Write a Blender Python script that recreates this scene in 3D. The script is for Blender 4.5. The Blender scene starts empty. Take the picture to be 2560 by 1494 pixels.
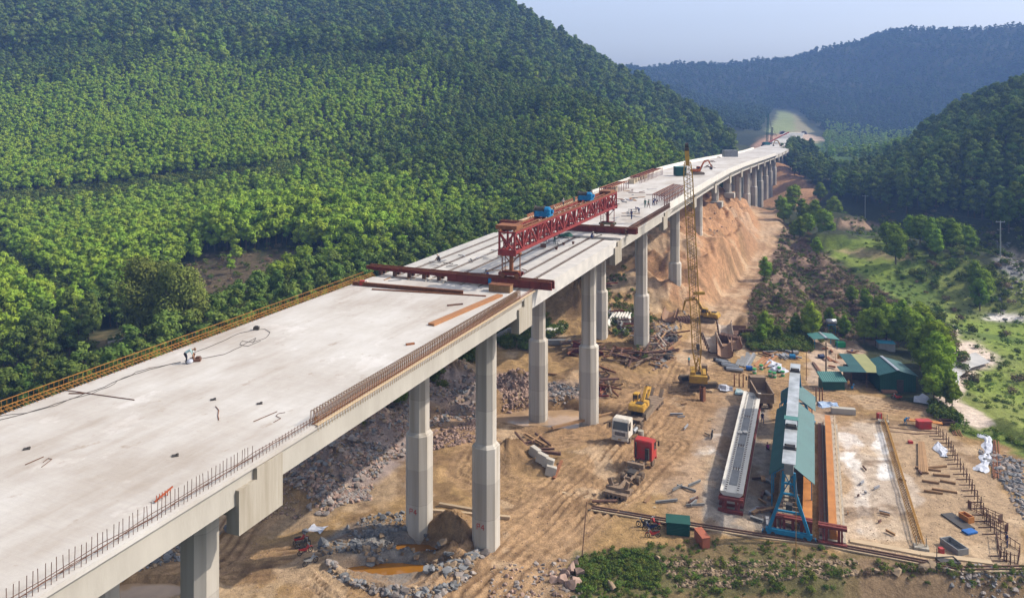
import bpy, bmesh, math, random
import numpy as np
from mathutils import Vector, Matrix, noise as mnoise
R = math.radians
rnd = random.Random(7)
nr = np.random.RandomState(11)
SC = bpy.context.scene
COL = SC.collection

# ---------------------------------------------------------------- camera
FPX, PITCH, PPX, PPY, CH = 1990.0, 0.0, 1280.0, 255.0, 49.3
cam = bpy.data.objects.new('camera', bpy.data.cameras.new('camera'))
COL.objects.link(cam); SC.camera = cam
cam.location = (0, 0, CH); cam.rotation_euler = (R(90) - PITCH, 0, 0)
cam.data.sensor_width = 36; cam.data.lens = 36 * FPX / 2560
cam.data.shift_y = -(747 - PPY) / 2560
cam.data.clip_start = 0.5; cam.data.clip_end = 20000
# ---------------------------------------------------------------- light
SUN_EL, SUN_AZ = R(40), math.atan2(0.993, 0.12)      # azimuth from +y towards +x
w = bpy.data.worlds.new('World'); SC.world = w; w.use_nodes = True
nt = w.node_tree; bg = nt.nodes['Background']
sky = nt.nodes.new('ShaderNodeTexSky'); sky.sky_type = 'NISHITA'; sky.sun_disc = False
sky.sun_elevation = SUN_EL; sky.sun_rotation = SUN_AZ
sky.air_density = 1.0; sky.dust_density = 3.2; sky.ozone_density = 1.0
hs_ = nt.nodes.new('ShaderNodeHueSaturation'); hs_.inputs['Saturation'].default_value = 0.38; hs_.inputs['Value'].default_value = 1.25
nt.links.new(sky.outputs[0], hs_.inputs['Color']); nt.links.new(hs_.outputs[0], bg.inputs[0]); bg.inputs[1].default_value = 0.15
sl = bpy.data.lights.new('sun', 'SUN'); sl.energy = 4.3; sl.angle = R(0.5); sl.color = (1, 0.90, 0.76)
so = bpy.data.objects.new('sun', sl); COL.objects.link(so)
sd = Vector((0.993 * math.cos(SUN_EL), 0.12 * math.cos(SUN_EL), math.sin(SUN_EL)))
so.rotation_euler = sd.to_track_quat('Z', 'Y').to_euler(); so.location = (300, 60, 300)
SC.view_settings.view_transform = 'Standard'; SC.view_settings.look = 'None'
SC.view_settings.exposure = 0.38; SC.view_settings.gamma = 1
SC.render.engine = 'CYCLES'
SC.cycles.use_denoising = True
SC.cycles.max_bounces = 5; SC.cycles.diffuse_bounces = 2; SC.cycles.glossy_bounces = 2
SC.cycles.transparent_max_bounces = 6; SC.cycles.volume_bounces = 0; SC.cycles.transmission_bounces = 2

# ---------------------------------------------------------------- helpers
def dirpx(px, py):
    u = (px - PPX) / FPX; v = (py - PPY) / FPX
    return u, math.cos(PITCH) - v * math.sin(PITCH), -math.sin(PITCH) - v * math.cos(PITCH)
def un(px, py, z=0.0):
    "the point of the place at height z seen at this spot of the photograph"
    x, y, q = dirpx(px, py); s = (z - CH) / q
    return x * s, y * s
def atY(px, py, Y):
    x, y, q = dirpx(px, py); s = Y / y
    return x * s, Y, CH + q * s
def proj(x, y, z):
    dz = z - CH
    dep = y * math.cos(PITCH) - dz * math.sin(PITCH)
    up = y * math.sin(PITCH) + dz * math.cos(PITCH)
    dep = np.maximum(dep, 1.0)
    return PPX + FPX * x / dep, PPY - FPX * up / dep
# bridge frame: s along, t to the left of the right deck edge
BU = (0.3832, 0.9237); B0 = (-34.2, 0.0); BH = math.atan2(BU[1], BU[0])
def bp(s, t, z=0.0):
    return Vector((B0[0] + s * BU[0] - t * BU[1], B0[1] + s * BU[1] + t * BU[0], z))
DZ = 28.3
_ps = [-100, 225, 262, 300, 352, 405, 482, 610, 720, 800, 900]
_pd = [0, 0, 0.25, 1.2, 3.0, 4.9, 7.6, 10.3, 10.3, 8.3, 7.5]
def deckz(s): return DZ - float(np.interp(s, _ps, _pd))

def tag(o, label=None, cat=None, group=None, kind=None):
    if label: o['label'] = label
    if cat: o['category'] = cat
    if group: o['group'] = group
    if kind: o['kind'] = kind
    return o
def empty(name, loc=(0, 0, 0), rz=0.0, label=None, cat=None, group=None):
    o = bpy.data.objects.new(name, None); COL.objects.link(o)
    o.location = loc; o.rotation_euler = (0, 0, rz); o.empty_display_size = 0.5
    return tag(o, label, cat, group)
class MB:
    def __init__(s): s.v = []; s.f = []; s.m = []; s.smooth = False
    def add(s, vs, fs, mi=0):
        n = len(s.v); s.v += [tuple(v) for v in vs]; s.f += [tuple(i + n for i in f) for f in fs]; s.m += [mi] * len(fs)
        return s
    def box(s, c, d, rz=0.0, mi=0, rx=0.0, ry=0.0):
        M = Matrix.Translation(c) @ Matrix.Rotation(rz, 4, 'Z') @ Matrix.Rotation(ry, 4, 'Y') @ Matrix.Rotation(rx, 4, 'X')
        h = [q / 2 for q in d]
        vs = [M @ Vector((a * h[0], b * h[1], k * h[2])) for a in (-1, 1) for b in (-1, 1) for k in (-1, 1)]
        return s.add(vs, [(0, 1, 3, 2), (4, 6, 7, 5), (0, 4, 5, 1), (2, 3, 7, 6), (0, 2, 6, 4), (1, 5, 7, 3)], mi)
    def bar(s, a, b, w=0.1, h=None, mi=0, up=(0, 0, 1)):
        a = Vector(a); b = Vector(b); h = h or w; d = b - a
        if d.length < 1e-6: return s
        x = d.normalized(); u = Vector(up)
        if abs(x.dot(u)) > 0.98: u = Vector((1, 0, 0))
        y = u.cross(x).normalized(); z = x.cross(y)
        vs = [p + y * (i * w / 2) + z * (j * h / 2) for p in (a, b) for i in (-1, 1) for j in (-1, 1)]
        return s.add(vs, [(0, 1, 3, 2), (4, 6, 7, 5), (0, 4, 5, 1), (2, 3, 7, 6), (0, 2, 6, 4), (1, 5, 7, 3)], mi)
    def cyl(s, a, b, r, r2=None, n=10, mi=0, cap=True):
        a = Vector(a); b = Vector(b); r2 = r if r2 is None else r2; x = (b - a).normalized()
        u = Vector((0, 0, 1)) if abs(x.z) < 0.95 else Vector((1, 0, 0))
        y = u.cross(x).normalized(); z = x.cross(y)
        vs = [p + (y * math.cos(2 * math.pi * k / n) + z * math.sin(2 * math.pi * k / n)) * q for p, q in ((a, r), (b, r2)) for k in range(n)]
        fs = [(k, (k + 1) % n, n + (k + 1) % n, n + k) for k in range(n)]
        if cap: fs += [tuple(range(n))[::-1], tuple(range(n, 2 * n))]
        return s.add(vs, fs, mi)
    def path(s, pts, r, n=6, mi=0):
        for a, b in zip(pts[:-1], pts[1:]): s.cyl(a, b, r, n=n, mi=mi)
        return s
    def prism(s, poly, a, b, mi=0, flip=None):
        "poly of (y,z) run from x=a to x=b"
        n = len(poly)
        vs = [(a, p[0], p[1]) for p in poly] + [(b, p[0], p[1]) for p in poly]
        fs = [(k, (k + 1) % n, n + (k + 1) % n, n + k) for k in range(n)] + [tuple(range(n))[::-1], tuple(range(n, 2 * n))]
        return s.add(vs, fs, mi)
    def prismy(s, poly, a, b, mi=0):
        "poly of (x,z) run from y=a to y=b"
        n = len(poly)
        vs = [(p[0], a, p[1]) for p in poly] + [(p[0], b, p[1]) for p in poly]
        fs = [(k, (k + 1) % n, n + (k + 1) % n, n + k) for k in range(n)] + [tuple(range(n))[::-1], tuple(range(n, 2 * n))]
        return s.add(vs, fs, mi)
    def vprism(s, poly, z0, z1, mi=0, poly2=None):
        n = len(poly); q = poly2 or poly
        vs = [(p[0], p[1], z0) for p in poly] + [(p[0], p[1], z1) for p in q]
        fs = [(k, (k + 1) % n, n + (k + 1) % n, n + k) for k in range(n)] + [tuple(range(n))[::-1], tuple(range(n, 2 * n))]
        return s.add(vs, fs, mi)
    def build(s, name, mats, parent=None, bevel=0.0, fix=True):
        me = bpy.data.meshes.new(name); me.from_pydata(s.v, [], s.f)
        if not isinstance(mats, (list, tuple)): mats = [mats]
        for m in mats: me.materials.append(m)
        if len(mats) > 1: me.polygons.foreach_set('material_index', s.m)
        if fix or bevel:
            bm = bmesh.new(); bm.from_mesh(me)
            bmesh.ops.recalc_face_normals(bm, faces=bm.faces)
            if bevel:
                es = [e for e in bm.edges if len(e.link_faces) == 2 and e.calc_face_angle(0) > 0.6]
                bmesh.ops.bevel(bm, geom=es, offset=bevel, segments=2, affect='EDGES', clamp_overlap=True)
            bm.to_mesh(me); bm.free()
        if s.smooth: me.polygons.foreach_set('use_smooth', [True] * len(me.polygons))
        o = bpy.data.objects.new(name, me); COL.objects.link(o)
        if parent is not None: o.parent = parent
        return o
def copy_tree(o, parent=None):
    c = o.copy(); COL.objects.link(c); c.parent = parent
    for ch in KIDS.get(o.name) or [k for k in o.children]: copy_tree(ch, c)
    return c
KIDS = {}

# ---------------------------------------------------------------- materials
def srgb(h):
    if isinstance(h, str):
        c = [int(h[i:i + 2], 16) / 255 for i in (0, 2, 4)]
        return tuple((x / 12.92 if x <= 0.04045 else ((x + 0.055) / 1.055) ** 2.4) for x in c)
    return tuple(h)
MATS = {}
def mat(name, col, col2=None, scale=3.0, rough=0.8, metal=0.0, bump=0.0, bscale=None, contrast=0.25, rnd_obj=0.0, stretch=None, spec=0.3, third=None):
    if name in MATS: return MATS[name]
    m = bpy.data.materials.new(name); m.use_nodes = True; MATS[name] = m
    t = m.node_tree; P = t.nodes['Principled BSDF']; L = t.links.new
    c1 = srgb(col); c2 = srgb(col2) if col2 else tuple(x * 0.72 for x in c1)
    tc = t.nodes.new('ShaderNodeTexCoord'); src = tc.outputs['Object']
    if stretch:
        mp = t.nodes.new('ShaderNodeMapping'); mp.inputs['Scale'].default_value = stretch; L(src, mp.inputs[0]); src = mp.outputs[0]
    n = t.nodes.new('ShaderNodeTexNoise'); n.inputs['Scale'].default_value = scale; n.inputs['Detail'].default_value = 6; n.inputs['Roughness'].default_value = 0.65; L(src, n.inputs['Vector'])
    r = t.nodes.new('ShaderNodeValToRGB'); e = r.color_ramp.elements
    e[0].position = 0.5 - contrast; e[1].position = 0.5 + contrast; e[0].color = (*c2, 1); e[1].color = (*c1, 1)
    if third:
        q = r.color_ramp.elements.new(min(0.95, 0.5 + contrast + 0.12)); q.color = (*srgb(third), 1)
    L(n.outputs[0], r.inputs[0]); out = r.outputs[0]
    if rnd_obj:
        oi = t.nodes.new('ShaderNodeObjectInfo'); hs = t.nodes.new('ShaderNodeHueSaturation')
        mr = t.nodes.new('ShaderNodeMapRange'); mr.inputs[3].default_value = 1 - rnd_obj; mr.inputs[4].default_value = 1 + rnd_obj
        L(oi.outputs['Random'], mr.inputs[0]); L(mr.outputs[0], hs.inputs['Value']); L(out, hs.inputs['Color']); out = hs.outputs[0]
    L(out, P.inputs['Base Color']); P.inputs['Roughness'].default_value = rough; P.inputs['Metallic'].default_value = metal
    P.inputs['Specular IOR Level'].default_value = spec
    if bump:
        n2 = t.nodes.new('ShaderNodeTexNoise'); n2.inputs['Scale'].default_value = bscale or scale * 4; n2.inputs['Detail'].default_value = 5; L(src, n2.inputs['Vector'])
        b = t.nodes.new('ShaderNodeBump'); b.inputs['Distance'].default_value = bump; b.inputs['Strength'].default_value = 1; L(n2.outputs[0], b.inputs['Height']); L(b.outputs[0], P.inputs['Normal'])
    return m
def leafmat(name, col, col2, var=0.25, hue=0.02):
    m = bpy.data.materials.new(name); m.use_nodes = True; MATS[name] = m
    t = m.node_tree; L = t.links.new; t.nodes.remove(t.nodes['Principled BSDF']); out = t.nodes['Material Output']
    geo = t.nodes.new('ShaderNodeNewGeometry'); oi = t.nodes.new('ShaderNodeObjectInfo')
    mx = t.nodes.new('ShaderNodeMixRGB'); mx.inputs[1].default_value = (*srgb(col), 1); mx.inputs[2].default_value = (*srgb(col2), 1)
    L(geo.outputs['Random Per Island'], mx.inputs[0])
    hs = t.nodes.new('ShaderNodeHueSaturation')
    mr = t.nodes.new('ShaderNodeMapRange'); mr.inputs[3].default_value = 1 - var; mr.inputs[4].default_value = 1 + var; L(oi.outputs['Random'], mr.inputs[0]); L(mr.outputs[0], hs.inputs['Value'])
    wn = t.nodes.new('ShaderNodeTexWhiteNoise'); wn.noise_dimensions = '1D'; L(oi.outputs['Random'], wn.inputs['W'])
    m2 = t.nodes.new('ShaderNodeMapRange'); m2.inputs[3].default_value = 0.5 - hue; m2.inputs[4].default_value = 0.5 + hue; L(wn.outputs[0], m2.inputs[0]); L(m2.outputs[0], hs.inputs['Hue'])
    L(mx.outputs[0], hs.inputs['Color'])
    d = t.nodes.new('ShaderNodeBsdfDiffuse'); tr = t.nodes.new('ShaderNodeBsdfTranslucent'); ms = t.nodes.new('ShaderNodeMixShader'); ms.inputs[0].default_value = 0.18
    L(hs.outputs[0], d.inputs[0]); L(hs.outputs[0], tr.inputs[0]); L(d.outputs[0], ms.inputs[1]); L(tr.outputs[0], ms.inputs[2]); L(ms.outputs[0], out.inputs[0])
    return m

M_conc = mat('concrete', (0.40, 0.375, 0.335), (0.30, 0.28, 0.245), 0.35, 0.85, bump=0.01, bscale=6, contrast=0.2, stretch=(1, 1, 0.25))
M_conc_d = mat('concrete_stained', (0.37, 0.34, 0.29), (0.24, 0.205, 0.155), 0.8, 0.9, bump=0.01, bscale=8, contrast=0.18, stretch=(1.6, 1.6, 0.12))
M_barrier = mat('concrete_new', (0.60, 0.575, 0.53), (0.48, 0.46, 0.42), 0.5, 0.8, contrast=0.2)
M_rust = mat('rust', (0.26, 0.105, 0.045), (0.13, 0.055, 0.032), 2.5, 0.85, 0.1, contrast=0.2, rnd_obj=0.25)
M_rustd = mat('rust_dark', (0.15, 0.075, 0.05), (0.07, 0.042, 0.034), 3, 0.85, 0.1, contrast=0.2, rnd_obj=0.3)
M_redsteel = mat('red_oxide_steel', (0.27, 0.035, 0.035), (0.15, 0.03, 0.028), 2, 0.6, 0.1, contrast=0.2)
M_redox = mat('red_oxide_dark', (0.19, 0.034, 0.026), (0.11, 0.028, 0.022), 1.5, 0.65, 0.1, contrast=0.2)
M_yrebar = mat('yellow_rebar', (0.36, 0.22, 0.05), (0.22, 0.10, 0.03), 3, 0.8, 0.1)
M_dkrebar = mat('dark_rebar', (0.085, 0.045, 0.035), (0.14, 0.065, 0.035), 5, 0.8, 0.1)
M_orebar = mat('orange_rail', (0.36, 0.17, 0.03), (0.22, 0.10, 0.025), 2, 0.75, 0.0)
M_yel = mat('crane_yellow', (0.42, 0.26, 0.03), (0.27, 0.15, 0.03), 1.5, 0.6, 0.0, contrast=0.2)
M_yel2 = mat('digger_yellow', (0.58, 0.33, 0.03), (0.30, 0.18, 0.06), 1.8, 0.5, 0.0, contrast=0.2)
M_blk = mat('black_rubber', (0.022, 0.02, 0.019), (0.06, 0.05, 0.04), 3, 0.9)
M_mudwheel = mat('muddy_rubber', (0.10, 0.075, 0.055), (0.20, 0.14, 0.09), 4, 0.95)
M_track = mat('muddy_track', (0.26, 0.19, 0.125), (0.10, 0.08, 0.06), 5, 0.9)
M_dark = mat('dark_steel', (0.045, 0.043, 0.045), (0.08, 0.07, 0.06), 3, 0.6, 0.3)
M_glass = mat('dark_glass', (0.02, 0.025, 0.03), (0.03, 0.035, 0.04), 1, 0.12, 0.0, spec=0.8)
M_white = mat('white_paint', (0.66, 0.64, 0.60), (0.44, 0.38, 0.30), 2.2, 0.45)
M_red = mat('red_paint', (0.46, 0.014, 0.022), (0.24, 0.06, 0.04), 1.6, 0.45, contrast=0.22)
M_blue = mat('blue_paint', (0.012, 0.20, 0.42), (0.01, 0.12, 0.26), 1.5, 0.5)
M_gblue = mat('gantry_blue', (0.012, 0.21, 0.38), (0.02, 0.12, 0.22), 1.5, 0.5)
M_dblue = mat('dark_blue', (0.015, 0.035, 0.11), (0.012, 0.025, 0.07), 2, 0.5)
M_cloth_b = mat('blue_cloth', (0.02, 0.04, 0.14), (0.015, 0.03, 0.09), 9, 0.95)
M_cloth_g = mat('green_cloth', (0.03, 0.10, 0.075), (0.02, 0.06, 0.045), 9, 0.95)
M_cloth_k = mat('dark_cloth', (0.03, 0.025, 0.035), None, 9, 0.95)
M_cloth_w = mat('pale_cloth', (0.36, 0.50, 0.50), (0.28, 0.40, 0.40), 9, 0.95)
M_cloth_n = mat('brown_cloth', (0.16, 0.09, 0.05), None, 9, 0.95)
M_skin = mat('skin', (0.33, 0.18, 0.11), None, 9, 0.6)
M_muddy = mat('muddy_metal', (0.24, 0.175, 0.12), (0.16, 0.11, 0.075), 2, 0.85, contrast=0.2)
M_grey = mat('grey_metal', (0.24, 0.245, 0.245), (0.15, 0.15, 0.15), 1.2, 0.55, 0.2)
M_wood = mat('timber', (0.33, 0.20, 0.10), (0.19, 0.11, 0.055), 1.5, 0.9, stretch=(0.4, 4, 4), rnd_obj=0.2)
M_woodl = mat('pale_timber', (0.46, 0.36, 0.24), (0.30, 0.22, 0.14), 1.5, 0.9, stretch=(0.4, 4, 4), rnd_obj=0.15)
M_troof = mat('teal_roof', (0.024, 0.10, 0.105), (0.015, 0.065, 0.07), 0.4, 0.5, 0.1, contrast=0.25)
M_troof2 = mat('pale_teal_roof', (0.065, 0.19, 0.17), (0.04, 0.13, 0.12), 0.5, 0.5, 0.1)
M_gwall = mat('green_sheet', (0.01, 0.075, 0.055), (0.008, 0.05, 0.04), 0.8, 0.6)
M_orange = mat('orange_form', (0.45, 0.185, 0.045), (0.30, 0.115, 0.03), 0.7, 0.6, contrast=0.2)
M_galv = mat('galvanised', (0.42, 0.44, 0.46), (0.27, 0.28, 0.29), 1, 0.35, 0.6)
M_bark = mat('bark', (0.12, 0.085, 0.055), (0.06, 0.045, 0.03), 3, 0.95)
M_tarp = mat('blue_tarp', (0.02, 0.14, 0.42), (0.015, 0.07, 0.25), 2, 0.7)
M_sack = mat('white_sack', (0.55, 0.56, 0.60), (0.30, 0.33, 0.42), 2.5, 0.9)
M_orangep = mat('digger_orange', (0.52, 0.13, 0.02), (0.36, 0.09, 0.02), 2, 0.5)
M_lav = mat('rock_mix', (0.28, 0.235, 0.205), (0.16, 0.145, 0.14), 0.6, 0.95, rnd_obj=0.35)
M_rockp = mat('rock_pink', (0.34, 0.235, 0.19), (0.22, 0.15, 0.12), 0.6, 0.95, rnd_obj=0.3)
M_rockb = mat('rock_blue', (0.20, 0.20, 0.205), (0.12, 0.125, 0.13), 0.6, 0.95, rnd_obj=0.3)
M_rockt = mat('rock_tan', (0.30, 0.22, 0.14), (0.18, 0.13, 0.085), 0.6, 0.95, rnd_obj=0.3)
HAZE, HAZEC = 0.00031, (0.25, 0.46, 1.0, 1)
# ---------------------------------------------------------------- terrain
# heights: (photo x, photo y, distance) of points of bare ground, or plain (x, y, z)
CP = []
def c3(px, py, Y, dz=0): x, y, z = atY(px, py, Y); CP.append((x, y, z + dz))
def cw(x, y, z): CP.append((x, y, z))
for a in [(0,980,134),(350,860,152),(540,720,188),(700,620,228),(0,750,185),(0,500,268),(400,470,290),(750,400,322),(1000,560,246),
          (0,300,362),(400,300,372),(800,300,385),(0,180,440),(500,150,480),(900,170,470),(0,20,560),(500,20,620),(900,20,680),
          (-500,600,230),(-500,300,360),(-500,0,560),(-600,900,130),(1100,200,460),(1000,330,390),(1250,350,370)]: c3(*a)
for a in [(1250,20,790,-9),(1330,60,760,-8),(1460,138,710,-8),(1600,218,660,-8),(1750,290,610,-7),(1850,345,570,-6),(1250,20,930,-70),(1330,60,900,-60),(1460,138,850,-55),(1600,218,800,-50),(1750,290,760,-40),(1850,345,700,-25),(1600,218,1000,-80),(1460,138,1050,-90),(1330,60,1120,-100),(1200,-20,1100,-60),(1280,130,960),(1200,90,960),(1450,230,950),(1600,250,930),(1740,285,880),(1640,260,850),(1120,30,900),(1290,50,860)]: c3(*a)
for a in [(1690,372,335,-11),(1620,305,365,-9),(1520,250,400,-9),(1400,200,440,-9),(1250,150,500,-9),(1300,520,225,-10),(1450,450,275,-9),(1560,410,300,-10)]: c3(*a)
for x, y, z in [(-300,850,220),(-500,700,190),(-700,300,60),(-700,600,180),(60,520,40),(90,440,19),(30,600,78)]: cw(x, y, z)
# site floor
for x, y, z in [(-45,60,0),(0,78,0),(-30,90,0),(15,90,0),(-25,110,0.6),(5,110,0),(30,85,0),(60,88,0),(0,135,0.3),(30,110,0),(25,140,0.3),(60,110,0),(60,135,0),
                (45,160,1),(78,125,0),(75,100,0),(85,110,-1),(-60,120,1),(-75,135,1.5),(5,155,1.6),(-20,150,1.5),(-30,200,6),(0,175,3),(-80,60,0),(-150,60,0),(-160,0,0),(0,0,-4),(60,30,-9),(120,30,-9),
                (30,72,-4.5),(45,72,-5),(62,68,-5),(15,70,-3),(78,74,-4),(88,80,-5)]: cw(x, y, z)
# ground under the bents
for s, z in [(166.6,1.9),(200.2,6.4),(233.2,13.5),(264,19),(294,17.5),(323,13),(352,7.5),(400,-1),(440,-3),(470,0),(500,5),(530,12),(570,15),(640,12)]:
    p = bp(s, 4.65, z); cw(*p); p = bp(s, 14, z + 0.8); cw(*p)
# road and slope on the right of the mound
for a in [(1740,900,150),(1800,790,180),(1880,700,214),(1925,620,250),(1915,560,296),(1870,525,335),(1800,590,216),(1850,640,223),(1770,680,194),
          (2000,650,240),(2100,750,200),(1950,820,170),(2030,590,262),(1950,480,400),(2037,486,402),(2000,440,430),(1942,402,480),(1900,800,174),(2050,480,380)]: c3(*a)
for x, y, z in [(62,214,9.5),(68,222,6.5),(66,240,12),(73,245,8),(72,262,12.5),(80,268,7.5),(56,200,6.5),(52,190,4.5),(82,285,9)]: cw(x, y, z)
# marsh and right hill
for a in [(2560,1090,0),(2450,760,0),(2300,640,0),(2560,700,0),(2400,900,0),(2200,600,0),(2120,570,0),(2560,640,0),(2380,1010,0),(2500,900,0)]:
    x, y = un(a[0], a[1], -4.0); cw(x, y, -4.0)
for a in [(2163,549,306),(2500,636,226),(2280,590,262),(2103,488,400),(2560,520,262),(2300,520,320),(2150,470,410)]: c3(*a)
for a in [(2560,205,430,-9),(2300,335,440,-9),(2400,270,440,-9),(2180,425,425,-7),(2700,160,430,-9),(3000,100,450,-9),(2440,380,340,-4),(2560,350,330,-4)]: c3(*a)
for x, y, z in [(330,560,20),(240,560,10),(400,300,30),(500,450,90),(200,120,-4),(300,150,0),(450,150,10),(220,60,-4),(100,50,-6),(190,480,-2),(200,620,-5),(420,620,20)]: cw(x, y, z)
# far valley and mountains
for a in [(2060,420,700),(2150,400,720),(2080,345,950),(2250,345,950),(1900,350,780),(1960,335,850),(2160,330,1050)]: c3(*a)
for a in [(1500,145,1500,-8),(1560,146,1550,-8),(1640,152,1600,-8),(1750,158,1650,-8),(1900,130,1700,-8),(2020,135,1700,-8),(2160,98,1650,-8),(2290,74,1600,-8),(2430,78,1550,-8),(2560,48,1500,-8),(2750,20,1450,-8),
          (1950,230,1250),(2100,250,1200),(2300,250,1150),(2450,200,1200),(1750,230,1250),(1930,300,1000),(2060,310,1010),(2560,290,900),(2350,330,900),(1700,290,1000),(1550,200,1200)]: c3(*a)
for x, y, z in [(-400,1500,110),(-200,1250,110),(100,1900,60),(700,1900,60),(1300,1700,90),(1800,1400,200),(1500,900,120),(1000,600,60),(-1200,1000,200),(-1000,200,40),(-900,-100,10),(700,-100,-4),(1200,0,20),(800,300,60)]: cw(x, y, z)
CP = np.array(CP)
_S = 200.0
def _U(r2): return np.where(r2 > 1e-12, r2 * np.log(np.maximum(r2, 1e-12)), 0.0)
_n = len(CP); _c = CP[:, :2] / _S
_K = _U(((_c[:, None, :] - _c[None, :, :]) ** 2).sum(-1)) + np.eye(_n) * 2e-4
_A = np.zeros((_n + 3, _n + 3)); _A[:_n, :_n] = _K; _A[:_n, _n] = 1; _A[:_n, _n + 1:] = _c; _A[_n, :_n] = 1; _A[_n + 1:, :_n] = _c.T
_w = np.linalg.solve(_A, np.r_[CP[:, 2], 0, 0, 0])
def tps(x, y):
    x = np.asarray(x, float).ravel(); y = np.asarray(y, float).ravel(); out = np.empty(len(x))
    for i in range(0, len(x), 20000):
        q = np.c_[x[i:i + 20000], y[i:i + 20000]] / _S
        out[i:i + 20000] = _U(((q[:, None, :] - _c[None]) ** 2).sum(-1)) @ _w[:_n] + _w[_n] + q @ _w[_n + 1:]
    return out
_perm = nr.rand(256, 256)
def vnoise(x, y):
    xi = np.floor(x).astype(int); yi = np.floor(y).astype(int); fx = x - xi; fy = y - yi
    fx = fx * fx * (3 - 2 * fx); fy = fy * fy * (3 - 2 * fy)
    g = lambda a, b: _perm[a & 255, b & 255]
    return (g(xi, yi) * (1 - fx) + g(xi + 1, yi) * fx) * (1 - fy) + (g(xi, yi + 1) * (1 - fx) + g(xi + 1, yi + 1) * fx) * fy
def fbm(x, y, sc, oc=4, off=0.0):
    a = 1.0; f = 1.0 / sc; t = 0; o = 0
    for k in range(oc):
        o = o + a * (vnoise(x * f + off + 17.3 * k, y * f + off * 1.7 + 9.1 * k) - 0.5); t += a; a *= 0.5; f *= 2.03
    return o / t * 2
def sstep(v, a, b): t = np.clip((v - a) / (b - a), 0, 1); return t * t * (3 - 2 * t)
def polydist(px, py, poly):
    "signed distance to a polygon, positive inside"
    d = np.full(px.shape, 1e9); ins = np.zeros(px.shape, bool)
    for (x1, y1), (x2, y2) in zip(poly, poly[1:] + poly[:1]):
        dx, dy = x2 - x1, y2 - y1; L2 = dx * dx + dy * dy + 1e-9
        t = np.clip(((px - x1) * dx + (py - y1) * dy) / L2, 0, 1)
        d = np.minimum(d, np.hypot(px - x1 - t * dx, py - y1 - t * dy))
        if y1 != y2:
            c = ((y1 > py) != (y2 > py)) & (px < (x2 - x1) * (py - y1) / (y2 - y1) + x1); ins ^= c
    return np.where(ins, d, -d)
def linedist(x, y, pts):
    d = np.full(x.shape, 1e9); al = np.zeros(x.shape); acc = 0.0; sg = np.zeros(x.shape)
    for (x1, y1), (x2, y2) in zip(pts[:-1], pts[1:]):
        dx, dy = x2 - x1, y2 - y1; L = math.hypot(dx, dy)
        t = np.clip(((x - x1) * dx + (y - y1) * dy) / (L * L), 0, 1)
        q = np.hypot(x - x1 - t * dx, y - y1 - t * dy); m = q < d
        d = np.where(m, q, d); al = np.where(m, acc + t * L, al); sg = np.where(m, (x - x1) * dy - (y - y1) * dx, sg); acc += L
    return d, al, np.sign(sg) * d
def unl(pts, z=0.0): return [un(a, b, z) for a, b in pts]
# mounds and hollows of the site: (photo x, photo y, radius x, radius y, height)
MOUNDS = [(1130,960,7,6,3.2),(1040,1010,7,6,2.6),(930,1080,7,7,2.8),(830,1180,7,5,2.6),(780,1230,4.5,4,1.8),(1190,1000,6,6,1.8),(1290,965,4,4,2.2),
          (1270,1140,4.2,4,2.6),(1130,1345,3.5,4.5,2.2),(1330,1160,3,2.5,1.0),(1500,940,6,5,1.8),(1440,800,8,6,4.5),(1590,765,5,4,1.6),(1500,690,9,6,2.5),
          (1820,800,4,10,2.5),(1870,860,3,3,.8),(1890,680,4,14,2.0),(1640,1100,2,2,.3),(1600,690,7,5,2.0),(1430,950,3,3,1.0)]
POOLS = [(un(1025,1390,-1.0), 3.2, 1.5, -1.7), (un(1000,1442,-1.0), 5.8, 1.45, -1.7), (un(1090,1402,-1), 2.6, 1.1, -1.7), (un(1375,1048,-1.0), 10.5, 4.6, -2.3), (un(365,1480,-.4), 5, 1.6, -.7)]
BERM1 = [(800,1378),(870,1362),(940,1382),(1000,1404),(1080,1414),(1140,1420),(1180,1398),(1200,1375)]; BERM2 = [(815,1400),(855,1440),(925,1470),(1020,1482),(1105,1477),(1170,1446)]
BERMS = [unl(BERM1), unl(BERM2)]
TRACKS = [unl([(1600,1180),(1690,1090),(1735,1010),(1700,955)]), unl([(1640,1125),(1685,1045),(1660,985)]), unl([(1230,1494),(1450,1300),(1560,1225),(1680,1110)]), unl([(1350,1260),(1170,1180),(1230,1100),(1400,1100)]), unl([(1080,1494),(1280,1340),(1400,1230),(1530,1110),(1640,1000)]), unl([(1100,1060),(1290,1080),(1480,1060),(1640,960)]), unl([(1150,1494),(1330,1330),(1440,1230),(1560,1110),(1650,1010),(1690,940),(1740,870)]), unl([(1190,1494),(1370,1330),(1500,1200),(1600,1090),(1700,990)]),
          unl([(1740,900),(1790,800),(1860,715)]) + [(81,250),(94,290),(98,330)], unl([(300,1450),(520,1420),(760,1400),(900,1494)]), unl([(1750,930),(1900,950),(2060,985),(2300,1030),(2560,1090)]),
          unl([(1100,1090),(1300,1100),(1500,1080),(1620,1000)]), unl([(620,1290),(540,1390),(430,1440)])]
ROAD3 = [atY(*a) for a in [(1740,900,150),(1800,790,180),(1880,705,212),(1925,625,250),(1932,565,285),(1905,530,315),(1868,515,335)]]
def ROADW(x, y):
    d, _, _ = linedist(x, y, [(p[0], p[1]) for p in ROAD3]); return 1 - sstep(d, 3.2, 7.5)
def roadz(y): return np.interp(y, [p[1] for p in ROAD3], [p[2] for p in ROAD3])
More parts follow.
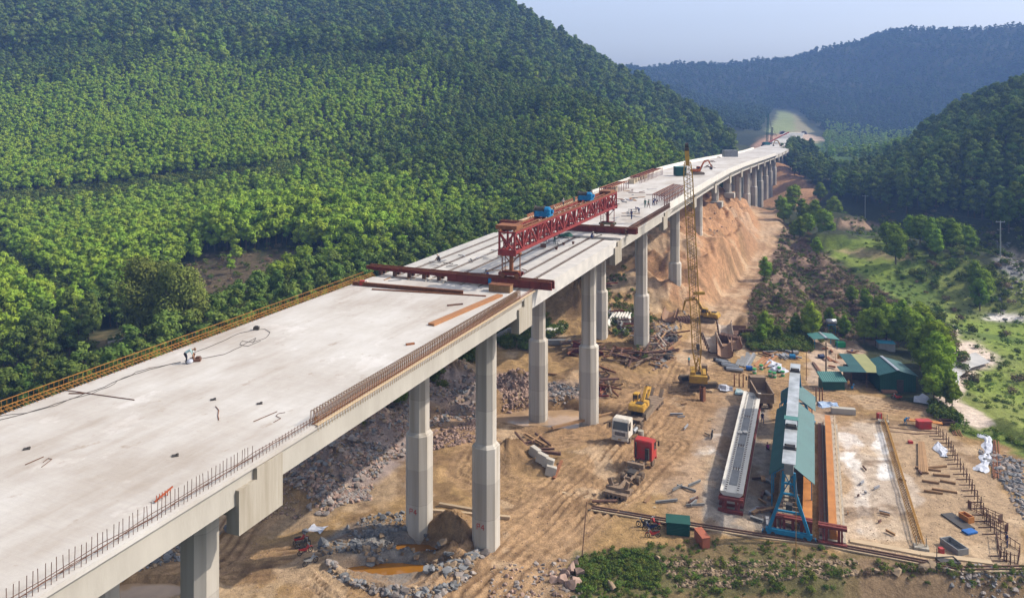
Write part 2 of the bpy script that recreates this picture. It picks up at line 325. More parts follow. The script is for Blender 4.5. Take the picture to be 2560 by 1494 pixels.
def micro(x, y, z):
    near = sstep(-y, -200, -175) * sstep(x, -80, -60) * sstep(-x, -125, -95)
    o = fbm(x, y, 7, 4) * 0.45 * near + fbm(x, y, 1.6, 3, 5.0) * 0.22 * near
    m = (np.abs(x) < 140) & (y < 260) & (y > 50)
    xs, ys = x[m], y[m]; q = np.zeros(xs.shape)
    lump = 1 + 0.35 * fbm(xs, ys, 2.2, 4, 3.0)
    for px, py, rx, ry, h in MOUNDS:
        cx, cy = un(px, py, 0.6); e = np.hypot((xs - cx) / rx, (ys - cy) / ry)
        q = np.maximum(q, 1.35 * h * np.clip(1 - e / 1.15, 0, 1) ** 0.85 * lump * (1.0 + 0.1 * np.cos(9 * np.arctan2(ys - cy, xs - cx) + px)))
    for bm_ in BERMS:
        d, al, sg = linedist(xs, ys, bm_); q = np.maximum(q, 0.65 * np.clip(1 - d / 1.3, 0, 1) * (1 + .5 * fbm(xs, ys, 1.2, 3, 9.0)))
    for k, tr in enumerate(TRACKS):
        d, al, sg = linedist(xs, ys, tr); sg = sg + 0.5 * fbm(xs, ys, 9, 2, k * 3.1)
        rut = 0.20 * np.cos(sg * 2 * math.pi / 0.9) * sstep(-d, -4.2, -2.2) * (0.5 + fbm(xs, ys, 4, 2, 2.0 + k))
        q = q * (0.25 + 0.75 * sstep(d, 1.5, 3.5)) + rut
    for (cx, cy), rx, ry, h in POOLS:
        e = np.hypot((xs - cx) / rx, (ys - cy) / ry) * (1 + 0.18 * fbm(xs, ys, 3, 2, 8.0))
        q = np.where(e < 1.35, np.minimum(q * sstep(e, 1.0, 1.35), q), q) + h * (1 - sstep(e, 0.72, 1.12))
        q += 0.35 * np.exp(-((e - 1.3) / 0.16) ** 2)
    o[m] += q
    # the haul road is graded
    global ROAD3
    far = sstep(np.hypot(x, y - 120), 130, 260)
    o += sstep(y, 950, 1250) * (fbm(x, y, 260, 3, 21.0) * 26 + (1 - np.abs(fbm(x, y, 130, 3, 31.0))) * 24 - 33)
    o += far * (fbm(x, y, 60, 4, 1.0) * 5 + fbm(x, y, 14, 3, 2.0) * 1.2)
    # gullied orange mound
    s = (x - B0[0]) * BU[0] + y * BU[1]; t = -(x - B0[0]) * BU[1] + y * BU[0]
    o += sstep(t, 45, 110) * sstep(-y, -900, -700) * (fbm(x, y, 75, 3, 61.0) * 9 + fbm(x, y, 28, 2, 71.0) * 2.5)
    g = sstep(s, 175, 205) * sstep(-s, -420, -380) * sstep(-np.abs(t + 8), -42, -20)
    ridge = 1 - np.abs(fbm(x * 1.0, y * 0.35, 6, 4, 12.0))
    g = g * (1 - ROADW(x, y))
    o += g * ((ridge - 0.8) * 1.2 + fbm(x, y, 9, 4, 16.0) * 3.0 + fbm(x, y, 3.0, 4, 6.0) * 1.3 + 0.9 * np.sin(z * 1.5 + 2 * fbm(x, y, 14, 2, 3.0)))
    return z + o
def flatten(x, y, z):
    k = ROADW(x, y); z = z * (1 - k) + (roadz(y) + .12 * fbm(x, y, 3, 3, 2.0)) * k
    "bench under the yard and the buildings stays level"
    for x0, x1, y0, y1 in [(26, 72, 84, 128), (50, 78, 124, 150)]:
        d = np.maximum(np.maximum(x0 - x, x - x1), np.maximum(y0 - y, y - y1)); k = sstep(-d, -3, 0)
        z = z * (1 - k) + (0.0 + 0.10 * fbm(x, y, 2.5, 3, 4.0)) * k
    return z
def height(x, y):
    x = np.atleast_1d(np.asarray(x, float)); y = np.atleast_1d(np.asarray(y, float)); sh = x.shape
    x = x.ravel(); y = y.ravel(); return flatten(x, y, micro(x, y, tps(x, y))).reshape(sh)
def gz(x, y): return float(height([x], [y])[0])
def gun(px, py, it=4):
    "spot on the ground seen at this place of the photograph"
    z = 0.0
    for _ in range(it):
        x, y = un(px, py, z); z = gz(x, y)
    return x, y, z
def axis(segs):
    a = []
    for s0, s1, st in segs: a += list(np.arange(s0, s1, st))
    return np.array(a + [segs[-1][1]])
xs = axis([(-2400, -900, 90), (-900, -420, 16), (-420, -110, 5), (-110, -46, 2), (-46, 92, 0.37), (92, 200, 2.2), (200, 480, 7), (480, 1200, 16), (1200, 3200, 90)])
ys = axis([(-300, 50, 25), (50, 76, 2), (76, 160, 0.40), (160, 250, 1.1), (250, 420, 2.6), (420, 1100, 6), (1100, 2000, 16), (2000, 4200, 120)])
GX, GY = np.meshgrid(xs, ys); gx = GX.ravel(); gy = GY.ravel(); gzv = height(gx, gy)
PXG, PYG = proj(gx, gy, gzv)
SG = (gx - B0[0]) * BU[0] + gy * BU[1]; TG = -(gx - B0[0]) * BU[1] + gy * BU[0]

# ---- ground colour: kinds of soil laid out on the ground itself
def C(*a): return np.array(a)
n1 = fbm(gx, gy, 9, 5, 3.3); n2 = fbm(gx, gy, 3, 4, 7.1); n3 = fbm(gx, gy, 30, 4, 1.7)
col = np.zeros((len(gx), 3)) + C(0.030, 0.036, 0.016)
def lay(mask, c): 
    global col
    m = np.clip(mask, 0, 1)[:, None]; col = col * (1 - m) + C(*c) * m
def P(poly, f=14, amp=18, dmin=0, dmax=1e9, sc=n2):
    d = polydist(PXG, PYG, poly) + sc * amp
    return sstep(d, -f, f) * (gy > dmin) * (gy < dmax)
DIRT = (0.285, 0.185, 0.085); DIRT2 = (0.20, 0.125, 0.058); ORA = (0.33, 0.185, 0.098); PINK = (0.33, 0.235, 0.175); GREY = (0.20, 0.19, 0.185); LIME = (0.62, 0.60, 0.58)
# site floor
lay(P([(-200,1600),(-200,1250),(300,1250),(620,1000),(900,900),(1200,760),(1330,640),(1560,560),(1640,480),(1760,440),(1860,470),(1960,545),(1940,640),(1880,760),(1850,860),(1900,850),(2130,830),(2210,1000),(2600,1110),(2600,1620)], 10, 22, 40, 345), DIRT)
lay(P([(1600,560),(1700,440),(1900,470),(1960,545),(1880,760),(1700,760),(1560,700)], 12, 20, 150, 345), ORA)
lay(P([(1890,520),(1900,380),(1950,395),(2060,490),(2030,520),(1930,520)], 8, 10, 300, 560), ORA)
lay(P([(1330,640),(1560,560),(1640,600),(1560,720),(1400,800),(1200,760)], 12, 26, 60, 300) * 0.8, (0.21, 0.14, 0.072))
lay(sstep(n1, 0.0, 0.5) * (gy < 200) * (np.abs(gx) < 140) * 0.75 * (col[:, 0] > .1), DIRT2)
for px_, py_, rx_, ry_, h_ in MOUNDS:
    cx_, cy_ = un(px_, py_, .6); lay((1 - sstep(np.hypot((gx - cx_) / rx_, (gy - cy_) / ry_) + .25 * n2, .7, 1.2)) * .8 * (h_ > .5), (0.205, 0.13, 0.068))
# pale and grey trampled ground
lay(P([(1700,1000),(1900,960),(1880,1300),(1700,1330),(1640,1180)], 30, 50) * 0.5, PINK)
lay(P([(1790,1020),(1930,1000),(1935,1330),(1750,1330)], 10, 22) * 0.85, (0.22, 0.205, 0.19))
lay(P([(2065,1040),(2350,1050),(2560,1260),(2560,1420),(2100,1370)], 14, 26) * 0.6, (0.36, 0.27, 0.19))
lay(P([(2090,1060),(2200,1060),(2280,1350),(2110,1340)], 6, 90, sc=n1) * 0.45, (0.50, 0.45, 0.40))
lay(P([(2085,1075),(2150,1075),(2140,1180),(2120,1160)], 5, 30), LIME)
lay(P([(2120,1150),(2150,1150),(2190,1340),(2150,1330)], 4, 30, sc=n1) * 0.7, (0.5, 0.46, 0.42))
lay(P([(2180,1080),(2215,1075),(2230,1190),(2205,1190)], 4, 20), LIME)
lay(P([(1720,1100),(1800,1090),(1775,1140),(1735,1135)], 4, 16), LIME)
lay(P([(1980,1000),(2080,1000),(2090,1055),(2060,1060),(1990,1040)], 6, 16) * 0.5, (0.42, 0.38, 0.36))
lay(P([(1620,1080),(1800,1040),(1740,1230),(1560,1250),(1480,1260)], 20, 30) * 0.45, (0.40, 0.29, 0.20))
lay(P([(2020,830),(2130,830),(2200,960),(2020,980)], 8, 14) * 0.7, (0.42, 0.33, 0.27))
lay(P([(1200,1370),(1450,1300),(1440,1494),(1180,1494)], 16, 44) * 0.6, (0.25, 0.21, 0.17))
lay(P([(560,1350),(1000,1150),(1040,1240),(800,1300)], 16, 34) * 0.4, (0.30, 0.24, 0.19))
lay(P([(400,1300),(540,1260),(480,1420),(300,1430)], 12, 24) * 0.6, (0.22, 0.20, 0.18))
# rubble banks
for poly in ([(700,1170),(1060,900),(1200,940),(1200,1080),(1060,1100),(900,1250),(790,1250)], [(1240,930),(1330,940),(1330,1000),(1250,990)], [(1360,960),(1500,940),(1520,990),(1370,1000)]):
    lay(P(poly, 8, 18), (0.24, 0.19, 0.17))
lay(P([(760,1370),(900,1290),(1040,1330),(1060,1400),(1200,1420),(1180,1470),(950,1480)], 8, 14), (0.20, 0.19, 0.18))
lay(P([(1250,1030),(1470,1010),(1480,1090),(1260,1080)], 8, 10) * 0.7, (0.20, 0.12, 0.06))
# darker wheel tracks
for tr in TRACKS:
    d, al, sg = linedist(gx, gy, tr)
    lay(sstep(-d + n2 * 1.2, -4.6, -2.6) * (0.45 + 0.5 * sstep(np.cos(sg * 7 + n1 * 2), -0.2, 0.8)) * (gy < 340), (0.33, 0.215, 0.12))
    lay(sstep(-d, -3.6, -2.0) * sstep(np.cos(sg * 5.5 + n1 * 3), 0.15, 0.8) * (.45 + .55 * sstep(n2, -.3, .3)) * (gy < 170), (0.14, 0.084, 0.045))
d, al, sg = linedist(gx, gy, [(p[0], p[1]) for p in ROAD3]); rw = sstep(-d + .6 * n2, -4.2, -3.2); lay(rw * .95, (0.41, 0.285, 0.18)); lay(rw * sstep(np.cos(sg * 3.3 + .6 * n1), 0.1, .8) * .55, (0.25, 0.16, 0.09)); lay(sstep(-np.abs(d - 4.6) + .5 * n2, -.9, 0) * (sg > 0) * .7, (0.16, 0.105, 0.06))
mound = sstep(SG, 175, 205) * sstep(-SG, -420, -380) * sstep(-np.abs(TG + 8), -42, -20) * (col[:, 0] > .2)
lay(mound * sstep(fbm(gx, gy * .5, 5, 5, 81.0), .0, .35) * .7, (0.23, 0.135, 0.075)); lay(mound * sstep(fbm(gx, gy, 9, 5, 91.0), .15, .35) * .5, (0.36, 0.27, 0.19))
# damp and dry blotches with crisp edges
n4 = fbm(gx, gy, 4.5, 5, 41.0); n5 = fbm(gx, gy, 6.5, 5, 51.0); dirtm = (col[:, 0] > .16) * (gy < 230) * (np.abs(gx) < 120)
lay(sstep(n4, .22, .34) * .62 * dirtm, (0.15, 0.092, 0.048)); lay(sstep(n5, .26, .36) * .55 * dirtm, (0.44, 0.33, 0.22)); lay(sstep(n3, .1, .2) * .3 * dirtm, (0.27, 0.165, 0.085))
# vegetation banks
lay(P([(1440,1400),(1600,1370),(1900,1345),(2560,1440),(2560,1620),(1440,1620)], 8, 26), (0.15, 0.11, 0.055))
lay(P([(1450,1390),(1750,1380),(2100,1400),(2100,1494),(1430,1494)], 8, 60) * 0.55, (0.075, 0.085, 0.03))
lay(P([(2150,1400),(2560,1450),(2560,1620),(2150,1620)], 6, 22) * 0.7, (0.20, 0.135, 0.085))
# brush slope and marsh
brush = P([(1960,560),(2060,640),(2300,790),(2210,860),(2000,850),(1880,860),(1870,760),(1925,650)], 10, 26, 150, 320)
lay(brush, (0.17, 0.115, 0.082)); lay(brush * sstep(n2, 0.0, 0.5) * 0.5, (0.22, 0.15, 0.10)); lay(brush * sstep(n1, 0.05, 0.4) * 0.55, (0.085, 0.09, 0.035))
marsh = P([(2030,590),(2200,600),(2560,690),(2700,700),(2700,1180),(2380,1080),(2350,900),(2280,770),(2100,650)], 8, 18, 100, 330)
lay(marsh, (0.15, 0.20, 0.035)); lay(marsh * sstep(n1, -0.1, 0.35) * 0.7, (0.05, 0.085, 0.02)); lay(marsh * sstep(n3, 0.1, 0.4) * 0.5, (0.19, 0.19, 0.07))
lay(P([(2375,800),(2400,850),(2440,850),(2500,905),(2420,950),(2400,1000),(2490,1060),(2450,1075),(2345,1025),(2330,950),(2365,860)], 5, 12, 100, 260), (0.52, 0.43, 0.36))
lay(P([(2460,780),(2560,790),(2560,805),(2470,800)], 4, 6, 100, 300), (0.58, 0.54, 0.50))
lay(P([(2080,625),(2160,620),(2290,640),(2290,655),(2120,640)], 4, 10, 200, 330) * 0.7, (0.27, 0.19, 0.12))
lay(P([(2060,560),(2100,545),(2200,560),(2200,575),(2120,572)], 4, 6, 200, 400) * 0.7, (0.30, 0.20, 0.14))
lay(P([(2480,610),(2560,635),(2560,655),(2500,640)], 3, 4, 150, 300) * 0.8, (0.36, 0.30, 0.25))
lay(P([(2480,640),(2560,660),(2560,700),(2500,680)], 3, 8, 150, 300) * 0.8, (0.24, 0.23, 0.24))
# left clearing
lay(P([(420,690),(560,630),(720,630),(800,720),(600,760),(560,800)], 12, 50, 130, 260) * 0.7, (0.11, 0.078, 0.05))
lay(P([(240,850),(430,800),(440,870),(300,920),(230,900)], 8, 30, 100, 200) * 0.8, (0.24, 0.165, 0.10))
lay(P([(-100,880),(200,860),(520,760),(900,640),(1000,640),(600,900),(-100,1100)], 14, 40, 100, 230) * 0.5, (0.085, 0.085, 0.03))
# far cuttings
lay(P([(1892,352),(1960,325),(2000,345),(1990,370),(1900,385),(1880,372)], 3, 5, 400, 1100), (0.33, 0.20, 0.125))
lay(P([(1900,345),(1938,300),(1945,277),(1985,284),(2035,330),(1990,345),(1905,350)], 2, 3, 850, 1400), (0.20, 0.18, 0.10))
lay(P([(1900,345),(1940,300),(1945,277),(1983,284),(1988,325),(1950,332)], 2, 3, 850, 1400) * 0.8, (0.15, 0.19, 0.07))
lay(P([(2000,330),(2090,355),(2060,362),(1990,352)], 3, 4, 700, 1300), (0.36, 0.27, 0.2))
lay(P([(2020,360),(2220,330),(2220,370),(2080,420),(2040,400)], 5, 6, 500, 1200), (0.055, 0.10, 0.03))

def colormat(name, bump=0.05):
    m = bpy.data.materials.new(name); m.use_nodes = True; t = m.node_tree; L = t.links.new; Pn = t.nodes['Principled BSDF']
    a = t.nodes.new('ShaderNodeAttribute'); a.attribute_name = 'soil'
    geo = t.nodes.new('ShaderNodeNewGeometry')
    def noise(sc, det, rg=0.6):
        n = t.nodes.new('ShaderNodeTexNoise'); n.inputs['Scale'].default_value = sc; n.inputs['Detail'].default_value = det; n.inputs['Roughness'].default_value = rg; L(geo.outputs['Position'], n.inputs['Vector']); return n
    na, nb, nc = noise(0.9, 8, 0.7), noise(7.0, 4, 0.7), noise(0.06, 4)
    def rng(n, lo, hi, a0=0.3, a1=0.7):
        r = t.nodes.new('ShaderNodeMapRange'); r.inputs[1].default_value = a0; r.inputs[2].default_value = a1; r.inputs[3].default_value = lo; r.inputs[4].default_value = hi; L(n.outputs[0], r.inputs[0]); return r
    m1 = t.nodes.new('ShaderNodeMath'); m1.operation = 'MULTIPLY'; L(rng(na, 0.62, 1.38).outputs[0], m1.inputs[0]); L(rng(nb, 0.72, 1.28).outputs[0], m1.inputs[1])
    vm = t.nodes.new('ShaderNodeVectorMath'); vm.operation = 'SCALE'; L(a.outputs['Color'], vm.inputs[0]); L(m1.outputs[0], vm.inputs['Scale'])
    # scattered pale stones
    vo = t.nodes.new('ShaderNodeTexVoronoi'); vo.inputs['Scale'].default_value = 1.6; L(geo.outputs['Position'], vo.inputs['Vector'])
    st = t.nodes.new('ShaderNodeMapRange'); st.inputs[1].default_value = 0.10; st.inputs[2].default_value = 0.04; L(vo.outputs['Distance'], st.inputs[0])
    sm = t.nodes.new('ShaderNodeMath'); sm.operation = 'MULTIPLY'; sm.inputs[1].default_value = 0.5; L(st.outputs[0], sm.inputs[0])
    mx = t.nodes.new('ShaderNodeMixRGB'); mx.inputs[2].default_value = (0.36, 0.31, 0.26, 1); L(sm.outputs[0], mx.inputs[0]); L(vm.outputs[0], mx.inputs[1])
    L(mx.outputs[0], Pn.inputs['Base Color']); Pn.inputs['Roughness'].default_value = 0.95; Pn.inputs['Specular IOR Level'].default_value = 0.1
    b = t.nodes.new('ShaderNodeBump'); b.inputs['Distance'].default_value = 0.35; b.inputs['Strength'].default_value = 0.8; L(na.outputs[0], b.inputs['Height'])
    b2 = t.nodes.new('ShaderNodeBump'); b2.inputs['Distance'].default_value = 0.06; b2.inputs['Strength'].default_value = 0.9; L(nb.outputs[0], b2.inputs['Height']); L(b.outputs[0], b2.inputs['Normal']); L(b2.outputs[0], Pn.inputs['Normal'])
    return m
nx, ny = len(xs), len(ys)
me = bpy.data.meshes.new('terrain')
idx = np.arange(nx * ny).reshape(ny, nx)
fa = np.stack([idx[:-1, :-1], idx[:-1, 1:], idx[1:, 1:], idx[1:, :-1]], -1).reshape(-1, 4)
me.vertices.add(nx * ny); me.vertices.foreach_set('co', np.c_[gx, gy, gzv].ravel())
me.loops.add(fa.size); me.loops.foreach_set('vertex_index', fa.ravel())
me.polygons.add(len(fa)); me.polygons.foreach_set('loop_start', np.arange(0, fa.size, 4)); me.polygons.foreach_set('loop_total', np.full(len(fa), 4))
me.update(); me.validate()
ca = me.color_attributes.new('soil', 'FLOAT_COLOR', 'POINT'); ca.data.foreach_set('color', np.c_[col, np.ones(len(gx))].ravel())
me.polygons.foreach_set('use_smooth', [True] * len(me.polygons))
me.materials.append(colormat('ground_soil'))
terr = bpy.data.objects.new('terrain', me); COL.objects.link(terr); tag(terr, kind='structure')

MARKER = 0
# ---- water
def water_mat(name, c, rough=0.12):
    m = mat(name, c, tuple(q * 0.75 for q in c), 0.25, rough, spec=0.5, bump=0.004, bscale=3, contrast=0.12); return m
W_mud = water_mat('muddy_water', (0.40, 0.27, 0.16)); W_ora = water_mat('orange_water', (0.30, 0.13, 0.012)); W_marsh = water_mat('marsh_water', (0.33, 0.28, 0.12), 0.3); W_pale = water_mat('pale_water', (0.50, 0.47, 0.43), 0.25)
def pond(cx, cy, rx, ry, z, m, n=40, wob=0.12):
    b = MB(); vs = [(cx, cy, z)]
    for k in range(n):
        a = 2 * math.pi * k / n; w_ = 1 + wob * math.sin(3 * a + cx) + wob * 0.6 * math.sin(7 * a + cy)
        vs.append((cx + rx * w_ * math.cos(a), cy + ry * w_ * math.sin(a), z))
    b.add(vs, [(0, 1 + k, 1 + (k + 1) % n) for k in range(n)]); o = b.build('water', m); tag(o, kind='structure'); return o
for k, ((cx, cy), rx, ry, h) in enumerate(POOLS):
    pond(cx, cy, rx * 1.02, ry * 1.02, h + (1.25 if k == 3 else 1.38 if k < 3 else .35), W_mud if k >= 3 else W_ora)
def sheet(name, pts, z, m, kind='structure'):
    b = MB(); b.add([(*un(a, c, z), z) for a, c in pts], [tuple(range(len(pts)))]); o = b.build(name, m); tag(o, kind=kind); return o
sheet('water', [(2450,700),(2490,705),(2560,722),(2650,740),(2650,795),(2560,772),(2500,765),(2470,748),(2440,742),(2470,736),(2510,730),(2500,722)], -3.75, W_marsh)
sheet('water', [(2380,880),(2410,868),(2440,880),(2476,905),(2430,918),(2400,940),(2395,975),(2440,1005),(2490,1040),(2530,1068),(2480,1064),(2420,1045),(2375,1015),(2362,960),(2372,920)], -3.7, W_pale)
# ---------------------------------------------------------------- the viaduct
WD = 20.7
bridge = empty('viaduct', (0, 0, 0), 0, 'long unfinished concrete viaduct on tall octagonal piers crossing the valley', 'bridge')
def deckmat():
    m = bpy.data.materials.new('deck_concrete'); m.use_nodes = True; t = m.node_tree; L = t.links.new; P = t.nodes['Principled BSDF']
    tc = t.nodes.new('ShaderNodeTexCoord'); mp = t.nodes.new('ShaderNodeMapping'); mp.inputs['Rotation'].default_value = (0, 0, -BH); L(tc.outputs['Object'], mp.inputs[0])
    def nz(sc, sx, sy, det=5):
        m2 = t.nodes.new('ShaderNodeMapping'); m2.inputs['Scale'].default_value = (sx, sy, 1); L(mp.outputs[0], m2.inputs[0])
        n = t.nodes.new('ShaderNodeTexNoise'); n.inputs['Scale'].default_value = sc; n.inputs['Detail'].default_value = det; n.inputs['Roughness'].default_value = 0.65; L(m2.outputs[0], n.inputs['Vector']); return n
    big, fine, st, brush = nz(0.075, 1, 1.7, 7), nz(5.0, 1, 1, 6), nz(0.35, 0.25, 1.8, 5), nz(2.0, 3.0, 0.25, 5)
    r = t.nodes.new('ShaderNodeValToRGB'); e = r.color_ramp.elements; e[0].position = 0.36; e[1].position = 0.62
    e[0].color = (0.345, 0.31, 0.277, 1); e[1].color = (0.475, 0.458, 0.44, 1); L(big.outputs[0], r.inputs[0])
    r2 = t.nodes.new('ShaderNodeValToRGB'); q = r2.color_ramp.elements; q[0].position = 0.33; q[1].position = 0.5; q[0].color = (0.90, 0.875, 0.85, 1); q[1].color = (1, 1, 1, 1); L(st.outputs[0], r2.inputs[0])
    r3 = t.nodes.new('ShaderNodeValToRGB'); q = r3.color_ramp.elements; q[0].position = 0.3; q[1].position = 0.62; q[0].color = (0.95, 0.95, 0.955, 1); q[1].color = (1.02, 1.02, 1.015, 1); L(brush.outputs[0], r3.inputs[0])
    a = t.nodes.new('ShaderNodeMixRGB'); a.blend_type = 'MULTIPLY'; a.inputs[0].default_value = 1; L(r.outputs[0], a.inputs[1]); L(r2.outputs[0], a.inputs[2])
    b = t.nodes.new('ShaderNodeMixRGB'); b.blend_type = 'MULTIPLY'; b.inputs[0].default_value = 1; L(a.outputs[0], b.inputs[1]); L(r3.outputs[0], b.inputs[2])
    sp = nz(0.8, 1, 1.3, 7); r4 = t.nodes.new('ShaderNodeValToRGB'); q = r4.color_ramp.elements; q[0].position = 0.62; q[1].position = 0.72; q[0].color = (1, 1, 1, 1); q[1].color = (0.80, 0.74, 0.68, 1); L(sp.outputs[0], r4.inputs[0])
    fr_ = nz(0.16, 1, 1.2, 6); r5 = t.nodes.new('ShaderNodeValToRGB'); q = r5.color_ramp.elements; q[0].position = 0.60; q[1].position = 0.63; q[0].color = (1, 1, 1, 1); q[1].color = (1.12, 1.13, 1.15, 1); L(fr_.outputs[0], r5.inputs[0])
    for rr_ in (r4, r5):
        c_ = t.nodes.new('ShaderNodeMixRGB'); c_.blend_type = 'MULTIPLY'; c_.inputs[0].default_value = 1; L(b.outputs[0], c_.inputs[1]); L(rr_.outputs[0], c_.inputs[2]); b = c_
    L(b.outputs[0], P.inputs['Base Color']); P.inputs['Roughness'].default_value = 0.85; P.inputs['Specular IOR Level'].default_value = 0.2
    bm_ = t.nodes.new('ShaderNodeBump'); bm_.inputs['Distance'].default_value = 0.012; L(fine.outputs[0], bm_.inputs['Height'])
    b2 = t.nodes.new('ShaderNodeBump'); b2.inputs['Distance'].default_value = 0.006; L(brush.outputs[0], b2.inputs['Height']); L(bm_.outputs[0], b2.inputs['Normal']); L(b2.outputs[0], P.inputs['Normal'])
    return m
M_deck = deckmat()
def swept(name, prof, s0, s1, step, m, parent, z0=0.0):
    "profile of (t, z below the deck) swept along the bridge"
    b = MB(); n = len(prof); ss = [s0 + (s1 - s0) * k / max(1, round((s1 - s0) / step)) for k in range(max(1, round((s1 - s0) / step)) + 1)]
    vs = []; fs = []
    for s in ss:
        for t, z in prof: vs.append(bp(s, t, deckz(s) + z + z0))
    for k in range(len(ss) - 1):
        for i in range(n): fs.append((k * n + i, k * n + (i + 1) % n, (k + 1) * n + (i + 1) % n, (k + 1) * n + i))
    fs += [tuple(range(n))[::-1], tuple(range((len(ss) - 1) * n, len(ss) * n))]
    b.add(vs, fs); return b.build(name, m, parent)
SLAB = [(0, -0.02), (0.5, 0), (WD - 0.5, 0), (WD, -0.02), (WD, -0.28), (WD - 0.5, -0.34), (0.5, -0.34), (0, -0.28)]
swept('deck_slab', SLAB, -25, 95.2, 10, M_deck, bridge)
swept('deck_slab', SLAB, 133, 232, 8, M_deck, bridge)
swept('deck_slab', SLAB, 232.02, 640, 10, M_deck, bridge)
BENTS = [8, 50.7, 93.0, 131.5, 166.6, 200.2, 233.2, 264, 294, 323, 352, 381, 410, 438, 466, 494, 524, 554, 584, 614, 648, 684, 720, 756]
GIRD = [(-0.55, -0.30), (0.55, -0.30), (0.55, -0.42), (0.18, -0.62), (0.18, -1.42), (0.42, -1.62), (0.42, -1.88), (-0.42, -1.88), (-0.42, -1.62), (-0.18, -1.42), (-0.18, -0.62), (-0.55, -0.42)]
EG = [(0.22, -0.285), (1.1, -0.345), (1.1, -0.62), (0.75, -1.0), (0.75, -1.88), (0.18, -1.88)]
for i in range(len(BENTS) - 1):
    a, b_ = BENTS[i] + 0.3, BENTS[i + 1] - 0.3
    if i == 2: continue
    swept('girder', EG, a, b_, 8, M_conc, bridge)
    if i < 7:
        for k in range(1, 8): swept('girder', [(t + 2.5 * k + 0.9, z - 0.045) for t, z in GIRD], a, b_, 12, M_conc, bridge)
        swept('girder', [(WD - t, z) for t, z in EG], a, b_, 8, M_conc, bridge)
# open span: bare bulb-tee girders side by side, wide flanges, lifting loops along the joints
OG = lambda w_: [(-w_, -0.12), (w_, -0.12), (w_, -0.26), (0.18, -0.5), (0.18, -1.45), (0.4, -1.62), (0.4, -1.88), (-0.4, -1.88), (-0.4, -1.62), (-0.18, -1.45), (-0.18, -0.5), (-w_, -0.26)]
M_fl = mat('flange_concrete', (0.48, 0.455, 0.42), (0.34, 0.33, 0.32), 0.5, 0.85, contrast=0.2, stretch=(1, 1, 1), bump=0.01, rnd_obj=0.12)
M_gap = mat('joint_panel', (0.30, 0.25, 0.21), (0.20, 0.16, 0.13), 1.5, 0.9)
NG = 9; gw = WD / NG
for k in range(NG):
    prof = OG(gw / 2 - 0.17)
    if k == 0: prof = [(gw / 2 - 0.17, -0.12), (gw / 2 - 0.17, -0.26), (0.1, -0.6), (0.1, -1.88), (-gw / 2 + 0.18, -1.88), (-gw / 2 + 0.17, -0.12)][::-1]
    g = swept('girder', [(t + gw * (k + 0.5), z) for t, z in prof], 93.5, 131.2, 9, M_fl, bridge)
b = MB()
for k in range(1, NG):
    for j in range(0, 92):
        s = 98 + j * 0.37
        b.bar(bp(s, gw * k - 0.22, DZ - 0.1), bp(s, gw * k + 0.22, DZ - 0.04), 0.035, 0.05)
tag(b.build('stirrups', M_dkrebar, bridge, fix=False), 'rows of short stirrup bars between the bare girders', kind='stuff')
for k in range(1, NG): swept('joint_strip', [(gw * k - 0.2, -0.19), (gw * k + 0.2, -0.19), (gw * k + 0.2, -0.25), (gw * k - 0.2, -0.25)], 97, 131.2, 40, M_gap, bridge)
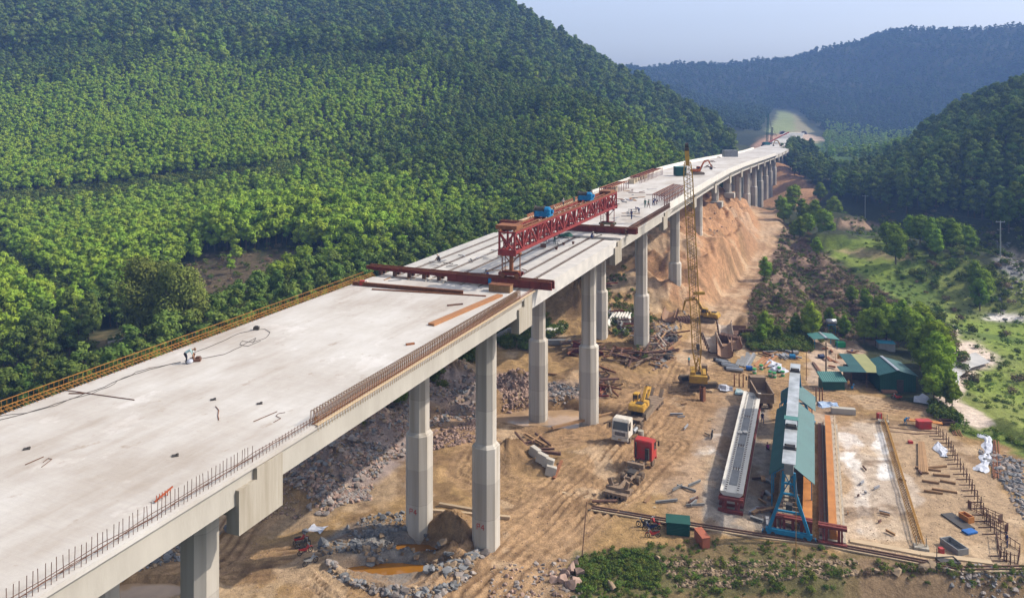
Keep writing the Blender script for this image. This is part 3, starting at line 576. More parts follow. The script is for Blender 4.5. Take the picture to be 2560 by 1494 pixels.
# piers
def octo(cx, cy, w_, ch, ang):
    h = w_ / 2; pts = [(h, -h + ch), (h, h - ch), (h - ch, h), (-h + ch, h), (-h, h - ch), (-h, -h + ch), (-h + ch, -h), (h - ch, -h)]
    c, s = math.cos(ang), math.sin(ang)
    return [(cx + c * x - s * y, cy + s * x + c * y) for x, y in pts]
def colmat():
    m = bpy.data.materials.new('pier_concrete'); m.use_nodes = True; t = m.node_tree; L = t.links.new; P = t.nodes['Principled BSDF']
    geo = t.nodes.new('ShaderNodeNewGeometry'); sep = t.nodes.new('ShaderNodeSeparateXYZ'); L(geo.outputs['Position'], sep.inputs[0])
    mp = t.nodes.new('ShaderNodeMapping'); mp.inputs['Scale'].default_value = (1.3, 1.3, 0.06); L(geo.outputs['Position'], mp.inputs[0])
    n = t.nodes.new('ShaderNodeTexNoise'); n.inputs['Scale'].default_value = 1.0; n.inputs['Detail'].default_value = 6; L(mp.outputs[0], n.inputs['Vector'])
    r = t.nodes.new('ShaderNodeValToRGB'); e = r.color_ramp.elements; e[0].position = 0.3; e[1].position = 0.62; e[0].color = (0.31, 0.275, 0.225, 1); e[1].color = (0.43, 0.40, 0.36, 1); L(n.outputs[0], r.inputs[0])
    # casting lifts: every lift a shade of its own, a thin joint between
    dv = t.nodes.new('ShaderNodeMath'); dv.operation = 'DIVIDE'; dv.inputs[1].default_value = 3.9; L(sep.outputs[2], dv.inputs[0])
    fl = t.nodes.new('ShaderNodeMath'); fl.operation = 'FLOOR'; L(dv.outputs[0], fl.inputs[0])
    wn = t.nodes.new('ShaderNodeTexWhiteNoise'); wn.noise_dimensions = '1D'; L(fl.outputs[0], wn.inputs['W'])
    fr = t.nodes.new('ShaderNodeMath'); fr.operation = 'FRACT'; L(dv.outputs[0], fr.inputs[0])
    jt = t.nodes.new('ShaderNodeMapRange'); jt.inputs[1].default_value = 0.0; jt.inputs[2].default_value = 0.022; jt.inputs[3].default_value = 0.72; jt.inputs[4].default_value = 1.0; L(fr.outputs[0], jt.inputs[0])
    mr = t.nodes.new('ShaderNodeMapRange'); mr.inputs[3].default_value = 0.86; mr.inputs[4].default_value = 1.08; L(wn.outputs[0], mr.inputs[0])
    mm = t.nodes.new('ShaderNodeMath'); mm.operation = 'MULTIPLY'; L(mr.outputs[0], mm.inputs[0]); L(jt.outputs[0], mm.inputs[1])
    sc = t.nodes.new('ShaderNodeVectorMath'); sc.operation = 'SCALE'; L(r.outputs[0], sc.inputs[0]); L(mm.outputs[0], sc.inputs['Scale'])
    L(sc.outputs[0], P.inputs['Base Color']); P.inputs['Roughness'].default_value = 0.85
    return m
M_col = colmat()
def cap_poly(): return None
for i, s in enumerate(BENTS):
    zt = deckz(s); c = MB()
    # crossbeam under the girders with a cheek panel at each end
    def q(ds, t, z): return bp(s + ds, t, zt + z)
    def boxs(s0, s1, t0, t1, z0, z1):
        vs = [q(a, b2, k) for a in (s0, s1) for b2 in (t0, t1) for k in (z0, z1)]
        c.add(vs, [(0, 1, 3, 2), (4, 6, 7, 5), (0, 4, 5, 1), (2, 3, 7, 6), (0, 2, 6, 4), (1, 5, 7, 3)])
    boxs(-1.0, 1.0, 0.95, WD - 0.95, -3.15, -1.895)
    boxs(-0.55, 0.55, 0.95, WD - 0.95, -1.89, -0.40)
    z_top = -0.345 if (i != 2) else -0.1
    c.add([q(-0.55, 0.0, z_top), q(3.3, 0.0, z_top), q(3.3, 0.0, -3.0), q(-1.9, 0.0, -4.1), q(-1.9, 0.0, -0.95), q(-0.55, 0.0, -0.95),
           q(-0.55, 0.9, z_top), q(3.3, 0.9, z_top), q(3.3, 0.9, -3.0), q(-1.9, 0.9, -4.1), q(-1.9, 0.9, -0.95), q(-0.55, 0.9, -0.95)] if False else
          [q(-0.4, -0.06, z_top), q(1.9, -0.06, z_top), q(1.9, -0.06, -3.55), q(-1.9, -0.06, -3.55), q(-1.9, -0.06, -1.0), q(-0.4, -0.06, -1.0),
           q(-0.4, 0.85, z_top), q(1.9, 0.85, z_top), q(1.9, 0.85, -3.55), q(-1.9, 0.85, -3.55), q(-1.9, 0.85, -1.0), q(-0.4, 0.85, -1.0)],
          [(0, 1, 2, 3, 4, 5), (11, 10, 9, 8, 7, 6)] + [(k, k + 6, (k + 1) % 6 + 6, (k + 1) % 6) for k in range(6)])
    boxs(-1.9, 1.9, WD - 0.85, WD + 0.05, -3.5, -1.0)
    pier = c.build('pier', M_conc_d, bridge)
    if i in (1, 2, 3, 4, 5): pass
    for t in (4.65, 13.0):
        p = bp(s, t); g = gz(p.x, p.y); k = MB()
        zc = 11.6
        if g > zc - 2: k.vprism(octo(p.x, p.y, 2.05, 0.5, BH), g - 1.5, zt - 3.16)
        else:
            k.vprism(octo(p.x, p.y, 2.75, 0.68, BH), g - 2.5, zc); k.vprism(octo(p.x, p.y, 2.75, 0.68, BH), zc, zc + 0.35, poly2=octo(p.x, p.y, 2.15, 0.55, BH)); k.vprism(octo(p.x, p.y, 2.05, 0.5, BH), zc + 0.355, zt - 3.16)
        k.build('column', M_col, pier)
        if i in (7, 8) and t < 5:
            f = MB(); f.box((p.x + 0.4, p.y - 0.6, g - 0.35), (3.4, 3.4, 1.7), BH); f.build('footing', M_conc, pier)
# painted pier number on the faces towards the camera
for t in (4.65, 13.0):
    for zz_, k_ in ((2.9, .3),):
        nrm = Vector((-BU[0], -BU[1], 0)); lat = Vector((BU[1], -BU[0], 0)); c0 = bp(93.0, t) + nrm * 1.385; b = MB()
        def lp(x, z): return c0 + lat * (x - .45) + Vector((0, 0, zz_ + z))
        for a, c in (((0, 0), (0, .6)), ((0, .6), (.3, .6)), ((.3, .6), (.3, .3)), ((.3, .3), (0, .3)), ((.75, 0), (.75, .6)), ((.75, .6), (.5, .22)), ((.5, .22), (.88, .22))): b.bar(lp(*a), lp(*c), .07, .03, up=tuple(nrm))
        o = b.build('painted_number', M_red, [q for q in bpy.data.objects if q.name.startswith('column')][0] if False else bridge); o['label'] = 'red painted P4 near the foot of a near pier'
# barriers
for (a, b_, t0, sg) in [(171, 447, 0.0, 1), (186, 540, WD, -1)]:
    pr = [(t0 - sg * 0.03, -0.36), (t0 - sg * 0.03, 1.05), (t0 + sg * 0.22, 1.05), (t0 + sg * 0.30, 0.45), (t0 + sg * 0.50, 0.15), (t0 + sg * 0.50, 0.012), (t0 + sg * 0.02, 0.012), (t0 + sg * 0.02, -0.36)]
    s = a
    while s < b_ - 1:
        e = min(b_, s + 40); swept('barrier', pr, s + 0.02, e, 6, M_barrier, bridge); s = e
# brackets and catch scaffold under the finished edge
b = MB()
for k in range(200):
    s = 172 + k * 1.35; z = deckz(s)
    b.bar(bp(s, -0.02, z - 0.4), bp(s, -0.55, z - 0.4), 0.06); b.bar(bp(s, -0.5, z - 0.4), bp(s, 0.1, z - 1.3), 0.06)
tag(b.build('edge_brackets', M_grey, bridge, fix=False), 'row of small grey steel brackets below the finished deck edge', kind='stuff')
# edge reinforcement
for k in range(100):
    b = MB(); s = 21.5 + k * 0.29; t = 0.22 + 0.03 * (k % 3); h = 0.95 + 0.12 * rnd.random() if k > 2 else .6
    b.cyl(bp(s, t, DZ - 0.05), bp(s + 0.03 * rnd.uniform(-1, 1), t + 0.05 * rnd.uniform(-1, 1), DZ + h), 0.017, n=5)
    if k % 2: b.cyl(bp(s, t, DZ + 0.25), bp(s + 0.02, t + 0.28, DZ + 0.1), 0.015, n=5)
    b.build('starter_bar', M_dkrebar, bridge, fix=False)
b = MB()
for k in range(70):
    s = 50.6 + k * 0.07 if k < 0 else -2 + k * 0.33
    if s < 21.2: b.cyl(bp(s, 0.25, DZ - 0.05), bp(s, 0.25, DZ + 1.0), 0.017, n=4)
for k in range(60):
    s = 50.6 - 0.3 + 0.0 + k * 0.3; 
    if s < 56.5: b.cyl(bp(s, 0.25, DZ - 0.05), bp(s, 0.3, DZ + 0.5), 0.017, n=4)
for t, z in ((0.25, 0.28), (0.32, 0.40), (0.2, 0.33)):
    pts = [bp(s, t + 0.03 * math.sin(s), DZ + z + 0.05 * math.sin(s * 1.7 + t * 30)) for s in np.arange(-2, 57, 1.5)]; b.path(pts, 0.02, 4)
b.build('edge_rebar', M_dkrebar, bridge, fix=False)
for i, (m_, off) in enumerate(((M_rust, 0.0), (M_yrebar, 0.13), (M_dkrebar, 0.06))):
    b = MB()
    for k in range(125):
        s = 56 + off + k * 0.31
        if s > 92: break
        a0, a1, a2, a3 = bp(s, 0.12, DZ - 0.25), bp(s, 0.14, DZ + 0.92), bp(s, 0.42, DZ + 0.92), bp(s, 0.5, DZ - 0.02)
        b.cyl(a0, a1, 0.011, n=4); b.cyl(a1, a2, 0.011, n=4); b.cyl(a2, a3, 0.011, n=4)
        if i == 1: b.cyl(bp(s, -0.04, DZ + 0.1), bp(s + .02, -0.06, DZ - 0.42), 0.014, n=4)
    for z in (0.15, 0.45, 0.75):
        if i != 1: b.path([bp(56, 0.13, DZ + z), bp(92, 0.13, DZ + z)], 0.018, 4)
    if i == 0:
        for z, t in ((0.05, 0.2), (0.3, 0.15), (0.02, 0.35)): b.path([bp(56, t, DZ + z), bp(75, t - 0.1, DZ + z + 0.05), bp(96, t, DZ + z)], 0.03, 4)
    tag(b.build('stirrup_cage', m_, bridge, fix=False), 'dense row of bent stirrups along the slab edge', kind='stuff')
b = MB(); b.bar(bp(56, -0.03, DZ + 0.015), bp(96, -0.03, DZ + 0.015), 0.22, 0.07); b.build('edge_board', M_woodl, bridge)
# formwork of the second poured section edge (brown shutters at the right edge, left edge shutters)
for s in np.arange(136, 171, 5.0):
    b = MB(); b.bar(bp(s, 0.10, DZ + 0.5), bp(s + 4.9, 0.10, DZ + 0.5), 0.08, 0.95)
    for j in range(6): b.bar(bp(s + 0.3 + j * 0.85, -0.03, DZ + 0.02), bp(s + 0.3 + j * 0.85, -0.03, DZ + 1.05), 0.09, 0.09)
    for z in (0.25, 0.8): b.bar(bp(s, -0.1, DZ + z), bp(s + 4.9, -0.1, DZ + z), 0.07, 0.12)
    b.build('edge_shutter', M_rustd, bridge)
for s in np.arange(146, 186, 5.0):
    b = MB(); b.bar(bp(s, WD - 0.1, DZ + 0.45), bp(s + 4.9, WD - 0.1, DZ + 0.45), 0.06, 0.85)
    for j in range(5): b.bar(bp(s + 0.4 + j, WD - 0.2, DZ + 0.85), bp(s + 0.4 + j, WD - 0.9, DZ + 0.05), 0.07, 0.07)
    b.build('edge_shutter', M_rust, bridge)
swept('edge_beam', [(WD - 0.35, 0.01), (WD + 0.1, 0.01), (WD + 0.1, 0.32), (WD - 0.35, 0.32)], 133, 186, 20, M_woodl, bridge)
# left edge: leaning starter bars in a stuff row + orange catch rail
b = MB()
for k in range(420):
    s = 18 + k * 0.29
    if s > 96: break
    b.cyl(bp(s, WD - 0.15, DZ - 0.02), bp(s - 0.05, WD + 0.45, DZ + 0.30 + 0.1 * rnd.random()), 0.016, n=4)
    if k % 2: b.cyl(bp(s, WD - 0.25, DZ - 0.02), bp(s - 0.35, WD + 0.1, DZ + 0.42), 0.014, n=4)
tag(b.build('leaning_bars', M_orebar, bridge, fix=False), 'rusty bars leaning outward over the far deck edge', kind='stuff')
b = MB()
b.bar(bp(18, WD + 0.45, DZ + 0.30), bp(96, WD + 0.45, DZ + 0.30), 0.05, 0.05); b.bar(bp(18, WD + 0.25, DZ + 0.12), bp(96, WD + 0.25, DZ + 0.12), 0.04, 0.04)
b.build('edge_bar', M_orebar, bridge)
rail = empty('catch_rail', bp(60, WD + 1.6, DZ - 1), BH, 'orange steel handrail on posts hanging outside the far deck edge', 'railing')
def lb(s, dt, z): return (s - 60, dt - 1.6, z + 1)
b = MB(); b.bar(lb(18, 1.7, 0.25), lb(96, 1.7, 0.25), 0.045, 0.05); b.bar(lb(18, 1.0, -0.55), lb(96, 1.0, -0.55), 0.06, 0.04); b.build('rail_bar', M_orebar, rail)
b = MB()
for s in np.arange(20, 96, 2.4): b.bar(lb(s, 0.05, -0.6), lb(s, 1.7, -0.6), 0.06, 0.06)
for s in np.arange(19, 96, 0.4): b.bar(lb(s, 1.7, -0.6), lb(s, 1.7, 0.25), 0.022, 0.022)
b.build('posts', M_orebar, rail)
# ---------------------------------------------------------------- foliage meshes
M_leafA = leafmat('acacia_leaf', (0.17, 0.265, 0.026), (0.23, 0.325, 0.042), 0.15, 0.015)
M_leafB = leafmat('pine_leaf', (0.08, 0.13, 0.028), (0.13, 0.18, 0.036), 0.38, 0.02)
M_leafC = leafmat('scrub_leaf', (0.075, 0.115, 0.022), (0.13, 0.16, 0.035), 0.35, 0.03)
M_leafO = leafmat('olive_leaf', (0.11, 0.145, 0.03), (0.17, 0.20, 0.045), 0.2, 0.015)
M_leafF = leafmat('far_leaf', (0.045, 0.075, 0.03), (0.07, 0.10, 0.035), 0.3, 0.02)
M_leafG = leafmat('marsh_leaf', (0.13, 0.19, 0.03), (0.09, 0.14, 0.03), 0.3, 0.03)
M_leafD = leafmat('dry_leaf', (0.21, 0.155, 0.095), (0.14, 0.11, 0.065), 0.3, 0.03)
M_leafE = leafmat('grove_leaf', (0.11, 0.18, 0.018), (0.17, 0.24, 0.03), 0.25, 0.015)
_ico = {}
def ico(sub):
    if sub not in _ico:
        bm = bmesh.new(); bmesh.ops.create_icosphere(bm, subdivisions=sub, radius=1)
        _ico[sub] = ([v.co.copy() for v in bm.verts], [tuple(v.index for v in f.verts) for f in bm.faces]); bm.free()
    return _ico[sub]
def leaves(b, c, r, n, sz, rg, mi=0, squash=0.8):
    for _ in range(n):
        d = Vector((rg.gauss(0, 1), rg.gauss(0, 1), rg.gauss(0, 1) + 0.25)).normalized()
        p = Vector(c) + Vector((d.x, d.y, d.z * squash)) * r * rg.uniform(0.75, 1.12)
        nrm = (d + Vector((rg.uniform(-.7, .7), rg.uniform(-.7, .7), rg.uniform(-.3, .9)))).normalized()
        u = nrm.orthogonal().normalized(); u = Matrix.Rotation(rg.uniform(0, 6.28), 3, nrm) @ u; v = nrm.cross(u); a = sz * rg.uniform(0.6, 1.2)
        b.add([p - u * a, p - v * a * 0.55, p + u * a, p + v * a * 0.55], [(0, 1, 2, 3)], mi)
def crown_mesh(name, seed, h, rx, lobes, nleaf, sz, m, shape='round', core=1, base=0.32):
    rg = random.Random(seed); b = MB(); iv, if_ = ico(core)
    for k in range(lobes):
        if shape == 'round':
            a = rg.uniform(0, 6.28); q = rg.random() ** 0.5; zz = rg.uniform(0, 1)
            env = math.sin(math.pi * (0.18 + 0.72 * zz)) ; c = (rx * 0.68 * q * env * math.cos(a), rx * 0.68 * q * env * math.sin(a), h * (base + (1 - base) * 0.9 * zz)); r = rx * rg.uniform(0.30, 0.46)
        elif shape == 'pine':
            zz = (k + 0.5) / lobes; a = k * 2.4; env = (1 - zz) ** 0.6 * 0.8 + 0.12; q = 0.62
            c = (rx * q * env * math.cos(a), rx * q * env * math.sin(a), h * (base + (1 - base) * zz)); r = rx * (0.28 + 0.22 * (1 - zz))
        else:
            a = rg.uniform(0, 6.28); q = rg.random() ** 0.5; c = (rx * 0.7 * q * math.cos(a), rx * 0.7 * q * math.sin(a), h * rg.uniform(0.25, 0.75)); r = rx * rg.uniform(0.25, 0.5)
        o = rg.random() * 50
        if core: b.add([Vector(c) + Vector((v.x, v.y, v.z * 0.75)) * (r * 0.80 * (1 + 0.35 * mnoise.noise(v * 1.7 + Vector((o, 0, 0))))) for v in iv], if_)
        leaves(b, c, r, nleaf, sz, rg)
    me = bpy.data.meshes.new(name); me.from_pydata(b.v, [], b.f); me.materials.append(m); return me
def trunk_mesh(name, seed, h, r, top=0.75):
    rg = random.Random(seed); b = MB(); p = Vector((0, 0, -0.6)); q = Vector((rg.uniform(-.2, .2), rg.uniform(-.2, .2), h * 0.4)); e = Vector((rg.uniform(-.5, .5), rg.uniform(-.5, .5), h * top))
    b.cyl(p, q, r, r * 0.72, 7); b.cyl(q, e, r * 0.72, r * 0.22, 6)
    for k in range(5):
        a = rg.uniform(0, 6.28); s = q.lerp(e, rg.uniform(0, .8)); b.cyl(s, s + Vector((math.cos(a), math.sin(a), 0.8)) * h * 0.2, r * 0.34, r * 0.1, 5)
    me = bpy.data.meshes.new(name); me.from_pydata(b.v, [], b.f); me.materials.append(M_bark); return me
AC = [(crown_mesh('acacia_crown', 10 + k, 7.0, 2.3, 11, 42, 0.34, M_leafA), trunk_mesh('acacia_trunk', 20 + k, 7.0, 0.11)) for k in range(4)]
PN = [(crown_mesh('pine_crown', 30 + k, 8.5, 2.5, 12, 40, 0.36, M_leafB, 'pine' if k % 2 else 'round', base=0.25), trunk_mesh('pine_trunk', 40 + k, 8.5, 0.16)) for k in range(4)]
FAR = [crown_mesh('far_crown', 50 + k, 8.5, 4.2, 7, 12, 0.9, M_leafF, 'pine' if k % 2 else 'round', base=0.1) for k in range(3)]
BIG = [(crown_mesh('grove_crown', 60 + k, 10.0, 3.6, 26, 60, 0.30, M_leafE, base=0.28), trunk_mesh('grove_trunk', 70 + k, 10.0, 0.2)) for k in range(3)]
OLD = [(crown_mesh('old_crown', 160 + k, 16.0, 5.2, 46, 150, 0.30, M_leafO, core=0, base=0.22), trunk_mesh('old_trunk', 170 + k, 16.0, 0.3)) for k in range(2)]
SCR = [crown_mesh('scrub', 80 + k, 1.2, 1.0, 6, 30, 0.16, M_leafC, 'bush', core=0) for k in range(3)]
MAR = [crown_mesh('marsh_tuft', 85 + k, 0.8, 1.1, 6, 26, 0.14, M_leafG, 'bush', core=0) for k in range(2)]
DRY = [crown_mesh('dry_scrub', 90 + k, 1.0, 1.0, 6, 26, 0.15, M_leafD, 'bush', core=0) for k in range(2)]
def joined(cm, tm):
    "one mesh of crown and trunk for the wood that nobody could count"  # dark scrub added to stand in for the shade of these gaps
    bm = bmesh.new(); bm.from_mesh(cm); nf = len(bm.faces); bm.from_mesh(tm)
    bm.faces.ensure_lookup_table()
    for f in bm.faces[nf:]: f.material_index = 1
    me = bpy.data.meshes.new(cm.name + '_full'); bm.to_mesh(me); bm.free(); me.materials.append(cm.materials[0]); me.materials.append(M_bark); return me
def scatter(name, pts, meshes, label, cat):
    "one object that repeats the meshes on its own points; pts = rows of x,y,z,scale,rotation"
    pts = np.asarray(pts, float)
    if not len(pts): return None
    src = bpy.data.collections.new(name + '_source')
    for k, m in enumerate(meshes): src.objects.link(bpy.data.objects.new('%s_source_%d' % (name, k), m))
    me = bpy.data.meshes.new(name); me.vertices.add(len(pts)); me.vertices.foreach_set('co', pts[:, :3].ravel())
    for an, cdx in (('size', 3), ('turn', 4)): me.attributes.new(an, 'FLOAT', 'POINT').data.foreach_set('value', pts[:, cdx].copy())
    ob = bpy.data.objects.new(name, me); COL.objects.link(ob)
    g = bpy.data.node_groups.new(name, 'GeometryNodeTree'); g.interface.new_socket('Geometry', in_out='INPUT', socket_type='NodeSocketGeometry'); g.interface.new_socket('Geometry', in_out='OUTPUT', socket_type='NodeSocketGeometry')
    N = g.nodes.new; L = g.links.new; gi = N('NodeGroupInput'); go = N('NodeGroupOutput'); ip = N('GeometryNodeInstanceOnPoints'); ci = N('GeometryNodeCollectionInfo')
    ci.inputs['Collection'].default_value = src; ci.inputs['Separate Children'].default_value = True; ci.inputs['Reset Children'].default_value = True
    s = N('GeometryNodeInputNamedAttribute'); s.data_type = 'FLOAT'; s.inputs['Name'].default_value = 'size'
    t = N('GeometryNodeInputNamedAttribute'); t.data_type = 'FLOAT'; t.inputs['Name'].default_value = 'turn'
    cx = N('ShaderNodeCombineXYZ'); L(t.outputs['Attribute'], cx.inputs['Z'])
    ip.inputs['Pick Instance'].default_value = True
    L(gi.outputs[0], ip.inputs['Points']); L(ci.outputs[0], ip.inputs['Instance']); L(s.outputs['Attribute'], ip.inputs['Scale']); L(cx.outputs[0], ip.inputs['Rotation']); L(ip.outputs[0], go.inputs[0])
    md = ob.modifiers.new('scatter', 'NODES'); md.node_group = g
    return tag(ob, label, cat, kind='stuff')
# ---------------------------------------------------------------- woods
def grid_pts(x0, x1, y0, y1, step, jit=0.42):
    X, Y = np.meshgrid(np.arange(x0, x1, step), np.arange(y0, y1, step)); X = X.ravel(); Y = Y.ravel()
    return X + nr.uniform(-jit, jit, len(X)) * step, Y + nr.uniform(-jit, jit, len(X)) * step
def st(x, y): return (x - B0[0]) * BU[0] + y * BU[1], -(x - B0[0]) * BU[1] + y * BU[0]
LIGHT = [(-300,205),(0,200),(300,165),(480,125),(640,185),(900,190),(1050,200),(1120,240),(1120,330),(900,380),(820,420),(1250,500),(1400,380),(1290,330),(1330,290),(1560,320),(1680,370),(1700,420),(1500,520),(1200,600),(900,700),(500,700),(-300,1100)]
GAPP = [[(-160,505),(254,470),(431,443),(685,416),(770,396),(780,430),(690,462),(431,490),(254,518),(-160,560)], [(-160,560),(60,655),(130,712),(230,745),(240,795),(120,770),(40,715),(-160,640)]]
CLEAR = [(225,870),(240,830),(400,800),(420,700),(540,640),(720,625),(800,650),(790,730),(700,745),(560,800),(440,870),(300,940),(-200,1100),(-200,960),(100,930)]
def leftwood():
    out = []
    for y0, y1, step in ((125, 330, 2.75), (330, 480, 3.4), (480, 820, 6.6)):
        x, y = grid_pts(-520, 150, y0, y1, step); s, t = st(x, y)
        base = 27 + 9 * fbm(x, y, 20, 2, 6.0)
        k = (t > np.where(s > 190, 30, 34)) & (np.abs(x) / y < 0.74); x, y, t, s = x[k], y[k], t[k], s[k]
        z = height(x, y); px, py = proj(x, y, z)
        ok = (px > -160) & (py > -140)
        for g in GAPP: ok &= ~((polydist(px, py, g) > 3 * fbm(x, y, 12, 2, 2.2)) & (y < 400))
        dc = polydist(px, py, CLEAR); ok &= ~((dc > -4) & (y < 260) & (nr.rand(len(x)) < 0.97))
        lt = polydist(px, py, LIGHT) + 45 * fbm(x, y, 60, 4, 4.0) + 28 * nr.randn(len(x))
        out.append(np.c_[x, y, z, lt, px, py, np.full(len(x), step)][ok])
    return np.vstack(out)
W = leftwood()
size = 0.72 + 0.36 * nr.rand(len(W)); size *= np.where(W[:, 6] > 5, 2.0, np.where(W[:, 6] > 3.5, 1.2, 1.0))
size *= np.where((polydist(W[:, 4], W[:, 5], [(500,600),(640,560),(800,540),(1000,590),(960,640),(800,650),(560,660)]) > 0) & (W[:, 1] < 300), 1.4, 1.0)
turn = nr.rand(len(W)) * 6.28
vis = (W[:, 4] > -20) & (W[:, 4] < 2100) & (W[:, 5] > -20) & (W[:, 1] > 10)
S0, T0 = st(W[:, 0], W[:, 1])
score = size / W[:, 1] * vis * ((W[:, 5] < 1040 - 0.36 * W[:, 4] - 5)) 
order = np.argsort(-score)
ind = order[:240]; isind = np.zeros(len(W), bool); isind[ind] = True
lightm = W[:, 3] > 0
def tree(kind, meshes, k, loc, sc, rot, label, cat, group, cm=None):
    r = empty(kind, loc, rot, label, cat, group); r.scale = (sc, sc, sc)
    a = bpy.data.objects.new('crown', meshes[k][0]); a.parent = r; COL.objects.link(a)
    c = bpy.data.objects.new('trunk', meshes[k][1]); c.parent = r; COL.objects.link(c); return r
for i in ind:
    l = lightm[i]
    tree('acacia_tree' if l else 'pine_tree', AC if l else PN, int(i) % 4, W[i, :3], size[i] * 1.05, turn[i],
         'young green acacia in the front rows of the plantation behind the bridge' if l else 'darker broad crowned tree in the front rows of the hillside wood', 'tree', 'front row plantation trees' if l else 'front row hillside trees')
rest = ~isind
fp = lambda m: np.c_[W[m, 0], W[m, 1], W[m, 2], size[m], turn[m]]
JA = [joined(*q) for q in AC]; JP = [joined(*q) for q in PN]
scatter('acacia_forest', fp(rest & lightm), JA, 'bright green acacia plantation covering the lower hillside on the left', 'forest')
scatter('pine_forest', fp(rest & ~lightm), JP, 'dark mixed pine wood covering the upper left hillside up to the ridge', 'forest')
# right hill
x, y = grid_pts(130, 520, 235, 620, 4.6); z = height(x, y); px, py = proj(x, y, z)
edge = np.interp(px, [1900, 2080, 2110, 2300, 2450, 2560, 2700], [700, 505, 500, 545, 560, 600, 600]); ok = (py < edge) & (px > 2085) & ~((px < 2300) & (y > 455)) & ~((px < 2140) & (y > 430)) & (px < 2720) & (z > 0) & (y > 250 + (px - 2560) * -0.1) & ~((px < 2115) & (y > 470))
sz = (1.1 + 0.5 * nr.rand(len(x))); 
scatter('hill_forest', np.c_[x, y, z, sz, nr.rand(len(x)) * 6.28][ok], JP, 'dark green wood covering the hill on the right of the valley', 'forest')
# valley woods beyond the bridge
x, y = grid_pts(120, 480, 440, 1000, 7); z = height(x, y); px, py = proj(x, y, z); s, t = st(x, y)
ok = (t < -14) & (px > 1960) & (px < 2500) & (fbm(x, y, 30, 2, 9.0) > -0.45) & ~((py > 395) & (px > 1990) & (px < 2040) & (y < 480))
a_ = ok & (y > 620) | (ok & (x > 230)); b_ = ok & ~a_
scatter('valley_plantation', np.c_[x, y, z, 1.0 + 0.5 * nr.rand(len(x)), nr.rand(len(x)) * 6][a_], [JA[0], JA[1]], 'pale green plantation on the valley floor beyond the viaduct', 'forest')
x2, y2 = grid_pts(140, 215, 395, 560, 5.0); z2 = height(x2, y2); px2, py2 = proj(x2, y2, z2); s2, t2 = st(x2, y2)
ok2 = polydist(px2, py2, [(1962,396),(2000,378),(2060,420),(2078,455),(2045,470),(1990,436)]) > -4
scatter('valley_trees', np.c_[x2, y2, z2, 1.1 + 0.5 * nr.rand(len(x2)), nr.rand(len(x2)) * 6][ok2], JP, 'dark trees beside the orange slope under the far piers', 'forest')
# mountains
pts = []
for y0, y1, step in ((820, 1250, 8.5), (1250, 1850, 10.5)):
    x, y = grid_pts(-200, 1400, y0, y1, step); z = height(x, y); px, py = proj(x, y, z)
    ok = (px > 1350) & (px < 2640) & (polydist(px, py, [(1880,360),(1935,275),(1990,280),(2100,360)]) < -4)
    pts.append(np.c_[x, y, z, 0.75 + 0.55 * nr.rand(len(x)), nr.rand(len(x)) * 6][ok])
scatter('mountain_forest', np.vstack(pts), FAR, 'hazy blue forest covering the far mountains', 'forest')
# haze
hz = MB(); hz.box((500, 1600, 190), (7000, 4400, 520)); ho = hz.build('haze', [], None) if False else None
me = bpy.data.meshes.new('haze'); me.from_pydata([(a, b2, c) for a in (-1300, 1900) for b2 in (-280, 2150) for c in (-90, 330)], [], [(0, 1, 3, 2), (4, 6, 7, 5), (0, 4, 5, 1), (2, 3, 7, 6), (0, 2, 6, 4), (1, 5, 7, 3)])
bm = bmesh.new(); bm.from_mesh(me); bmesh.ops.recalc_face_normals(bm, faces=bm.faces); bm.to_mesh(me); bm.free()
ho = bpy.data.objects.new('haze', me); COL.objects.link(ho); tag(ho, kind='stuff')
hm = bpy.data.materials.new('haze'); hm.use_nodes = True; t = hm.node_tree; t.nodes.remove(t.nodes['Principled BSDF'])
pv = t.nodes.new('ShaderNodeVolumePrincipled'); pv.inputs['Density'].default_value = HAZE; pv.inputs['Color'].default_value = HAZEC; pv.inputs['Anisotropy'].default_value = 0.0
t.links.new(pv.outputs[0], t.nodes['Material Output'].inputs['Volume']); me.materials.append(hm)
# ---------------------------------------------------------------- builders of things
def at(px, py, dz=0.0):
    x, y, z = gun(px, py); return Vector((x, y, z + dz))
def ond(px, py, z=DZ): x, y = un(px, py, z); return Vector((x, y, z))
def head(a, b): return math.atan2(b[1] - a[1], b[0] - a[0])
def wheel(parent, c, r, w_, m=None, twin=False):
    b = MB(); x, y, z = c; m = m or M_mudwheel
    prof = [(r * 0.62, w_ / 2), (r * 0.93, w_ / 2), (r, w_ * 0.32), (r, -w_ * 0.32), (r * 0.93, -w_ / 2), (r * 0.62, -w_ / 2)]
    n = 18; vs = []; fs = []
    for k in range(n):
        a = 2 * math.pi * k / n
        for q, yy in prof: vs.append((x + q * math.cos(a), y + yy, z + q * math.sin(a)))
    L_ = len(prof)
    for k in range(n):
        for j in range(L_ - 1): fs.append((k * L_ + j, ((k + 1) % n) * L_ + j, ((k + 1) % n) * L_ + j + 1, k * L_ + j + 1))
    b.add(vs, fs)
    o = b.build('wheel', m, parent)
    h = MB(); h.cyl((x, y - w_ * 0.36, z), (x, y + w_ * 0.36, z), r * 0.62, n=14); h.cyl((x, y - w_ * 0.5, z), (x, y + w_ * 0.5, z), r * 0.22, n=8); h.build('rim', M_muddy, o)
    return o
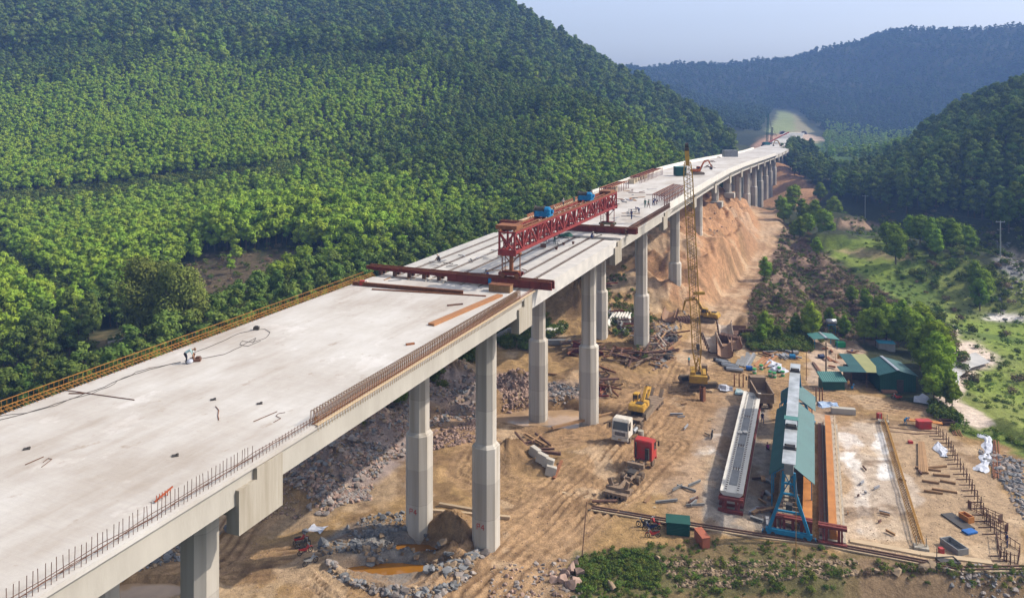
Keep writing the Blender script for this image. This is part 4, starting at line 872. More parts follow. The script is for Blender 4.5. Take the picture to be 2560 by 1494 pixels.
def cab(parent, x0, x1, wd, z0, z1, m, mroof=None, sleeper=False):
    "flat fronted lorry cab, nose at x1"
    b = MB(); b.prism([], 0, 0) if False else None
    L_ = x1 - x0
    prof = [(x0, z0), (x1 - 0.02, z0), (x1 + 0.04, z0 + 0.9), (x1 - 0.03, z0 + 1.15), (x1 - 0.28, z1 - 0.28), (x1 - 0.55, z1), (x0 + 0.1, z1), (x0, z1 - 0.15)]
    b.prismy(prof, -wd / 2, wd / 2); o = b.build('cab', m, parent, bevel=0.06)
    g = MB(); g.add([(x1 + 0.0, -wd / 2 + 0.12, z0 + 1.12), (x1 + 0.0, wd / 2 - 0.12, z0 + 1.12), (x1 - 0.255, wd / 2 - 0.18, z1 - 0.34), (x1 - 0.255, -wd / 2 + 0.18, z1 - 0.34),
           (x1 - 0.1, -wd / 2 + 0.12, z0 + 1.12), (x1 - 0.1, wd / 2 - 0.12, z0 + 1.12), (x1 - 0.35, wd / 2 - 0.18, z1 - 0.34), (x1 - 0.35, -wd / 2 + 0.18, z1 - 0.34)],
          [(0, 1, 2, 3), (7, 6, 5, 4), (0, 4, 5, 1), (1, 5, 6, 2), (2, 6, 7, 3), (3, 7, 4, 0)])
    g.build('windscreen', M_glass, o)
    for s in (-1, 1):
        g = MB(); g.prismy([(x1 - 1.15, z0 + 1.15), (x1 - 0.2, z0 + 1.15), (x1 - 0.42, z1 - 0.4), (x1 - 1.15, z1 - 0.4)], s * (wd / 2 - 0.03) , s * (wd / 2 + 0.012)); g.build('side_window', M_glass, o)
        g = MB(); g.bar((x1 - 0.2, s * wd / 2, z1 - 0.5), (x1 + 0.12, s * (wd / 2 + 0.22), z1 - 0.55), 0.05); g.box((x1 + 0.12, s * (wd / 2 + 0.24), z1 - 0.85), (0.1, 0.2, 0.7)); g.build('mirror', M_blk, o)
        g = MB(); g.box((x1 + 0.05, s * (wd / 2 - 0.32), z0 + 0.12), (0.08, 0.4, 0.2)); g.build('headlight', M_galv, o)
    g = MB()
    for k in range(4): g.box((x1 + 0.05, 0, z0 + 0.42 + k * 0.13), (0.06, wd * 0.62, 0.07))
    g.build('grille', M_dark, o)
    g = MB(); g.box((x1 + 0.02, 0, z0 - 0.15), (0.26, wd, 0.42)); g.build('bumper', m, o, bevel=0.05); g = MB(); g.box((x1 + 0.16, 0, z0 - 0.15), (0.02, .5, .14)); g.build('number_plate', M_yel2, o)
    return o
def tractor(label, m, loc, rz, grp=None, rear_axles=2, wb=5.6):
    t = empty('tractor_truck', loc, rz, label, 'truck', grp)
    cab(t, wb - 0.85, wb + 1.25, 2.5, 0.95, 3.5, m)
    b = MB()
    for s in (-1, 1): b.box(((wb - 0.4) / 2 - 0.6, s * 0.45, 0.95), (wb + 1.2, 0.14, 0.28))
    for k in range(5): b.box((-1.0 + k * 1.4, 0, 0.95), (0.15, 0.9, 0.2))
    b.build('chassis', M_muddy, t)
    b = MB(); b.box((0.5, 0, 1.2), (1.3, 1.0, 0.12)); b.bar((-.2, 0, 1.1), (.4, 0, 1.22), 1.0, 0.06); b.build('fifth_wheel', M_dark, t)
    b = MB(); b.cyl((2.2, 0.95, 0.8), (3.7, 0.95, 0.8), 0.33, n=12); b.build('fuel_tank', M_galv, t)
    b = MB(); b.box((wb - 1.15, -0.7, 2.0), (0.35, 0.5, 1.5)); b.cyl((wb - 1.1, 0.9, 1.3), (wb - 1.1, 0.9, 3.3), 0.12, n=8); b.build('air_intake', M_blk, t)
    wheel(t, (wb, -1.08, 0.52), 0.52, 0.3); wheel(t, (wb, 1.08, 0.52), 0.52, 0.3)
    for ax in ([0, 1.35] if rear_axles == 2 else [0.6]):
        for s in (-1, 1): wheel(t, (ax, s * 0.98, 0.52), 0.52, 0.56)
    b = MB()
    for ax in [0, 1.35]:
        b.cyl((ax, -0.9, 0.52), (ax, 0.9, 0.52), 0.09, n=8)
    b.build('axles', M_dark, t)
    return t
def excavator(label, m, loc, rz, turn=0.0, pose='work', sc=1.0, grp=None):
    t = empty('excavator', loc, rz, label, 'excavator', grp); t.scale = (sc, sc, sc)
    for s in (-1, 1):
        b = MB(); n = 10; pr = []
        for k in range(n + 1):
            a = math.pi / 2 - math.pi * k / n; pr.append((1.75 + 0.42 * math.cos(a), 0.44 + 0.42 * math.sin(a)))
        for k in range(n + 1):
            a = -math.pi / 2 - math.pi * k / n; pr.append((-1.75 + 0.42 * math.cos(a), 0.44 + 0.42 * math.sin(a)))
        b.prismy(pr, s * 0.95, s * 1.5)
        for k in range(-8, 9): b.box((k * 0.22, s * 1.22, 0.88), (0.1, 0.58, 0.05)); b.box((k * 0.22, s * 1.22, 0.03), (0.1, 0.58, 0.05))
        b.build('track', M_track, t)
    b = MB(); b.box((0, 0, 0.62), (1.9, 2.0, 0.35)); b.cyl((0, 0, 0.75), (0, 0, 1.05), 0.65, n=16); b.build('undercarriage', M_dark, t)
    h = bpy.data.objects.new('upper_body', None)
    c, s_ = math.cos(turn), math.sin(turn)
    def T(p): return (c * p[0] - s_ * p[1], s_ * p[0] + c * p[1], p[2])
    def xf(b): b.v = [T(v) for v in b.v]; return b
    b = MB(); b.box((-0.9, 0, 1.3), (3.0, 2.5, 0.35)); b.prismy([(-2.5, 1.1), (-0.9, 1.1), (-0.9, 2.05), (-2.2, 2.05), (-2.5, 1.8)], -1.25, 1.25); b.box((0.1, -0.85, 1.65), (1.2, 0.75, 0.7))
    o = xf(b).build('house', m, t, bevel=0.07)
    b = MB(); b.prismy([(-2.75, 1.15), (-2.45, 1.05), (-2.3, 1.05), (-2.3, 1.95), (-2.6, 1.9)], -1.2, 1.2); xf(b).build('counterweight', m, o, bevel=0.08)
    b = MB(); b.box((-1.5, -0.3, 2.1), (1.0, 1.1, 0.1)); b.cyl((-1.3, 0.8, 2.0), (-1.3, 0.8, 2.5), 0.07, n=8); xf(b).build('engine_cover', M_dark, o)
    b = MB(); b.prismy([(-0.35, 1.4), (1.15, 1.4), (1.2, 2.1), (0.85, 2.95), (-0.3, 2.95)], 0.35, 1.25); cb = xf(b).build('cab', m, t, bevel=0.05)
    b = MB(); b.prismy([(-0.2, 2.05), (1.0, 2.05), (0.72, 2.8), (-0.2, 2.8)], 1.22, 1.27); b.prismy([(-0.2, 2.05), (1.0, 2.05), (0.72, 2.8), (-0.2, 2.8)], 0.33, 0.37)
    b.add([(1.17, 0.45, 1.7), (1.17, 1.15, 1.7), (1.215, 1.15, 2.1), (1.215, 0.45, 2.1), (0.92, 1.15, 2.85), (0.92, 0.45, 2.85)], [(0, 1, 2, 3), (3, 2, 4, 5)]); b.box((-.37, .8, 2.45), (.05, .7, .6))
    xf(b).build('cab_glass', M_glass, cb)
    if pose == 'work': J = [(0.5, 1.6), (2.6, 4.6), (5.0, 3.9), (5.6, 1.4)]
    elif pose == 'folded': J = [(0.5, 1.6), (2.4, 3.2), (4.6, 2.5), (2.9, 1.3)]
    elif pose == 'high': J = [(0.5, 1.6), (2.2, 4.7), (3.9, 5.2), (5.1, 2.7)]
    else: J = [(0.5, 1.6), (2.4, 4.0), (4.3, 3.4), (4.6, 1.2)]
    b = MB()
    def seg(b, p, q, w0, w1, wy, up=0):
        p = Vector((p[0], 0, p[1])); q = Vector((q[0], 0, q[1])); d = (q - p).normalized(); nn = Vector((-d.z, 0, d.x))
        vs = [(v.x, y, v.z) for y in (-wy / 2, wy / 2) for v in (p + nn * w0, p - nn * w0, q - nn * w1, q + nn * w1)]
        vs = [(v[0], v[1] - 0.15, v[2]) for v in vs]
        b.add(vs, [(0, 1, 2, 3), (7, 6, 5, 4), (0, 4, 5, 1), (1, 5, 6, 2), (2, 6, 7, 3), (3, 7, 4, 0)])
    seg(b, J[0], J[1], 0.2, 0.3, 0.42); seg(b, J[1], J[2], 0.3, 0.17, 0.40); bo = xf(b).build('boom', m, t, bevel=0.02)
    b = MB(); seg(b, J[2], J[3], 0.25, 0.12, 0.32); xf(b).build('stick', m, t, bevel=0.02)
    b = MB(); q = J[3]; b.prismy([(q[0] - 0.1, q[1] + 0.1), (q[0] + 0.3, q[1] - 0.3), (q[0] + 0.1, q[1] - 0.95), (q[0] - 0.5, q[1] - 0.9), (q[0] - 0.75, q[1] - 0.4)], -0.65, 0.35); xf(b).build('bucket', M_dark, t, bevel=0.03)
    b = MB(); m1 = ((J[0][0] + J[1][0]) / 2 + 0.3, (J[0][1] + J[1][1]) / 2 + 0.1)
    for y in (-0.45, 0.15): b.cyl((0.9, y, 1.5), (m1[0], y, m1[1]), 0.08, n=7)
    b.cyl((J[1][0], -0.15, J[1][1] + 0.4), (J[2][0] + 0.05, -0.15, J[2][1] + 0.4), 0.08, n=7); xf(b).build('ram', M_dark, bo)
    return t
def motorbike(label, loc, rz, m, grp):
    t = empty('motorbike', loc, rz, label, 'motorbike', grp)
    for x in (-0.6, 0.62):
        b = MB(); n = 16
        for k in range(n):
            a, c = 2 * math.pi * k / n, 2 * math.pi * (k + 1) / n
            b.cyl((x + 0.27 * math.cos(a), 0, 0.29 + 0.27 * math.sin(a)), (x + 0.27 * math.cos(c), 0, 0.29 + 0.27 * math.sin(c)), 0.045, n=6, cap=False)
        b.cyl((x, -0.06, 0.29), (x, 0.06, 0.29), 0.07, n=8)
        for k in range(6): a = k * math.pi / 3; b.cyl((x, 0, 0.29), (x + 0.25 * math.cos(a), 0, 0.29 + 0.25 * math.sin(a)), 0.012, n=4)
        b.build('wheel', M_blk, t)
    b = MB(); b.prismy([(-0.75, 0.62), (-0.3, 0.45), (0.05, 0.32), (0.3, 0.5), (0.42, 0.85), (0.3, 0.9), (0.1, 0.6), (-0.25, 0.7), (-0.75, 0.78)], -0.11, 0.11); b.prismy([(0.42, 0.56), (0.72, 0.62), (0.9, 0.5), (0.9, 0.54), (0.7, 0.68), (0.42, 0.62)], -0.06, 0.06); b.build('fairing', m, t, bevel=0.02)
    b = MB(); b.prismy([(-0.72, 0.76), (-0.05, 0.72), (0.05, 0.78), (-0.1, 0.84), (-0.7, 0.86)], -0.12, 0.12); b.build('seat', M_blk, t, bevel=0.03)
    b = MB(); b.cyl((0.62, 0.07, 0.29), (0.4, 0.07, 0.98), 0.022, n=6); b.cyl((0.62, -0.07, 0.29), (0.4, -0.07, 0.98), 0.022, n=6); b.cyl((0.36, -0.32, 1.0), (0.36, 0.32, 1.0), 0.018, n=6); b.box((0.46, 0, 0.93), (0.12, 0.16, 0.14)); b.build('handlebar', M_galv, t)
    b = MB(); b.cyl((-0.75, -0.13, 0.33), (0.0, -0.13, 0.26), 0.045, n=8); b.box((0.0, 0, 0.32), (0.34, 0.18, 0.2)); b.cyl((-0.6, 0.1, 0.29), (-0.5, 0.1, 0.7), 0.025, n=6); b.build('engine', M_dark, t)
    b = MB(); b.cyl((0.35, 0.3, 1.0), (0.3, 0.34, 1.15), 0.01, n=4); b.box((0.3, 0.36, 1.17), (0.02, 0.12, 0.07)); b.cyl((0.35, -0.3, 1.0), (0.3, -0.34, 1.15), 0.01, n=4); b.box((0.3, -0.36, 1.17), (0.02, 0.12, 0.07)); b.build('mirrors', M_blk, t)
    return t
# ---- people: one skinned surface on a posed skeleton
POSES = {
 'stand': dict(pel=(0, 0, .92), ch=(0.02, 0, 1.36), hd=(0.05, 0, 1.60), kn=((.05, .12, .5), (.0, -.12, .5)), an=((.03, .13, .07), (-.06, -.13, .07)), el=((.02, .27, 1.12), (.06, -.27, 1.12)), ha=((.16, .27, .90), (.22, -.2, .95))),
 'walk': dict(pel=(0, 0, .90), ch=(0.05, 0, 1.34), hd=(0.1, 0, 1.58), kn=((.22, .11, .5), (-.02, -.11, .48)), an=((.26, .12, .08), (-.34, -.12, .12)), el=((-.12, .26, 1.12), (.12, -.26, 1.12)), ha=((-.05, .27, .90), (.3, -.25, .98))),
 'bend': dict(pel=(-.12, 0, .86), ch=(.34, 0, 1.08), hd=(.58, 0, 1.10), kn=((.0, .16, .48), (.06, -.14, .48)), an=((-.1, .18, .07), (.02, -.16, .07)), el=((.46, .22, .80), (.50, -.2, .78)), ha=((.52, .14, .50), (.60, -.1, .48))),
 'squat': dict(pel=(-.12, 0, .33), ch=(.10, 0, .72), hd=(.24, 0, .95), kn=((.28, .18, .50), (.26, -.2, .5)), an=((.02, .16, .08), (.0, -.16, .08)), el=((.30, .24, .55), (.32, -.24, .52)), ha=((.5, .14, .34), (.5, -.1, .3))),
 'sit': dict(pel=(-.1, 0, .16), ch=(.0, 0, .62), hd=(.08, 0, .86), kn=((.3, .16, .42), (.32, -.15, .3)), an=((.52, .15, .08), (.62, -.12, .08)), el=((.16, .26, .42), (.14, -.26, .4)), ha=((.34, .2, .36), (.34, -.14, .3))),
}
def body_mesh(pose):
    p = POSES[pose]; V = Vector; vs = []; es = []; rr = []; tg = []
    def v(c, r, e=None, g=0):
        vs.append(V(c)); rr.append(r); tg.append(g)
        if e is not None: es.append((e, len(vs) - 1))
        return len(vs) - 1
    pel, ch, hd = V(p['pel']), V(p['ch']), V(p['hd'])
    r0 = v(pel, (.15, .13), None, 1); a1 = v(pel.lerp(ch, .45), (.145, .11), r0, 2); a2 = v(ch, (.17, .12), a1, 2)
    d = (hd - ch).normalized(); n1_ = v(ch + d * .13, (.06, .06), a2, 3); h1 = v(hd, (.088, .095), n1_, 3); v(hd + d * .11, (.07, .075), h1, 3)
    v(hd + V((.10, 0, -.01)), (.018, .02), h1, 3)
    for i, s in enumerate((1, -1)):
        hip = v(pel + V((0, s * .1, -.04)), (.095, .095), r0, 1); k = v(p['kn'][i], (.065, .065), hip, 1); an = v(p['an'][i], (.045, .045), k, 1)
        v(V(p['an'][i]) + V((.16, 0, -.035)), (.04, .03), an, 4)
        sh = v(ch + V((0, s * .19, .03)), (.062, .062), a2, 2); el = v(p['el'][i], (.046, .046), sh, 2); ha = V(p['ha'][i]); wv = v(ha, (.03, .03), el, 3)
        dd = (ha - V(p['el'][i])).normalized(); pv_ = v(ha + dd * .07, (.032, .018), wv, 3); sd_ = dd.cross(V((1, 0, .1))).normalized()
        for j in range(4):
            f = v(ha + dd * .12 + sd_ * (j - 1.5) * .021, (.0095, .0095), pv_, 3); v(ha + dd * (.155 + .008 * (j % 3)) + sd_ * (j - 1.5) * .022 + V((.015, 0, -.012)), (.008, .008), f, 3)
        v(ha + dd * .07 + sd_ * .055, (.009, .009), wv, 3)
    me = bpy.data.meshes.new('person'); me.from_pydata(vs, es, []); o = bpy.data.objects.new('tmp', me); COL.objects.link(o)
    m = o.modifiers.new('s', 'SKIN'); m.use_smooth_shade = True
    for sv, q in zip(me.skin_vertices[0].data, rr): sv.radius = q
    me.skin_vertices[0].data[0].use_root = True
    s2 = o.modifiers.new('u', 'SUBSURF'); s2.levels = s2.render_levels = 1
    dg = bpy.context.evaluated_depsgraph_get(); ne = bpy.data.meshes.new_from_object(o.evaluated_get(dg)); bpy.data.objects.remove(o)
    seg = [(vs[a], vs[c], tg[c]) for a, c in es]; mi = []
    for f in ne.polygons:
        best = 1e9; g = 1
        for a, c, q in seg:
            L2 = (c - a).length_squared; tt = max(0, min(1, (f.center - a).dot(c - a) / L2)); dd = (f.center - a - (c - a) * tt).length
            if dd < best: best = dd; g = q
        mi.append({1: 0, 2: 1, 3: 2, 4: 3}[g])
    ne.name = 'person_' + pose
    return ne, mi
BODY = {k: body_mesh(k) for k in POSES}
def person(pose, loc, rz, shirt, trousers, hat, label, grp=None, sc=1.0):
    me, mi = BODY[pose]; me = me.copy(); me.materials.clear()
    for m in (trousers, shirt, M_skin, M_blk): me.materials.append(m)
    me.polygons.foreach_set('material_index', mi); me.polygons.foreach_set('use_smooth', [True] * len(me.polygons))
    o = bpy.data.objects.new('person', me); COL.objects.link(o); o.location = loc; o.rotation_euler = (0, 0, rz); o.scale = (sc, sc, sc); tag(o, label, 'person', grp)
    hd = Vector(POSES[pose]['hd']); d = (hd - Vector(POSES[pose]['ch'])).normalized()
    b = MB(); b.cyl(hd + d * .04, hd + d * .10, .125, .115, 12); b.cyl(hd + d * .10, hd + d * .17, .115, .05, 12); b.cyl(hd + d * .035 + Vector((.05, 0, 0)), hd + d * .05 + Vector((.05, 0, 0)), .15, .15, 12); b.smooth = False
    b.build('hard_hat', hat, o); return o
# ---- rocks
def rock_mesh(name, seed, m, sub=1, sq=0.7):
    rg = random.Random(seed); iv, if_ = ico(sub); o = Vector((rg.random() * 40, 0, 0)); sx = rg.uniform(0.8, 1.3)
    vs = [Vector((v.x * sx, v.y, v.z * sq)) * (1 + 0.55 * mnoise.noise(v * 0.9 + o) + 0.25 * mnoise.noise(v * 2.3 + o)) for v in iv]
    # flatten a few facets
    for _ in range(9):
        d = Vector((rg.gauss(0, 1), rg.gauss(0, 1), rg.gauss(0, 1))).normalized(); k = rg.uniform(.35, .75)
        vs = [v - d * max(0, v.dot(d) - k * 0.8) for v in vs]
    me = bpy.data.meshes.new(name); me.from_pydata(vs, [], if_); me.materials.append(m); return me
RK = {q: [rock_mesh('rock', 100 * i + k, m, 2, rnd.uniform(.5, .8)) for k in range(3)] for i, (q, m) in enumerate((('mix', M_lav), ('pink', M_rockp), ('blue', M_rockb), ('tan', M_rockt)))}
def polypts(poly, n, dmin, dmax, smin, smax, power=2.2, zup=0.15, edge=0):
    "points strewn over the ground inside an outline drawn on the photograph"
    pts = []; xsn = [p[0] for p in poly]; ysn = [p[1] for p in poly]
    px = nr.uniform(min(xsn), max(xsn), n * 3); py = nr.uniform(min(ysn), max(ysn), n * 3)
    ok = polydist(px, py, poly) > edge; px, py = px[ok][:n], py[ok][:n]
    z = np.zeros(len(px)); x = z; y = z
    for _ in range(4):
        u_ = (px - PPX) / FPX; v_ = (py - PPY) / FPX; q = -math.sin(PITCH) - v_ * math.cos(PITCH); s = (z - CH) / q
        x = u_ * s; y = (math.cos(PITCH) - v_ * math.sin(PITCH)) * s; z = height(x, y)
    sz = smin + (smax - smin) * nr.rand(len(x)) ** power
    k = (y > dmin) & (y < dmax)
    return np.c_[x, y, z + sz * zup, sz, nr.rand(len(x)) * 6.28][k]
def offroad(p): return p[ROADW(p[:, 0], p[:, 1]) < .35] if len(p) else p
def rubble(poly, n, kinds, smin, smax, label, dmin=40, dmax=300, power=4.2):
    scatter('rubble', offroad(polypts(poly, n, dmin, dmax, smin, smax, power)), sum((RK[k] for k in kinds), []), label, 'rubble')
def boulders(spots, kind, label, grp):
    for i, (px, py, s) in enumerate(spots):
        o = bpy.data.objects.new('boulder', RK[kind][i % 3]); COL.objects.link(o); p = at(px, py); o.location = (p.x, p.y, p.z + s * 0.25); o.scale = (s, s, s); o.rotation_euler = (rnd.uniform(-.4, .4), rnd.uniform(-.4, .4), rnd.uniform(0, 6)); tag(o, label, 'boulder', grp)
# ================================================================ things on the deck
# rail beams laid across the deck
def xbeam(s, t0, t1, label, legs=None, tail=None, w_=0.75):
    root = empty('rail_beam', bp(s, t0, DZ), math.pi / 2 + BH, label, 'steel beam', 'rail beams under the launching gantry')
    L_ = t1 - t0; b = MB()
    def ibeam(x0, x1, y, z0, h, w2=0.34):
        b.box(((x0 + x1) / 2, y, z0 + 0.03), (x1 - x0, w2, 0.06)); b.box(((x0 + x1) / 2, y, z0 + h - 0.03), (x1 - x0, w2, 0.06)); b.box(((x0 + x1) / 2, y, z0 + h / 2), (x1 - x0, 0.08, h - 0.12))
        k = x0 + 0.05
        while k < x1: b.box((k, y, z0 + h / 2), (0.05, w2 * 0.8, h - 0.13)); k += 1.3
    ibeam(0, tail if tail else L_, 0.45, 0.08, 0.85); ibeam(0, tail if tail else L_, -0.45, 0.08, 0.85)
    if tail: ibeam(tail, L_, 0.45, 0.55, 0.38); ibeam(tail, L_, -0.45, 0.55, 0.38)
    b.build('girder', M_redox, root)
    b = MB()
    k = 0.6
    while k < L_: b.box((k, 0, 0.86), (0.12, 1.2, 0.07)); k += 1.1
    b.bar((0.1, 0.45, 0.985), (L_, 0.45, 0.985), 0.10, 0.10); b.bar((0.1, -0.45, 0.985), (L_, -0.45, 0.985), 0.10, 0.10); b.build('rail', M_rust, root)
    b = MB(); k = 0.1
    while k < L_:
        if not tail or k > tail:
            for y in (-.45, .45): b.box((k, y, 0.28), (0.35, 0.4, 0.52))
        k += 2.0
    if tail: b.build('packing', M_rustd, root)
    return root
xbeam(96.9, -1.8, 22.3, 'long dark red beam pair on packing blocks at the near end of the bare girders', tail=13.0)
xbeam(137.2, -1.6, 22.0, 'dark red beam pair across the deck at the far end of the bare girders')
# launching gantry
gp = bp(97, 3.25, DZ); gan = empty('launching_gantry', gp, BH, 'dark red lattice truss gantry standing on two legs over the bare girders', 'gantry')
L_ = 43.5; x0, zb, zt_, hw = -1.4, 4.1, 6.3, 0.92
b = MB()
for y in (-hw, hw):
    b.bar((x0, y, zt_), (x0 + L_, y, zt_), 0.28, 0.24); b.bar((x0, y, zb), (x0 + L_, y, zb), 0.28, 0.34)
n = 18; st_ = L_ / n
for k in range(n + 1):
    x = x0 + k * st_
    for y in (-hw, hw):
        b.bar((x, y, zb), (x, y, zt_), 0.2, 0.2)
        if k < n:
            b.bar((x, y, zb if k % 2 else zt_), (x + st_, y, zt_ if k % 2 else zb), 0.18, 0.18)
            b.bar((x + st_ / 2, y, zb), (x + st_ / 2, y, (zb + zt_) / 2), 0.1, 0.1)
    b.bar((x, -hw, zb), (x, hw, zb), 0.16); b.bar((x, -hw, zt_), (x, hw, zt_), 0.16)
    if k in (0, n): b.bar((x, -hw, zb), (x, hw, zt_), 0.14); b.bar((x, hw, zb), (x, -hw, zt_), 0.14); b.box((x, 0, zb - 0.05), (0.1, 2.2, 0.7))
    elif k < n: b.bar((x, -hw, zt_), (x + st_, hw, zt_), 0.08)
b.build('truss', M_redsteel, gan)
b = MB()
for y in (-hw, hw): b.bar((x0 - 0.3, y, zt_ + 0.17), (x0 + L_ + 0.2, y, zt_ + 0.17), 0.26, 0.06); b.bar((x0, y, zt_ + 0.25), (x0 + L_, y, zt_ + 0.25), 0.1, 0.1)
b.box((x0 + L_ / 2, 0, zt_ + 0.14), (L_ - 1, 0.35, 0.05)); b.build('runway', M_rust, gan)
b = MB(); b.box((x0 + 1.6, 0.4, zt_ + 0.45), (1.9, 2.6, 0.45)); b.box((x0 + L_ - 2.4, 0, zt_ + 0.42), (2.4, 1.9, 0.32)); b.build('cross_seat', M_rust, gan)
def leg(x, wide, m, mb_):
    b = MB(); b.cyl((x, 0, 1.75), (x, 0, zb - 0.25), 0.24, n=14)
    b.box((x, 0, zb - 0.3), (0.5, 2.4, 0.16)); b.box((x, 0, 1.75), (0.6, 1.8, 0.14))
    for s in (-1, 1): b.bar((x, s * 0.15, 2.7), (x, s * 1.05, zb - 0.35), 0.1)
    for s in (-1, 1): b.bar((x - 0.1, s * 1.1, 1.6), (x - 0.1, s * 1.1, zb - 0.3), 0.09)
    for z in (2.2, 2.6, 3.0, 3.4): b.bar((x - 0.1, 0.7, z), (x - 0.1, 1.1, z), 0.04)
    b.bar((x - 0.1, 0.7, 1.7), (x - 0.1, 0.7, zb - .3), 0.05)
    o = b.build('leg', m, gan)
    b = MB(); b.box((x - 0.45, 0, 1.5), (0.18, 2.6, 0.34)); b.box((x + 0.45, 0, 1.5), (0.18, 2.6, 0.34)); b.box((x, 0, 1.62), (1.1, 2.2, 0.1)); b.build('bogie', mb_, o)
    b = MB()
    for y in (-0.85, 0.85):
        for xx in (-0.45, 0.45): b.cyl((x + xx - 0.14, y, 1.33), (x + xx + 0.14, y, 1.33), 0.29, n=14)
    b.build('wheels', M_rust, o)
leg(-0.1, 1, M_rust, M_redox); leg(40.2, 1, M_redox, mat('faded_green', (0.12, 0.18, 0.12), (0.18, 0.12, 0.07), 2, 0.7))
for k, (x, lab) in enumerate(((10.5, 'blue winch with a black cable drum on the near half of the gantry'), (28.5, 'blue winch with open gears near the far end of the gantry'))):
    w_ = empty('winch', bp(97 + x, 3.25, DZ + zt_ + 0.3), BH, lab, 'winch'); s = 1.0 if k == 0 else 0.95; w_.scale = (.88, .88, .85)
    b = MB(); b.box((0, 0, 0.12), (2.0, 2.2, 0.18)); b.box((0.9, 0, 0.45), (0.12, 2.0, 0.7)); b.box((-0.9, 0, 0.45), (0.12, 2.0, 0.7)); b.box((0.0, -0.95, 0.5), (1.9, 0.14, 0.8)); b.box((0, 1.0, .3), (1.9, .14, .5)); b.build('frame', M_blue, w_)
    b = MB(); b.cyl((0, -0.1, 0.85), (0, 1.25, 0.85), 0.52 * s, n=20); b.cyl((0, -0.14, 0.85), (0, -0.06, 0.85), 0.72 * s, n=20); b.cyl((0, 1.22, 0.85), (0, 1.3, 0.85), 0.72 * s, n=20); b.build('drum', M_dark, w_)
    b = MB(); b.cyl((0, -0.95, 0.8), (0, -0.25, 0.8), 0.62 * s, n=18); b.cyl((0.5, -1.3, 0.7), (0.5, -0.6, 0.7), 0.3, n=12); b.box((-0.5, -0.8, 0.7), (0.6, 0.8, 0.8)); b.build('gearbox', M_blue, w_, bevel=0.04)
# people on the deck
wk = 'workers on the deck'
person('bend', ond(466, 908), 0.15, M_cloth_w, M_cloth_k, M_cloth_n, 'worker in pale shirt bending over a tool alone on the near slab')
person('squat', ond(1098, 655), 2.8, M_cloth_k, M_cloth_k, M_white, 'worker in dark clothes squatting on the bare girders near the far edge')
person('squat', ond(1221, 697), 3.0, M_cloth_b, M_cloth_k, M_cloth_b, 'worker in blue squatting behind the near rail beam')
person('squat', ond(1250, 697), 1.4, M_cloth_n, M_cloth_n, M_white, 'worker in brown with white helmet crouching beside the near gantry leg')
person('stand', ond(1387, 611), 2.4, M_cloth_g, M_cloth_g, M_cloth_g, 'worker in green standing on the girders below the truss')
person('squat', ond(1479, 597), 0.5, M_cloth_b, M_cloth_b, M_white, 'worker in dark blue crouching on the girders before the far rail beam')
person('bend', ond(1323, 560), 0.6, M_cloth_b, M_cloth_b, M_cloth_b, 'worker in blue bending down behind the near winch')
person('squat', ond(1383, 530), 0.6, M_cloth_n, M_cloth_b, M_white, 'worker crouching at the far deck edge beyond the near winch')
person('walk', ond(1408, 517), 0.8, M_white, M_cloth_k, M_white, 'worker in white shirt walking beside the slanted edge shutters')
person('stand', ond(1435.5, 511), 2.0, M_cloth_g, M_cloth_g, M_cloth_g, 'left worker of two in green standing on the deck behind the far winch')
person('stand', ond(1446, 511), -1.5, M_cloth_g, M_cloth_g, M_blue, 'right worker of two in green standing on the deck behind the far winch')
person('stand', ond(1579, 548), -2.6, M_cloth_b, M_cloth_b, M_cloth_b, 'worker in bright blue standing alone near the brown edge shutters')
person('bend', ond(1597, 533), 3.4, M_cloth_b, M_cloth_b, M_cloth_b, 'worker in dark blue bending over by the brown edge shutters')
person('stand', ond(1613, 519), 2.0, M_cloth_g, M_cloth_g, M_cloth_g, 'taller worker of the pair in green at the right of the deck')
person('walk', ond(1621, 520), -1.0, M_cloth_g, M_cloth_n, M_cloth_g, 'worker in green and brown beside the pair at the right of the deck')
person('bend', ond(1634, 513), 0.3, M_cloth_b, M_cloth_b, M_white, 'worker in blue with white helmet bending at the shutter edge')
person('bend', ond(1642, 511), 2.8, M_cloth_b, M_cloth_k, M_cloth_b, 'worker in dark blue bending beside the white helmet at the shutter edge')
# cables, tools, bars on the near slab
def line3(name, px, m, r, lab, cat, wob=0.0, z=0.03):
    b = MB(); pts = [ond(a, c) + Vector((0, 0, z)) for a, c in px]; q = []
    for a, c in zip(pts[:-1], pts[1:]):
        n = max(2, int((c - a).length / 0.6)); d = (c - a).cross(Vector((0, 0, 1))).normalized()
        for k in range(n): q.append(a.lerp(c, k / n) + d * wob * math.sin(k * 1.3 + a.x) * (0 < k))
    q.append(pts[-1]); b.path(q, r, 5); return tag(b.build(name, m, None, fix=False), lab, cat)
line3('power_cable', [(-40, 1062), (60, 1035), (140, 1009), (240, 975), (330, 938), (400, 918), (452, 905)], M_dark, 0.022, 'long black cable running along the near slab up to the bending worker', 'cable', 0.12)
line3('power_cable', [(-30, 1048), (90, 1027), (200, 992), (270, 968), (340, 930), (420, 912)], M_dark, 0.018, 'second thinner cable snaking beside the long one on the near slab', 'cable', 0.2)
line3('power_cable', [(480, 884), (540, 860), (600, 833), (640, 824), (662, 823), (675, 831), (665, 845), (630, 855), (605, 853), (600, 862), (620, 866), (652, 852)], M_dark, 0.02, 'black cable looping beyond the bending worker', 'cable', 0.06)
line3('power_cable', [(500, 897), (560, 886), (600, 868), (615, 858), (640, 845), (632, 858)], M_dark, 0.02, 'cable with a small coil to the right of the bending worker', 'cable', 0.05)
line3('steel_bar', [(152, 974), (336, 1000)], M_dkrebar, 0.035, 'long thin dark bar lying across the near slab', 'steel bar')
